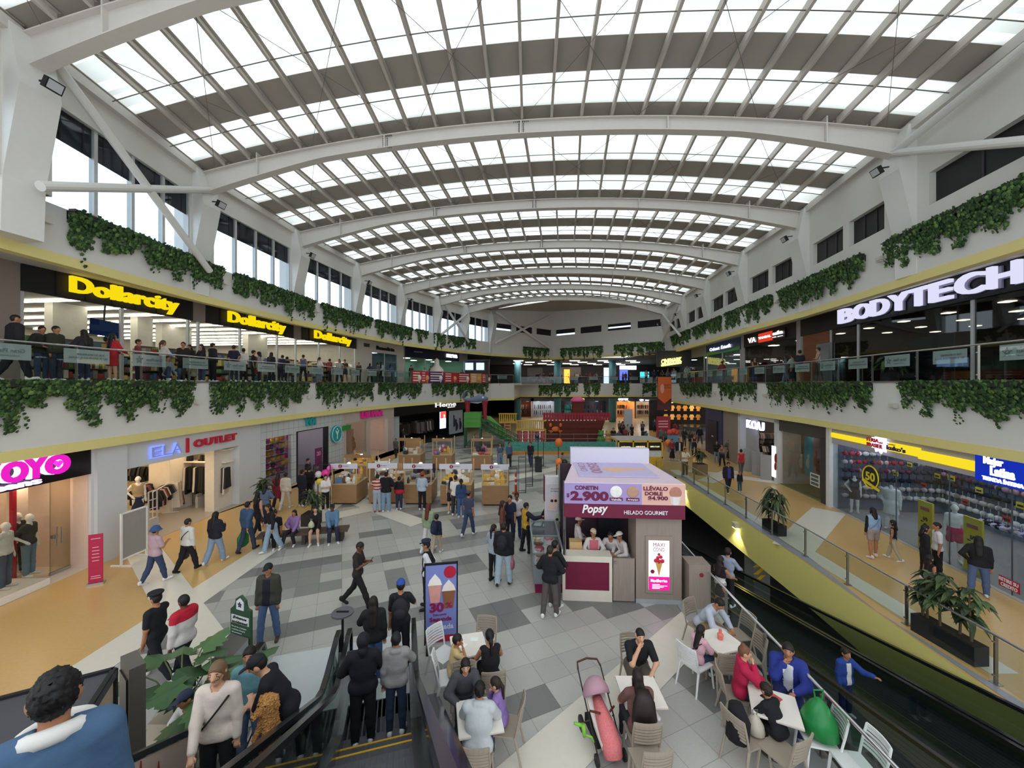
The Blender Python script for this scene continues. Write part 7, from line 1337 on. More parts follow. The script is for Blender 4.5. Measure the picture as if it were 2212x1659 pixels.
t = thing('play_fence', 'yellow slatted play balcony above a row of pink punch cylinders', 'play balcony', (X_(1115), PG + .2, 0)); W_ = X_(1180) - X_(1115); mb = MB(); [mb.box(.05 + k * .2, 0, 1.5, .15 + k * .2, .06, 2.35) for k in range(int(W_ / .2))]; mb.box(0, -.02, 2.3, W_, .08, 2.42); mb.box(0, -.02, 1.4, W_, .9, 1.52); mb.build('balcony', YLW, t); mb = MB(); [mb.box(x, 0, 0, x + .1, .1, 1.45) for x in (0, W_ / 2, W_ - .1)]; mb.build('post', YLW, t)
for k in range(5): mb = MB(); mb.lathe([(.24, .1), (.24, 1.3)], (.35 + k * .58, .3, 0), 12); mb.build('pink_cylinder', M('c85a68', .5), t)
t = thing('play_fence', 'pale wooden picket platform with orange ladder left of the balcony', 'play platform', (X_(1078), PG + .4, 0)); mb = MB(); [mb.box(k * .2, 0, 2.2, .1 + k * .2, .06, 3.1) for k in range(9)]; mb.box(-.05, -.02, 3.0, 1.8, .08, 3.1); mb.box(0, 0, 2.1, 1.8, 1.2, 2.2); mb.build('pickets', YLW, t); mb = MB(); [mb.box(.55, -.4 - .05 * k, 1.9 - .3 * k, 1.1, -.3 - .05 * k, 1.98 - .3 * k) for k in range(6)]; mb.bar((.55, -.3, 2.1), (.55, -.8, 0), .06, .06); mb.bar((1.1, -.3, 2.1), (1.1, -.8, 0), .06, .06); mb.build('ladder', M('d88a5a', .6), t)
t = thing('play_border', 'low patterned teal border wall and steel rails around the playground', 'border wall', (X_(1090, 33), 33, 0)); W_ = X_(1330, 33) - X_(1090, 33); mb = MB(); mb.box(0, 0, .25, W_, .15, 1.05); mb.build('patterned_panel', M('4f9488', .6, var=.6, sc=6), t); mb = MB(); mb.box(0, -.1, 0, W_, .2, .28); mb.build('wooden_kerb', M('c88a48', .6), t); mb = MB(); [mb.tube([(0, .1, z), (W_, .1, z)], .03, 6) for z in (1.3, 1.7)]; [mb.tube([(x * W_ / 8, .1, 1), (x * W_ / 8, .1, 1.75)], .03, 6) for x in range(9)]; mb.build('steel_rail', M('7a7672', .4, .7), t)
for k, (x, h, lab) in enumerate(((8.6, '4a8a3a', 'green frog-like play statue at the ship bow'), (9.3, 'c89a60', 'tan seated play statue at right end of the ship'), (5.6, '2e7a6a', 'teal curled fish play statue on the ship deck'))):
    t = thing('play_statue', lab, 'statue', (x, PG - .6 if k < 2 else PG + .9, 0 if k < 2 else 2.41)); mb = MB(); mb.lathe([(.3, 0), (.42, .5), (.3, .95)], n=10); mb.ell((0, 0, 1.2), (.3, .27, .3), 10); [mb.ell((s_ * .17, -.1, 1.45), (.1, .1, .1), 8) for s_ in (-1, 1)]; mb.build('body', M(h, .5, var=.2), t, smooth=True)
t = thing('gumball_stand', 'blue pedestal machine with red flowered top by the playground', 'machine', (X_(1454, 34), 34, 0)); mb = MB(); mb.box(-.4, -.3, 0, .4, .3, 1.5); mb.build('pedestal', M('6a9ac0', .5), t); mb = MB(); [mb.ell((x, 0, 1.75 + .1 * (k % 2)), (.3, .28, .25), 8) for k, x in enumerate((-.25, .05, .3))]; mb.build('flowers', M('d8503a', .6), t)
for px, y, lab, h in ((1480, 36, 'white notice board standing in far concourse', 'b4bac4'), (1552, 33, 'slanted red promotional board in the far concourse', 'a82030')): pass
t = thing('notice_board', 'white notice board standing in the far concourse near warm store', 'board', (X_(1357, 46), 46, 0)); mb = MB(); mb.box(-.5, -.05, .2, .5, .05, 3.0); mb.build('panel', M('b8bec8', .5), t)
t = thing('notice_board', 'slanted red promotional board in the far right concourse', 'board', (X_(1433, 43), 43, 0), .1); mb = MB(); mb.box(-.8, -.05, .1, .8, .05, 2.4); mb.build('panel', M('a82030', .5), t); mb = MB(); [mb.box(-.6, -.07, z, .5, -.05, z + .12) for z in (1.2, 1.5, 1.8)]; mb.build('printed_lines', M('e8b0b4', .6), t)
# ---------------------------------------------------------------- bench, cafe furniture, stroller, bags
t = thing('bench', 'dark wooden bench with seated group beside the tufted plant', 'bench', G(655, 1172), .25); mb = MB(); mb.box(-1.5, -.28, .36, 1.6, .28, .44); mb.build('seat', WOOD('5a4638', '46362c'), t); mb = MB(); [mb.box(x, -.22, 0, x + .12, .22, .36) for x in (-1.3, 0, 1.3)]; mb.build('leg', M('3a322c', .6), t)
def chair(loc, hd, white, label):
    m = M('dfe0de', .45, var=.03) if white else M('9c9081', .5, var=.04); t = thing('cafe_chair', label, 'chair', loc, -math.radians(hd), 'white plastic cafe chairs' if white else 'taupe plastic cafe chairs'); mb = MB(); mb.hexa([(-.21, -.2, .43), (.21, -.2, .43), (.23, .24, .44), (-.23, .24, .44), (-.21, -.2, .455), (.21, -.2, .455), (.23, .24, .47), (-.23, .24, .47)]); mb.build('seat', m, t)
    mb = MB()
    for k in range(6): z = .58 + k * .052; c_ = -.03 * (k / 5); P = [(-.2 + .4 * j / 6, -.22 - (z - .45) * .18 - .035 * (1 - ((j - 3) / 3) ** 2), z) for j in range(7)]; [mb.bar(P[j], P[j + 1], .014, .034) for j in range(6)]
    P = [(-.21 + .42 * j / 6, -.30 - .035 * (1 - ((j - 3) / 3) ** 2), .89) for j in range(7)]; [mb.bar(P[j], P[j + 1], .018, .05) for j in range(6)]
    [mb.tube([(s_ * .21, -.2, .45), (s_ * .215, -.255, .7), (s_ * .205, -.3, .9)], .018, 6) for s_ in (-1, 1)]; mb.build('backrest', m, t)
    for s_ in (-1, 1): mb = MB(); mb.tube([(s_ * .2, .21, .44), (s_ * .225, .25, 0)], [.024, .017], 6); mb.build('leg', m, t); mb = MB(); mb.tube([(s_ * .2, -.19, .45), (s_ * .225, -.3, 0)], [.024, .017], 6); mb.build('leg', m, t)
    return t
def table(loc, label, rz=0.0, w=.68):
    t = thing('cafe_table', label, 'table', loc, rz); mb = MB(); mb.box(-w / 2, -w / 2, .72, w / 2, w / 2, .75); mb.build('table_top', M('e4ded4', .4), t); mb = MB(); mb.box(-w / 2 - .006, -w / 2 - .006, .715, w / 2 + .006, w / 2 + .006, .735); mb.build('edge', M('c9c2b8', .4), t); mb = MB(); mb.tube([(0, 0, .02), (0, 0, .72)], .035, 8); mb.build('pedestal', M('6a6864', .4, .5), t); mb = MB(); mb.lathe([(.24, 0), (.24, .025), (.05, .05)], n=16); mb.build('base', M('6a6864', .4, .5), t); return t
def S(px, py, z=.45): q = G(px, py, z); return Vector((q.x, q.y, 0))
TB = [S(1012, 1392, .75), S(1035, 1545, .75), S(1383, 1492, .75), S(1555, 1382, .75), S(1672, 1522, .75)]
for k, (rz, lab) in enumerate(((.25, 'white cafe table between the boy and the woman in black'), (.2, 'white cafe table amid the four people left of the stroller'), (.0, 'white cafe table between the man in black and long-haired woman'), (.3, 'white cafe table under the man in pale blue shirt'), (-.45, 'white cafe table with phones near the glass railing'))): table(TB[k], lab, rz)
for px, py, hd, wh, lab in ((958, 1412, 128, 1, 'white slatted cafe chair nearest the blue discount banner, empty'), (972, 1462, 78, 1, 'white slatted cafe chair under the boy in yellow shirt'), (1046, 1396, 188, 0, 'taupe cafe chair on the far side of the boy\'s table'), (1062, 1478, 350, 0, 'taupe cafe chair behind the ponytailed woman in black'), (1003, 1512, 170, 0, 'taupe cafe chair of the long-haired woman with glasses'), (1090, 1566, 278, 0, 'taupe cafe chair of the girl in lilac hoodie'), (1030, 1640, 2, 0, 'taupe cafe chair behind the person in white hoodie, cut by frame'),
    (1386, 1588, 0, 0, 'taupe cafe chair behind the very long-haired woman'), (1402, 1648, 355, 0, 'taupe cafe chair at the bottom edge, nearest the stroller'), (1372, 1440, 180, 0, 'taupe cafe chair of the man in black at the stroller table'),
    (1502, 1432, 60, 1, 'white cafe chair of the girl in pink jacket'), (1512, 1350, 150, 0, 'taupe cafe chair under the man in pale blue shirt'), (1592, 1370, 262, 0, 'taupe cafe chair by the railing, farther of the empty pair'), (1612, 1418, 272, 0, 'taupe cafe chair by the railing, nearer of the empty pair'), (1562, 1440, 5, 0, 'taupe cafe chair back to back with the woman in red'),
    (1592, 1500, 105, 0, 'taupe cafe chair of the woman in red hoodie'), (1612, 1590, 70, 0, 'taupe cafe chair holding the black coat and handbag'), (1702, 1496, 205, 0, 'taupe cafe chair of the man in blue track jacket'), (1690, 1625, 335, 0, 'taupe cafe chair behind the child in black at bottom'), (1768, 1592, 285, 1, 'white cafe chair carrying the shiny green bag'), (1850, 1652, 275, 1, 'white cafe chair at the bottom edge beside the railing')): chair(S(px, py), hd, wh, lab)
def bag(c, r, h, label, cat='bag', name='bag', strap=None):
    t = thing(name, label, cat, c); mb = MB(); mb.tube([(0, 0, 0), (r * .1, 0, r * .3), (0, 0, r * 1.2), (0, 0, r * 2.0), (0, 0, r * 2.4)], [r * .55, r, r * .95, r * .5, r * .12], 12); mb.build('sack', M(h, .3, var=.15, bump=.6), t, smooth=True); mb = MB(); mb.tube([(-r * .2, 0, r * 2.3), (-r * .3, 0, r * 2.9), (r * .3, 0, r * 2.9), (r * .2, 0, r * 2.3)], r * .05, 6); mb.build('handle', M(strap or h, .5), t); return t
p = S(1768, 1592); bag((p.x, p.y, .465), .25, '1c7a3a', 'big shiny green plastic bag standing on a white cafe chair', strap='1c7a3a')
p = S(1612, 1590); t = thing('draped_coat', 'black coat heaped on a taupe chair with striped handbag', 'coat', (p.x - .05, p.y, .47)); mb = MB(); mb.tube([(-.12, -.05, 0), (-.1, -.05, .25), (-.12, 0, .5)], [.17, .17, .1], 10); mb.build('cloth', M('161318', .9, bump=.7), t, smooth=True); bag((p.x + .15, p.y + .02, .47), .13, 'b8b0a0', 'grey striped handbag lying against the black coat', strap='6a6256')
mb = MB(); mb.box(-.04, -.08, 0, .04, .08, .01); ph = mb.build('phone', M('1a1c22', .2)); ph.location = TB[4] + Vector((-.05, .12, .753)); ph.rotation_euler.z = .4; tag(ph, 'dark phone lying left on the railing-side cafe table', 'phone'); o = ph.copy(); COL.objects.link(o); o.location = TB[4] + Vector((.13, .14, .753)); o.rotation_euler.z = .5; OM(o, M('c0504a', .3)); tag(o, 'red-cased phone lying right on the railing-side cafe table', 'phone')
mb = MB(); mb.lathe([(.05, 0), (.06, .1), (.03, .13), (.03, .2)]); o = mb.build('drink_cup', M('e07a6a', .5), loc=TB[3] + Vector((.02, .02, .752))); tag(o, 'coral pink bottle on the table before the girl in pink', 'bottle')
for k, (tb, dx, dy, h) in enumerate(((0, .1, .15, 'e8f0e8'), (0, -.1, -.05, 'f4f0ea'), (1, .0, .1, 'f0e8e0'))): mb = MB(); mb.cbox((0, 0, .002), (.16, .12, .004)); o = mb.build('napkin', M(h, .8), loc=TB[tb] + Vector((dx, dy, .752))); o.rotation_euler.z = k; tag(o, ['crumpled pale napkin at far side of the boy\'s table', 'white napkin in front of the boy in yellow shirt', 'white napkin on the table of the white hoodie person'][k], 'napkin')
# stroller
st = thing('stroller', 'baby stroller with mauve hood and coral speckled blanket', 'stroller', S(1298, 1566, .3), math.radians(-168)); st.scale = (.86, .8, .92); mb = MB(); HP = [[Vector((.25 * math.cos(math.pi * i / 12), -.22 + (.30 * math.sin(math.pi * i / 12)) * math.sin(bb), .70 + (.32 * math.sin(math.pi * i / 12)) * math.cos(bb))) for i in range(13)] for bb in [math.radians(-85 + 15 * k) for k in range(10)]]
mb.add([q for r in HP for q in r], [(r * 13 + i, r * 13 + i + 1, r * 13 + i + 14, r * 13 + i + 13) for r in range(9) for i in range(12)])
o = mb.build('hood', M('b08a98', .8, bump=.4), st, smooth=True); md = o.modifiers.new('thick', 'SOLIDIFY'); md.thickness = .02
mb = MB(); mb.hexa([(-.2, -.42, .72), (.2, -.42, .72), (.2, .1, .45), (-.2, .1, .45), (-.2, -.46, .8), (.2, -.46, .8), (.2, .1, .5), (-.2, .1, .5)]); mb.hexa([(-.2, .1, .43), (.2, .1, .43), (.19, .5, .3), (-.19, .5, .3), (-.2, .1, .5), (.2, .1, .5), (.19, .5, .38), (-.19, .5, .38)]); mb.build('seat', M('d8d4cc', .8), st)
mb = MB(); mb.tube([(0, -.2, .7), (0, 0, .58), (0, .28, .48), (0, .5, .34), (0, .56, .2)], [.09, .13, .17, .19, .17], 12); mb.build('blanket', M('d8787a', .9, var=.35, sc=40, bump=.6), st, smooth=True)
mb = MB(); [mb.tube([(s_ * .25, -.62, 1.02), (s_ * .25, -.42, .85), (s_ * .25, .0, .52), (s_ * .24, .45, .12)], .014, 6) for s_ in (-1, 1)]; [mb.tube([(s_ * .25, .05, .5), (s_ * .27, -.35, .14)], .014, 6) for s_ in (-1, 1)]; mb.tube([(-.26, -.35, .14), (.26, -.35, .14)], .014, 6); mb.build('frame', M('2a2626', .4, .4), st)
mb = MB(); mb.tube([(-.25, -.6, 1.0), (-.22, -.72, 1.06), (0, -.76, 1.08), (.22, -.72, 1.06), (.25, -.6, 1.0)], .02, 8); mb.build('push_handle', M('4a2a22', .5), st); mb = MB(); mb.tube([(-.25, .05, .66), (-.1, .2, .7)], .02, 8); mb.tube([(.25, .05, .66), (.1, .2, .7)], .02, 8); mb.build('bumper_bar', M('5a2c22', .5), st)
for s_ in (-1, 1):
    for y, r in ((-.35, .14), (.45, .1)): mb = MB(); mb.disc((s_ * .27 - .02, y, r), (0, 1, 0), UP, XX, r, .04, 0, 18); mb.build('wheel', M('1a1a1c', .6), st)
mb = MB(); mb.box(-.2, -.35, .16, .2, .3, .34); mb.build('basket', M('1e1c1e', .9), st)
t = thing('toy', 'lime green toy frog clipped to the side of the stroller', 'toy', S(1262, 1588, .45) + UP * .42); mb = MB(); mb.tube([(0, 0, 0), (.0, 0, .06), (-.02, 0, .2)], [.02, .03, .035], 8); mb.tube([(0, 0, .04), (.12, 0, .0), (.15, 0, -.08)], .015, 6); mb.tube([(-.02, 0, .18), (-.16, 0, .22)], [.03, .02], 6); mb.build('body', M('7ab83a', .5), t, smooth=True)
# standing blue discount banner
t = thing('standing_banner', 'tall blue discount banner with milkshake pictures on black stand', 'banner', G(953, 1395), math.radians(10)); mb = MB(); mb.box(-.36, 0, .08, .36, .03, 1.86); mb.build('print', M('7a86c4', .5, var=.03), t); mb = MB(); [mb.box(x, -.01, .05, x + .03, .04, 1.9) for x in (-.38, .35)]; mb.box(-.38, -.01, 1.86, .38, .04, 1.9); mb.box(-.33, -.3, 0, -.27, .3, .05); mb.box(.27, -.3, 0, .33, .3, .05); mb.build('stand', BLACK, t)
mb = MB(); mb.text('30', (-.26, -.005, .78), XX, UP, FR, .22, .32, .006, 0, .05); mb.text('%', (.1, -.005, .86), XX, UP, FR, .13, .15, .006, 0, .03); mb.text('Descuento', (-.18, -.005, .7), XX, UP, FR, .05, .3, .006); mb.text('Segunda', (-.26, -.005, .54), XX, UP, FR, .13, .5, .006, 0, .03); mb.build('lettering', M('8a1a50', .5), t); mb = MB(); mb.text('malteada', (-.32, -.005, .38), XX, UP, FR, .12, .6, .006, 0, .03); mb.build('pale_lettering', M('c8cce8', .5), t); mb = MB(); mb.box(-.36, -.005, .1, .36, 0, .24); mb.disc((.2, -.004, 1.68), XX, UP, FR, .14, .006); mb.build('red_field', M('b01c38', .5), t)
for x, z, h, h2 in ((-.14, 1.2, 'd89a90', 'f0ece6'), (.17, 1.05, '8a5a40', 'e8e0d8')): mb = MB(); mb.prism([(-.1, -.2), (.1, -.2), (.15, .2), (-.15, .2)], (x, -.004, z), XX, UP, FR * .006); mb.build('cup_print', M(h, .5, var=.2), t); mb = MB(); mb.prism([(-.16, 0), (.16, 0), (.12, .12), (.0, .26), (-.12, .12)], (x, -.004, z + .2), XX, UP, FR * .008); mb.build('cream_print', M(h2, .6), t)
# food kiosk at lower left
t = thing('food_kiosk', 'dark-roofed beige food kiosk cut by the lower left corner', 'kiosk', (-4.87, 4.73, 0), math.atan2(-1.03, .57)); mb = MB(); mb.box(0, -1.2, 0, 1.35, 0, 2.42); mb.build('body', M('b8a890', .6, var=.05), t); mb = MB(); mb.box(-.03, -1.23, 2.42, 1.4, .03, 2.5); mb.build('roof', M('46454a', .6), t); mb = MB(); [mb.bar(a, b, .05, .06) for a, b in (((0, .0, 2.5), (1.4, .0, 2.5)), ((0, 0, 2.5), (0, -1.2, 2.5)), ((0, 0, 0), (0, 0, 2.5)))]; mb.build('frame', M('17161a', .5), t)
mb = MB(); mb.text('Do', (.55, .008, 1.35), XX, UP, Vector((0, 1, 0)), .35, .5, .01, 0, .02); mb.build('lettering', M('d8d8dc', .5), t); mb = MB(); mb.box(.2, -1.3, 1.9, 1.3, -1.23, 1.95); mb.build('lamp_strip', EM('ffc050', 3), t)
t = thing('menu_stand', 'narrow dark menu stand beside the beige food kiosk', 'stand', (-5.02, 5.12, 0), -.6); mb = MB(); mb.box(-.22, -.08, 0, .22, .08, 2.35); mb.build('case', M('5a5650', .5), t); mb = MB(); mb.box(-.17, -.1, .3, .17, -.08, 2.2); mb.build('screen', M('22221f', .3), t)
# ---------------------------------------------------------------- people
def P(px, py, H, hd, top, bot, hair, label, legs='s', arms='dd', z=0.0, loc=None, **k):
    q = G(px, py, z) if loc is None else Vector(loc); k.setdefault('det', DET(q.y)); return person(q, H, hd, label, top, bot, hair, legs, arms, **k)
def backpack(o, h, label, w=.15):
    f = Vector(o['fwd']); a = o.rotation_euler.z; d = Vector((f.x * math.cos(a) - f.y * math.sin(a), f.x * math.sin(a) + f.y * math.cos(a), f.z)); c = wpt(o, 'chest') - d * .2; t = thing('backpack', label, 'backpack', c, a); mb = MB(); mb.ell((0, -.02, -.02), (w, .1, .23), 12); mb.build('pack', M(h, .8, bump=.3), t, smooth=True); mb = MB(); mb.ell((0, -.1, -.08), (w * .75, .06, .12), 10); mb.build('pocket', M(h, .8), t, smooth=True); mb = MB(); [mb.tube([(s_ * w * .6, .02, .2), (s_ * w * .7, .16, .17), (s_ * w * .75, .3, .05), (s_ * w * .7, .2, -.12)], .018, 6) for s_ in (-1, 1)]; mb.build('shoulder_strap', M(h, .8), t); return t
def held(o, key, r, h, label, cat='bag', name='shopping_bag', fl=.45):
    c = wpt(o, key); t = thing(name, label, cat, c, o.rotation_euler.z); mb = MB(); mb.tube([(0, 0, -r * 2.7), (0, 0, -r * 2.4), (0, 0, -r * 1.2), (0, 0, -r * .35)], [r * .6, r, r, r * .35], 12); mb.v = [(x * fl, y, z) for x, y, z in mb.v]; mb.build('sack', M(h, .4, bump=.4), t, smooth=True); mb = MB(); mb.tube([(0, -r * .3, -r * .4), (0, 0, .02), (0, r * .3, -r * .4)], .012, 6); mb.build('handle', M(h, .5), t); return t
def phone(o, key, label): mb = MB(); mb.box(-.036, -.006, -.07, .036, .006, .07); p = mb.build('phone', M('16181c', .2), loc=wpt(o, key, (0, .02, .03))); p.rotation_euler = (-.5, 0, o.rotation_euler.z); tag(p, label, 'phone')
# escalator riders
o_dn = P(0, 0, 1.76, 318, 'j44607f', 'p30384a', 's0f0c0b', 'man with bushy black hair and denim jacket at lower left corner', loc=(-2.24, 1.88, 2.72), det=3, lean=6)
mb = MB(); mb.tube([(.115 * math.sin(k * .35), -.02 + .12 * math.cos(k * .35), -.035 * math.cos(k * .35) - .012 * math.sin(k * .35) ** 2) for k in range(19)], .042, 10); cl_ = mb.build('collar', M('d9d8d2', .95, bump=.8), o_dn, smooth=True); cl_.location = (0, .13, 1.535)
o = P(0, 0, 1.70, 168, 'lcfc2b6', 'p18181a', 'm6a5238', 'woman with glasses in cream sweater riding up the escalator', arms='ld', loc=(-3.42, 4.5, 1.0), skin='l', strap='l15130f', det=3, w=1.0)
R_ = Vector((math.sin(math.radians(168)), math.cos(math.radians(168)), 0)); c = o.location + UP * 1.645 + R_ * .104; t = thing('glasses', 'thin dark glasses worn by the woman in cream sweater', 'glasses', c, -math.radians(168)); mb = MB(); [mb.tube([(s_ * .034 + .03 * math.cos(a * .7854), .0, .022 * math.sin(a * .7854)) for a in range(9)], .0035, 5) for s_ in (-1, 1)]; mb.tube([(-.064, 0, .008), (-.08, -.1, .01)], .003, 4); mb.tube([(.064, 0, .008), (.08, -.1, .01)], .003, 4); mb.build('frame', M('2a1a16', .4), t)
P(0, 0, 1.74, 252, 't15141a', 'p14141a', 'c15131a', 'man in black cap bending over the fluffy dog on escalator', arms='cc', loc=(-2.92, 5.08, .8), lean=30, nod=-14, skin='l', det=3)
P(0, 0, 1.72, 160, 't5f8a92', 'p5a7090', 's100d0c', 'dark-haired man in teal shirt standing behind the cap-wearing man', loc=(-3.9, 5.75, .3), det=2)
P(0, 0, 1.26, 200, 'hd49aa6', 'p6a7a98', 'l1a1210', 'girl in pink hoodie resting an arm on the escalator handrail', arms='dx', loc=(-3.2, 5.62, .42), lean=14, skin='l', det=3)
def dog():
    c = Vector((-3.0, 4.75, 1.83)); E = lambda p, r: Ell(np.array(p), np.array(r), np.eye(3)); g = [E((0, 0, .32), (.12, .13, .125)), Cap((-.06, -.1, .28), (-.1, -.19, .25), .055, .04), Cap((0, 0, .2), (.04, .04, -.18), .12, .13), Cap((.1, .03, .38), (.14, .02, .26), .045, .03), Cap((-.1, .03, .38), (-.15, .02, .27), .045, .03), Cap((-.07, -.06, .05), (-.12, -.14, -.14), .045, .035), Cap((.08, -.06, .05), (.08, -.14, -.16), .045, .035), Cap((.08, .05, -.2), (.12, -.06, -.36), .06, .04), Cap((-.04, .05, -.2), (-.06, -.06, -.38), .06, .04), Cap((.1, .1, -.15), (.25, .1, -.1), .04, .02)]
    Pv, Q = snet([(g, [])], .013, .05); rn = np.random.RandomState(2); nr = Pv - Pv.mean(0); Pv = Pv + rn.normal(0, .0075, Pv.shape); me = bpy.data.meshes.new('dog'); me.from_pydata([tuple(v) for v in Pv], [], Q.tolist()); me.materials.append(M('b5834c', .95, var=.3, sc=18, bump=.9)); d = bpy.data.objects.new('dog', me); COL.objects.link(d); d.location = c; d.scale = (.78,) * 3; tag(d, 'fluffy golden brown dog held in the arms of bending man', 'dog'); mb = MB(); mb.ell((-.115, -.225, .26), (.018, .014, .014), 8); [mb.ell((x, -.115, .36), (.014, .012, .014), 8) for x in (-.075, .03)]; mb.build('nose_and_eyes', M('14100e', .3), d)
dog()
P(0, 0, 1.74, 344, 'h131318', 'p15151a', 'o121217', 'person in black lettered hoodie with hood up going down escalator', arms='ee', loc=(-2.45, 6.36, .06), det=2, w=1.12)
P(0, 0, 1.64, 350, 'h8c8a88', 'n2a3850', 's141013', 'person in grey hoodie holding the right handrail of the escalator', arms='rd', loc=(-1.95, 6.5, .1), det=2)
P(0, 0, 1.66, 345, 'j17161a', 'p3a5278', 'l1a1110', 'long-haired woman in black jacket stepping off the escalator', arms='dr', loc=(-2.78, 7.75, 0), det=2)
o = P(0, 0, 1.77, 348, 't1a1a1f', 'p1c1c22', 'c2a4a94', 'man in backwards blue cap with dark backpack leaving the escalator', arms='rd', loc=(-2.36, 8.2, 0), det=2); backpack(o, '201e26', 'dark backpack on the man in blue cap', .17)
# left walkway
P(0, 0, 1.66, 250, 'ta8222a', 'p2a2228', 'mb'.replace('b', '3a1214'), 'person in bright red top bent forward beside the split-leaf plants', 'i', 'tt', loc=(-5.05, 5.35, 0), lean=38, det=2, skin='l'); chair((-5.05, 5.35, 0), 250, 0, 'taupe chair under the person in bright red top')
P(0, 0, 1.68, 200, 'td8d6d4', 'p2a3448', 'c28304a', 'person in navy cap and white shirt seated behind split-leaf plants', 'i', 'tt', loc=(-4.9, 6.05, 0), lean=16, det=2); chair((-4.9, 6.05, 0), 200, 0, 'taupe chair under the person in navy cap')
P(398, 1476, 1.76, 285, 'jc4c0bc', 'p15151a', 's120f0e', 'man in white and red hooded jacket walking left beside officer', 'v', 'pd', stripe=('u', 'b01c30', .36), skin='d')
P(338, 1468, 1.76, 278, 't17181c', 'p15161d', 'f17181f', 'officer in black with peaked cap pointing left', 'v', 'xd', skin='m')
P(580, 1388, 1.75, 172, 'j3a3a30', 'p4a6288', 'c141416', 'man in dark olive quilted jacket and black cap facing the escalators', 'q', 'dd', stripe=('o', '1c1a28', .075), shoes='4a3a2e')
o = P(773, 1310, 1.74, 92, 't2b2522', 'p1d1a1c', 's120f0e', 'man in dark polo striding right while looking at his phone', 'v', 'pp', nod=-22, shoes='1a1a1c', skin='d'); phone(o, 'hand_r', 'phone held by the striding man in dark polo')
P(922, 1314, 1.74, 268, 'l15161c', 'p17181f', 'f1a1f38', 'security guard with peaked cap, black vest and white sleeves', 's', 'kk', stripe=('x', 'd4d4d8', .165), shoes='16161a', w=1.05)
P(335, 1260, 1.64, 22, 'tb49aa4', 'n34425e', 'u3a5080', 'woman in blue bucket hat and pink tee walking with grey bag', 'w', 'pd', w=1.22)
held(P(405, 1234, 1.62, 18, 'ld0cfc8', 'p1c1a1f', 's241a16', 'woman in white top and black trousers with crossbody strap', 'w', 'dd', w=1.2, strap='r1a1a1c', shoes='1a1a1c'), 'hand_l', .16, '4a4a50', 'grey fabric bag hanging between the two walking women')
P(465, 1217, 1.66, 10, 'j1c1c2a', 'w8296ae', 'l120e10', 'woman in navy striped-sleeve jacket and pale wide jeans seen from behind', 'w', 'pd', w=1.08)
held(P(534, 1192, 1.72, 8, 'j37506e', 'p2f3c52', 's161210', 'man in denim jacket carrying a green bag past the bench', 'w', 'bd', shoes='2a2a2c'), 'hand_l', .24, '1f7a38', 'big green shopping bag carried by the man in denim jacket')
P(556, 1158, 1.66, 15, 'v17161a', 'n1a1a1f', 'l17110f', 'woman in black sleeveless top with brown paper bag', 'W', 'dd', shoes='e0dcd8', skin='l')
P(572, 1136, 1.68, 350, 'l5a6a84', 'd2c2e36', 'm120e0e', 'woman in blue blouse and long charcoal skirt by the white pier', 's', 'ee')
P(588, 1192, 1.70, 205, 'l17171b', 'w8da2b4', 'l1a1412', 'person in black top and pale jeans leaning over by the bench', 'w', 'hd', lean=12)
P(600, 1100, 1.66, 350, 'c7a1c34', 'p1c1a20', 'l2a1614', 'woman in long burgundy coat before the tiled shop window', 'w'); P(617, 1101, 1.70, 0, 'hc8bcac', 'pc4b8a8', 's141212', 'person in beige hoodie with round back print at tiled shop', 'w')
P(652, 1094, 1.72, 20, 'j1a1e2c', 'p20222c', 's120f0e', 'man in navy jacket at the tiled shop doorway', 's'); P(668, 1082, 1.70, 340, 'l17171c', 'p17171c', 's120f0e', 'dark-clothed person beside the navy jacket man at doorway'); P(665, 1060, 1.74, 90, 't1c1c24', 'p1a1a20', 's120f0e', 'man in black tee standing inside the tiled shop door')
P(703, 1102, 1.62, 140, 'te0dcdc', 'p16161a', 'm120e0e', 'stall keeper in white tee with arms folded by foil toys', 's', 'cc', skin='l')
for x, y, hd, H, top, bot, hair, arms, kw, lab in ((-.95, -.02, 172, 1.6, 't18171b', 'p18171b', 'b1c1412', 'ld', {'w': 1.15}, 'woman in black seated at left end of the bench'), (-.3, .0, 180, 1.5, 'j8a6a9c', 'p201d26', 'm1a1214', 'el', {}, 'girl in lilac jacket seated second on the bench'), (.42, .02, 160, 1.66, 'l18161a', 's18161a', 'l1f1512', 'll', {'skin': 'l'}, 'long-haired woman with pale bag on her lap on bench'), (1.0, .06, 150, 1.7, 'j5a7896', 'p242a3a', 'c141418', 'll', {'skin': 'd'}, 'man in denim jacket and dark cap at right end of bench')):
    b = G(655, 1172); ca_, sa_ = math.cos(.25), math.sin(.25); P(0, 0, H, hd, top, bot, hair, lab, 'I' if x < -.2 and x > -.5 else 'i', arms, loc=(b.x + x * ca_ - y * sa_, b.y + x * sa_ + y * ca_, 0), seat=.44, det=1, **kw)
q = G(655, 1172); bag((q.x + .38, q.y - .15, .62), .11, 'b4bc98', 'pale green handbag on the lap of long-haired woman on bench')
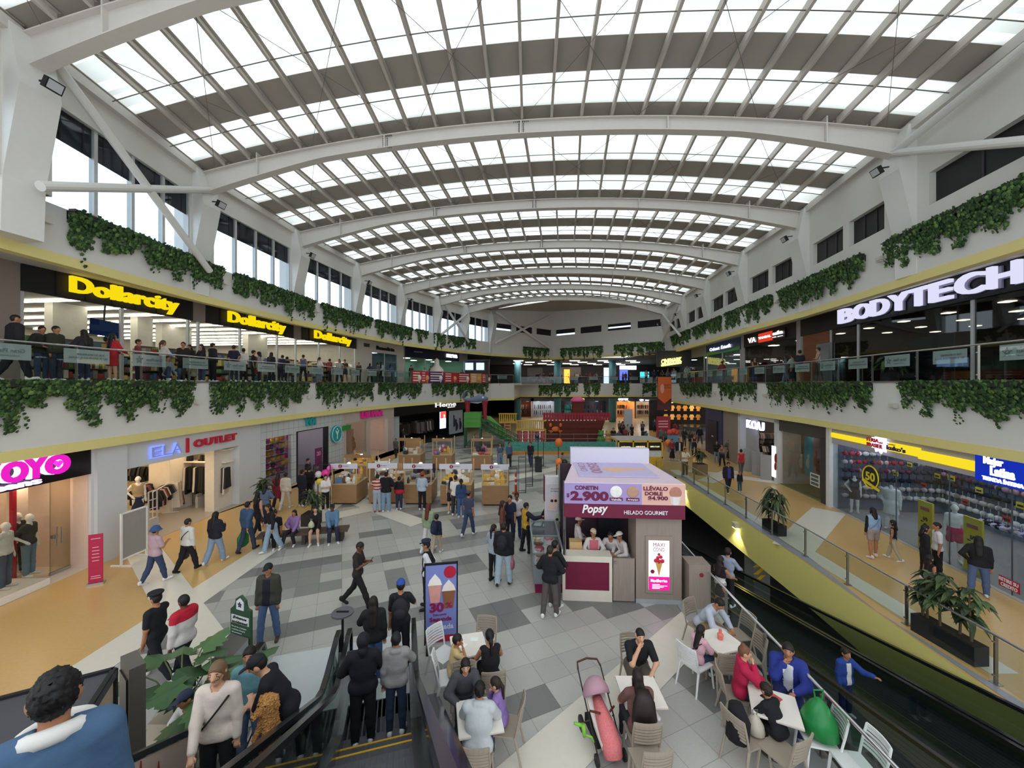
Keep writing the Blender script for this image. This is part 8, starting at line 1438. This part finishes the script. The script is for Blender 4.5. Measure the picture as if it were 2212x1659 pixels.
# stalls and middle of the hall
P(815, 1106, 1.70, 350, 'lc8b8a8', 'w9aa8b4', 's141012', 'man in red and cream striped sweater at second stall', arms='tt', stripe=('s', 'a01e30', .075), shoes='a8242c'); P(834, 1106, 1.80, 5, 'j131318', 'w7f95ac', 's141012', 'man in black puffer jacket beside the striped sweater man', 's', 'ee', w=1.15); P(862, 1101, 1.5, 0, 'j17151a', 'p26324a', 's17110f', 'child in black and red jacket at the second stall', stripe=('l', 'b01c2c', .14))
P(845, 1072, 1.7, 190, 'j1b2036', 'p20222c', 's17110f', 'vendor in navy jacket with white stripes behind second stall'); P(912, 1102, 1.72, 5, 'la8b4c4', 'p16161c', 'u8a3a1e', 'woman in pale blouse with rust brown hat at middle stall', arms='pd', nod=-10)
P(974, 1110, 1.62, 10, 'v6a6a60', 's1c1c20', 'l141012', 'woman in grey top and black shorts at panda stall', skin='l'); P(984, 1114, 1.76, 15, 'td8d6d2', 'p34343a', 's0f0d0d', 'man in white tee at the panda ornament stall', w=1.08); P(996, 1118, 1.66, 350, 'l2e4266', 'p44608c', 'p17110f', 'girl in blue denim shirt with long ponytail at panda stall')
P(1012, 1158, 1.72, 28, 't3c4258', 'p34425e', 'c4a443e', 'man in slate tee and cap walking away from stalls', 'w', 'dd', shoes='e0e0e0'); P(1116, 1166, 1.74, 170, 'tcfc9c9', 'p2a3858', 's100d0d', 'man in white printed tee near the black wire frames', 'q', 'dd', shoes='3a3a3a', skin='d')
P(1136, 1194, 1.70, 70, 'jb9902e', 'p16161c', 's0f0c0c', 'youth in mustard and navy jacket touching the freezer', 'q', 'xd', stripe=('x', '1c1c2c', .19), shoes='1a1a1c'); P(1102, 1172, 1.72, 200, 't1d2338', 'p1d2030', 's120f0f', 'man in navy tee behind the backpack group'); P(1085, 1180, 1.62, 90, 'l6a4034', 'p23232c', 'l2a1a14', 'brown-haired woman in rust top amid the backpack group')
P(1066, 1256, 1.66, 40, 'h9aa4b2', 'n16161a', 'p17110f', 'woman in pale grey hoodie and black leggings talking', 's', 'ee', shoes='17171a'); o = P(1088, 1264, 1.77, 12, 'j16161a', 'w9fb2bc', 's1c1512', 'man in black jacket and pale jeans with black backpack', 'q', 'dd', w=1.15, shoes='2a2626'); backpack(o, '1d1c22', 'black backpack of the man in pale jeans', .17); held(o, 'hand_r', .13, '9a5a66', 'rose fabric bag hanging beside the man in pale jeans')
P(925, 1192, 1.66, 20, 'l8a9a78', 'ncccac8', 'l5a2016', 'red-haired woman in green top and white leggings walking away', 'w', 'dd', shoes='d8d8d8'); o = P(943, 1198, 1.34, 15, 'l1a2034', 'pa89880', 's120f0f', 'boy in navy top walking beside the red-haired woman', 'w'); backpack(o, '1c2440', 'small navy backpack on the boy', .12)
o = P(1188, 1333, 1.75, 25, 'j14161c', 'p55504e', 's2a1f19', 'man in black jacket with white back print at freezer', 'q', 'ee', shoes='e2e0de'); P(1198, 1312, 1.72, 40, 'l16161a', 'p4a4646', 's0f0c0c', 'person hidden behind the man in black jacket at freezer', 's', 'ee', shoes='e0dedc')
P(1187, 1180, 1.6, 180, 'l1a181c', 'p1a181c', 'l17100f', 'dark-haired woman standing behind the display freezer', arms='ee')
for lx, ly, hd, hair, lab, kw in ((.95, .75, 178, 'cd8c8a8', 'kiosk worker in cream cap and pink apron behind counter', {'stripe': ('o', 'c86a78', .13)}), (1.55, 1.1, 200, 's17110f', 'kiosk worker in white shirt bending behind the wooden door', {'lean': 30}), (.6, 1.7, 90, 'cc8a8a0', 'kiosk worker in pale pink shirt at back of kiosk', {}), (1.9, .75, 250, 'ce0dcd4', 'kiosk worker in white cap beside the wood pillar', {'lean': 20})):
    ca_, sa_ = math.cos(-.066), math.sin(-.066); P(0, 0, 1.66, hd, 'ld0cac6', 'p24222a', hair, lab, 's', 'ee', loc=(1.4 + lx * ca_ - ly * sa_, 10.72 + lx * sa_ + ly * ca_, 0), det=1, **kw)
# cafe
def sit(px, py, H, hd, top, bot, hair, lab, arms='tt', legs='i', **k): q = S(px, py); r = math.radians(hd); k.setdefault('seat', .465); return P(0, 0, H, hd, top, bot, hair, lab, legs, arms, loc=(q.x + math.sin(r) * .04, q.y + math.cos(r) * .04, 0), **k)
sit(972, 1462, 1.38, 70, 'tc8b07e', 'p4a4448', 's17110f', 'boy in pale yellow tee eating at the cafe table', 'mt', lean=10, det=2); sit(1062, 1478, 1.66, 345, 'v141318', 'p141318', 'p100c0d', 'ponytailed woman in black sleeveless top at the boy\'s table', 'tt', lean=12, det=2)
sit(1003, 1512, 1.64, 168, 'j4a4a50', 'p20222c', 'l17100f', 'long-haired woman with glasses in grey jacket holding ice cream', 'et', lean=16, skin='l', det=3); sit(1090, 1566, 1.32, 285, 'h8a6fae', 'p17161c', 'p24160f', 'girl in lilac hoodie eating an orange ice cream', 'mt', lean=12, skin='l', det=3); sit(1032, 1632, 1.7, 2, 'hb9c0c2', 'p32425a', 's100c0d', 'person in white hoodie seen from behind at bottom', 'tt', lean=18, det=3, w=1.12)
sit(1372, 1444, 1.78, 178, 't14151c', 's5a5248', 'z14100f', 'man in black tee with chin on fist facing the stroller', 'mt', lean=18, det=3, w=1.16, skin='l'); sit(1386, 1588, 1.66, 358, 't6a4a44', 'p2a2a30', 'l1d1310', 'woman with very long dark hair seen from behind at stroller table', 'tt', lean=12, det=3, w=1.1)
t = thing('hair_lock', 'very long dark hair spread over the back of seated woman', 'hair', S(1386, 1588)); mb = MB(); mb.tube([(0, -.02, 1.22), (0, -.12, 1.05), (0, -.17, .8), (0, -.18, .55)], [.09, .17, .2, .15], 16); mb.v = [(x, -.1 + (y + .1) * .45, z) for x, y, z in mb.v]; mb.build('strands', M('1d1310', .5, var=.3, sc=40), t, smooth=True)
sit(1512, 1350, 1.76, 148, 'laeb4c0', 'p8a7654', 's100d0d', 'man in pale blue shirt and khaki trousers leaning on table', 'tt', lean=34, nod=-18, det=2, w=1.1); sit(1502, 1432, 1.24, 62, 'jcfa4ae', 'p2e3a52', 'l140f10', 'little girl in pink jacket seated on white chair', 'tt', lean=14, det=2, strap='r3a3034')
sit(1592, 1500, 1.64, 110, 'hb01c44', 'n202838', 'b6a4630', 'woman in crimson hoodie with bun licking ice cream', 'mt', lean=6, skin='l', det=2); sit(1702, 1492, 1.76, 215, 'j22307e', 'p202a5c', 's17110f', 'man in royal blue track jacket eating by the railing', 'mt', lean=10, det=2, w=1.14, stripe=('o', 'd8d8dc', .07)); sit(1690, 1600, 1.3, 340, 'h141318', 'p141318', 's24150e', 'child in black hoodie bent over the phone table', 'tt', lean=26, det=3)
P(1556, 1324, 1.4, 60, 'v1a1218', 'k1c1a20', 'l140f10', 'girl in black skirt looking over the glass railing', 's', 'rr', stripe=('l', 'd0ccc8', .2), det=2, shoes='1a1a1c'); P(1572, 1310, 1.5, 50, 'l8a94a8', 'p1a1a22', 's17110f', 'person in pale blue top leaning on railing beside the girl', 's', 'rr', det=2)
P(0, 0, 1.36, 175, 'j22408c', 'p1e2a58', 's241510', 'boy in blue striped track jacket gripping the walkway handrail', 's', 'dx', loc=(7.2, 8.35, tz(8.35)), stripe=('o', 'd4d4d6', .06), det=2)
# right corridor
P(1886, 1205, 1.66, 5, 'l90aac6', 's9a8a84', 'm140f10', 'woman in blue vest and beige shorts at the lingerie window', 'q', 'dd', stripe=('x', '17171d', .2), strap='r6a86a8', shoes='d8c8c8'); P(1930, 1210, 1.28, 330, 'v17151a', 'pb0a48c', 'm17110f', 'small girl in black top walking with the shorts woman', 'w', 'dd')
P(1998, 1255, 1.64, 120, 'l16151a', 'p17161c', 'm140f10', 'woman in black with bent head by the yellow totems'); P(2025, 1250, 1.66, 300, 'td4d0d0', 'p17161c', 's120e0e', 'youth in white tee beside the woman with bent head'); P(2008, 1300, 1.2, 90, 'v241a1c', 'p1a181f', 'l17110f', 'child in dark overalls in front of the white tee youth')
P(2114, 1290, 1.64, 45, 'l17151a', 'p4f5f82', 'l140f10', 'woman in black sweater and blue jeans viewing the window display', 'q', 'dh', w=1.12, shoes='d8d0c8')
P(1573, 1066, 1.66, 184, 'j1f1a20', 'n1c1a20', 's24150e', 'woman in open black jacket and blue top holding child', 'w', 'dd', stripe=('o', '3c3c8c', .08), w=1.15); P(1598, 1062, 1.08, 182, 'l1a1c24', 'p2a5068', 's6a4a2c', 'toddler in dark sweater walking hand in hand'); P(1601, 1030, 1.72, 8, 'vb02034', 'p54504e', 's120e0e', 'person in red sleeveless jacket walking toward the far shops', 'w')
P(1480, 1028, 1.74, 178, 'td8ccb0', 'p5a5040', 's17110f', 'man in cream tee holding dark jacket at pit corner', 's', 'ce'); P(1467, 1000, 1.78, 182, 'j1b1f2c', 'pa8987c', 'z1a1412', 'man in dark blazer and beige trousers near yellow kiosk', 'q', stripe=('o', 'd0ccc8', .06))
rc = random.Random(8)
TP = ['l17171c', 'j1c1e28', 't2a2a32', 'l6a6a70', 'tcfccc8', 'l4a5a78', 'h55555c', 'j3a3028', 't8a3a40', 'l9aa8a0', 'j24242c', 'l2c3a54']; BT = ['p1c1c22', 'p34425e', 'w6f839a', 'p28282e', 'p4a4640', 'n1a1a20']; HR = ['s17110f', 'l17110f', 's120e0e', 'm1c1412', 'p17110f', 's2a1c14', 'c1c1c22', 'l24160f']
_pool = {}
def crowd(loc, hd, label, group, H=None, style=None, legs=None):
    """one more person of a distant crowd: a copy of one of a few figures, each with clothes of its own colours"""
    k = style if style is not None else rc.randrange(8)
    if k not in _pool: _pool[k] = person((0, -60, 0), 1.68, 0, 'x', ['l17171c', 't888888', 'j888888', 'h888888', 'l888888', 'v888888', 't888888', 'j888888'][k], ['p', 'w', 'p', 'n', 'd', 'p', 's', 'p'][k] + '333338', HR[k], ['s', 'w', 'W', 'q', 's', 'q', 'w', 's'][k], ['dd', 'wb', 'bw', 'pe', 'ee', 'cc', 'dp', 'tt'][k], det=-1, face=False)
    o = dup(_pool[k], loc, -math.radians(hd), label, group, (H or rc.uniform(1.5, 1.78)) / 1.68)
    for c in o.children:
        n = c.name.split('.')[0]
        if n in ('jeans', 'trousers', 'leggings', 'shorts', 'long_skirt'): OM(c, M(rc.choice(BT)[1:], .85))
        elif n == 'hair': pass
        elif n not in ('cap', 'hood'): OM(c, M(rc.choice(TP)[1:], .85))
    return o
# far concourse crowd, by picture columns and the rows of their feet
for px, py, hd, lab in ((1337, 968, 200, 'in the packed queue left of the yellow kiosk'), (1343, 955, 180, 'in the packed queue left of the yellow kiosk'), (1350, 962, 150, 'in the packed queue left of the yellow kiosk'), (1345, 945, 180, 'in the packed queue left of the yellow kiosk'), (1356, 950, 200, 'in the packed queue left of the yellow kiosk'), (1338, 938, 170, 'in the packed queue left of the yellow kiosk'), (1348, 935, 190, 'in the packed queue left of the yellow kiosk')): crowd(G(px, py), hd, 'person ' + lab, 'queue left of the yellow kiosk')
for px, py, hd, lab in ((1365, 952, 180, 'person in dark jacket behind the yellow kiosk, left end'), (1388, 943, 200, 'slim person in grey standing beyond the yellow kiosk'), (1414, 934, 170, 'person in grey hoodie by the green counter far right'), (1442, 945, 350, 'person in grey shirt before the red promotional board'), (1458, 945, 20, 'person in mint shirt reaching right in far concourse'), (1478, 965, 185, 'man in navy jacket with pale cap in right corridor'), (1492, 975, 180, 'person in black standing right of the navy jacket man'), (1500, 985, 200, 'person in grey sweater near the small bushy plant'), (1512, 960, 180, 'person in dark coat beyond the small bushy plant'), (1513, 925, 200, 'person in red shirt near the gold-lit shop'), (1530, 968, 170, 'tall dark person beside the navy door'), (1452, 995, 185, 'person in striped trousers at right end of yellow kiosk'),
    (1548, 1000, 200, 'person in white and black jacket before the navy door'), (1560, 1008, 240, 'person in black striding past the stone wall'), (1575, 995, 10, 'person in black and white jacket with blue jeans'), (1586, 985, 350, 'pale-shirted person by the white store frame'), (1390, 962, 10, 'person seated-looking beyond the yellow kiosk roof, left'), (1396, 966, 170, 'person in white beyond the yellow kiosk roof'), (1428, 962, 180, 'person in black beyond the yellow kiosk roof, right'), (1438, 968, 200, 'pale person beyond the yellow kiosk roof, far right'), (1160, 975, 160, 'child in blue at the pink play cylinders'), (1247, 958, 10, 'person in white shirt climbing at the ship side'), (1238, 955, 170, 'child in purple beside the ship hull'), (1146, 1010, 200, 'woman in black dress holding phone near black planter'), (1100, 1010, 150, 'person in white and red seated behind right stall'), (1080, 1010, 180, 'person with white bag behind the handbag stall'), (1215, 1030, 90, 'person with dark stroller behind the orange balloons'), (1325, 965, 180, 'person in front of the ship bow'), (855, 990, 180, 'vendor among the rear market stalls, left'), (905, 985, 180, 'vendor among the rear market stalls, centre'), (870, 965, 90, 'shopper at entrance of the black shop'), (770, 1035, 120, 'vendor in black behind the sunflower stall')): crowd(G(px, py), hd, lab, None)
# upper gallery, left
def U(px, off, H, hd, top, bot, hair, lab, legs='s', arms='dd', **k):
    q = LV.off(off).ray(px); k.setdefault('det', 1 if q.y < 20 else 0); P(0, 0, H, hd, top, bot, hair, lab, legs, arms, loc=(q.x, q.y, Z2), **k)
U(32, .75, 1.82, 20, 'j1c1a1f', 'p1a1a20', 'z17110f', 'broad man in black jacket at far left of upper railing', 'w', w=1.3, shoes='e4e2de'); U(90, 1.1, 1.62, 100, 'j2c2c26', 'p34425e', 's17110f', 'youth in dark olive jacket behind the nearest railing sticker', 'q', 'ec'); U(120, .9, 1.66, 80, 'j34332c', 'p2a3040', 's1c1412', 'person in olive jacket beside the dark olive youth', 's', 'dd', w=1.1)
U(182, .9, 1.66, 275, 'j2a2830', 'p28324a', 'l1f1411', 'long-haired woman in dark open jacket and white shirt, left gallery', 's', 'pe', stripe=('o', 'c8c4c0', .08)); U(243, .6, 1.62, 5, 'nb02430', None, 'l0f0b0c', 'black-haired woman in red dress at the gallery railing', 's', 'ff', skin='l'); U(298, 1.0, 1.56, 60, 't7a3440', 'p1d1b22', 's1c1412', 'person in pink tee and black trousers behind railing', 's', 'fd')
U(352, .9, 1.64, 15, 'lc8c4be', 'p24242c', 'p4a3220', 'woman with ponytail and white top at second railing sticker', 's', 'ff'); U(396, .8, 1.66, 150, 'l25211f', 'p1c1a20', 's17110f', 'dark-clothed man by the store pillar facing the hall'); U(410, 1.0, 1.6, 180, 'l2a2522', 'p1c1a20', 'l17110f', 'dark-clothed woman close to the store pillar'); U(436, .5, 1.62, 200, 'l1c1a1f', 'p424a5a', 'l17110f', 'woman in black and grey jeans leaning at gallery railing', 's', 'ff'); U(459, .7, 1.76, 20, 'j1e1d22', 'p1f1f27', 's120e0e', 'man in black jacket leaning with one arm on railing', 's', 'df')
U(505, .6, 1.78, 350, 't1c2036', 'p28344c', 's2a1a12', 'man in navy tee with hand on hip at railing', 's', 'hd'); U(526, .8, 1.7, 330, 'tcfccc8', 'p1c1d27', 's120e0e', 'man in white shirt right of the navy tee man'); U(547, .9, 1.66, 60, 't17161a', 'p18181e', 'c17161a', 'person in black cap and tee hugging scarfed woman'); U(560, .8, 1.6, 250, 'l8c8880', 'p24242c', 'o17161a', 'woman in black headscarf and patterned blouse'); U(586, .8, 1.66, 0, 'l1c1a24', 'p1f2230', 'l100c0d', 'woman with long black hair and dark top, seen from behind')
U(606, .9, 1.6, 10, 't20243a', 'p22242e', 's17110f', 'person in dark blue tee bending at the railing', 's', 'ff', lean=14); U(620, .8, 1.5, 20, 'l22222a', 'p26262e', 's17110f', 'shorter dark person next to the bending blue tee'); U(362, .5, 1.6, 100, 'h8a8c90', 'p2c3a5a', 's17110f', 'person in grey hoodie squatting on the gallery floor', 'g', 'll'); U(418, .5, 1.68, 250, 'h9c8c76', 'p3a342e', 's17110f', 'person in beige hoodie squatting on the gallery floor', 'g', 'll')
for px, off, hd, lab in ((712, 1.4, 20, 'man in black standing inside the last yellow-lettered storefront'), (733, .9, 180, 'dark person against the third storefront glass, left'), (745, 1.1, 170, 'person in blue print against the third storefront glass'), (775, .6, 180, 'long-haired person leaning where the glass store ends'), (799, .6, 0, 'dark-haired person before the cream store, left'), (815, .8, 10, 'dark-clothed person before the cream store door'), (823, .7, 350, 'person in pink trousers before the cream store door'), (843, .7, 5, 'tall person in black jacket before cream store glass'), (888, .9, 180, 'person in white by the green upper planter'), (917, 1.2, 180, 'person behind red banners, first from left'), (930, 1.2, 200, 'person behind red banners, second from left'), (998, 1.1, 180, 'person behind red banners by the menu screens'), (655, .9, 0, 'person standing by the third fascia pillar'), (690, .8, 30, 'person at railing under third fascia left end')): q = LV.off(off).ray(px); crowd((q.x, q.y, Z2), hd, lab, None)
for k, (px, off, hd, lab) in enumerate(((1698, .6, 330, 'person in dark red at the right gallery outside cosmetics shop'), (1712, .7, 350, 'person in black beside the cosmetics shop post'), (1728, .5, 20, 'person in black jacket and grey jeans at right railing'), (1768, .5, 300, 'person bending at the right railing by wooden panel'), (1630, .8, 180, 'person outside the red cosmetics stand'), (1500, .6, 200, 'person at right gallery before the grey upper store'), (1484, .6, 180, 'person at right gallery near cinema sign'), (1560, .9, 0, 'person before the dental shop glass'))): q = RV.off(off).ray(px); crowd((q.x, q.y, Z2), hd, lab, None)
for k in range(26): crowd((3.2 + k * .62 + rc.uniform(-.3, .3), 60.3 + rc.uniform(0, 3.5), Z2), rc.uniform(150, 220), 'dim figure in the crowd behind the far back railing', 'crowd in the back gallery')
for k in range(12): crowd((18.4 + rc.uniform(0, 2.6), 43.5 + k * .9, Z2), rc.uniform(120, 260), 'figure in the crowd under the cinema letters', 'crowd under the cinema letters')
for o in _pool.values():
    for c in list(o.children): bpy.data.objects.remove(c)
    bpy.data.objects.remove(o)
# shop mannequins
def mann(p, hd, top, bot, lab, H=1.8, **k): k.setdefault('hair', None); person(p, H, hd, lab, top, bot, k.pop('hair'), 's', k.pop('arms', 'hd'), 'w', name='mannequin', cat='mannequin', face=False, det=1, shoes='d8d4cc', **k)
f = Face(LG, -110, 197); mann(f.at(62, .8, .2), 75, 't2f2926', 'p5d7488', 'white mannequin in dark tee and blue jeans in jeans shop window'); mann(f.at(10, .6, .2), 70, 'td8d4d0', 'p4a5a70', 'white mannequin in white tee with red bow at left edge'); mann(f.at(36, 1.3, .2), 80, 'l241f22', 'p2a2a30', 'white mannequin in dark jacket deeper in jeans shop window')
f = Face(LG, 197, 563); mann(f.at(298, 1.2, .5), 130, 'vb09a78', 'd232c48', 'mannequin in gold bodice and long navy skirt inside fashion store', 1.75)
f = Face(RG, 1796, 2330); mann(f.at(1846, .5, .05), 220, 'v3a3c44', 's4a4c54', 'headless white mannequin in grey two-piece in lingerie window', 1.75, head=False); mann(f.at(1925, .6, .05), 230, 'nd8dad8', 'pd8dad8', 'headless mannequin in white robe and trousers in lingerie window', 1.85, head=False, w=1.15); mann(f.at(2062, .4, .05), 220, None, 's' + 'c02a5c', 'golden mannequin in pink underwear between the yellow totems', 1.85, hair=None, arms='dd')
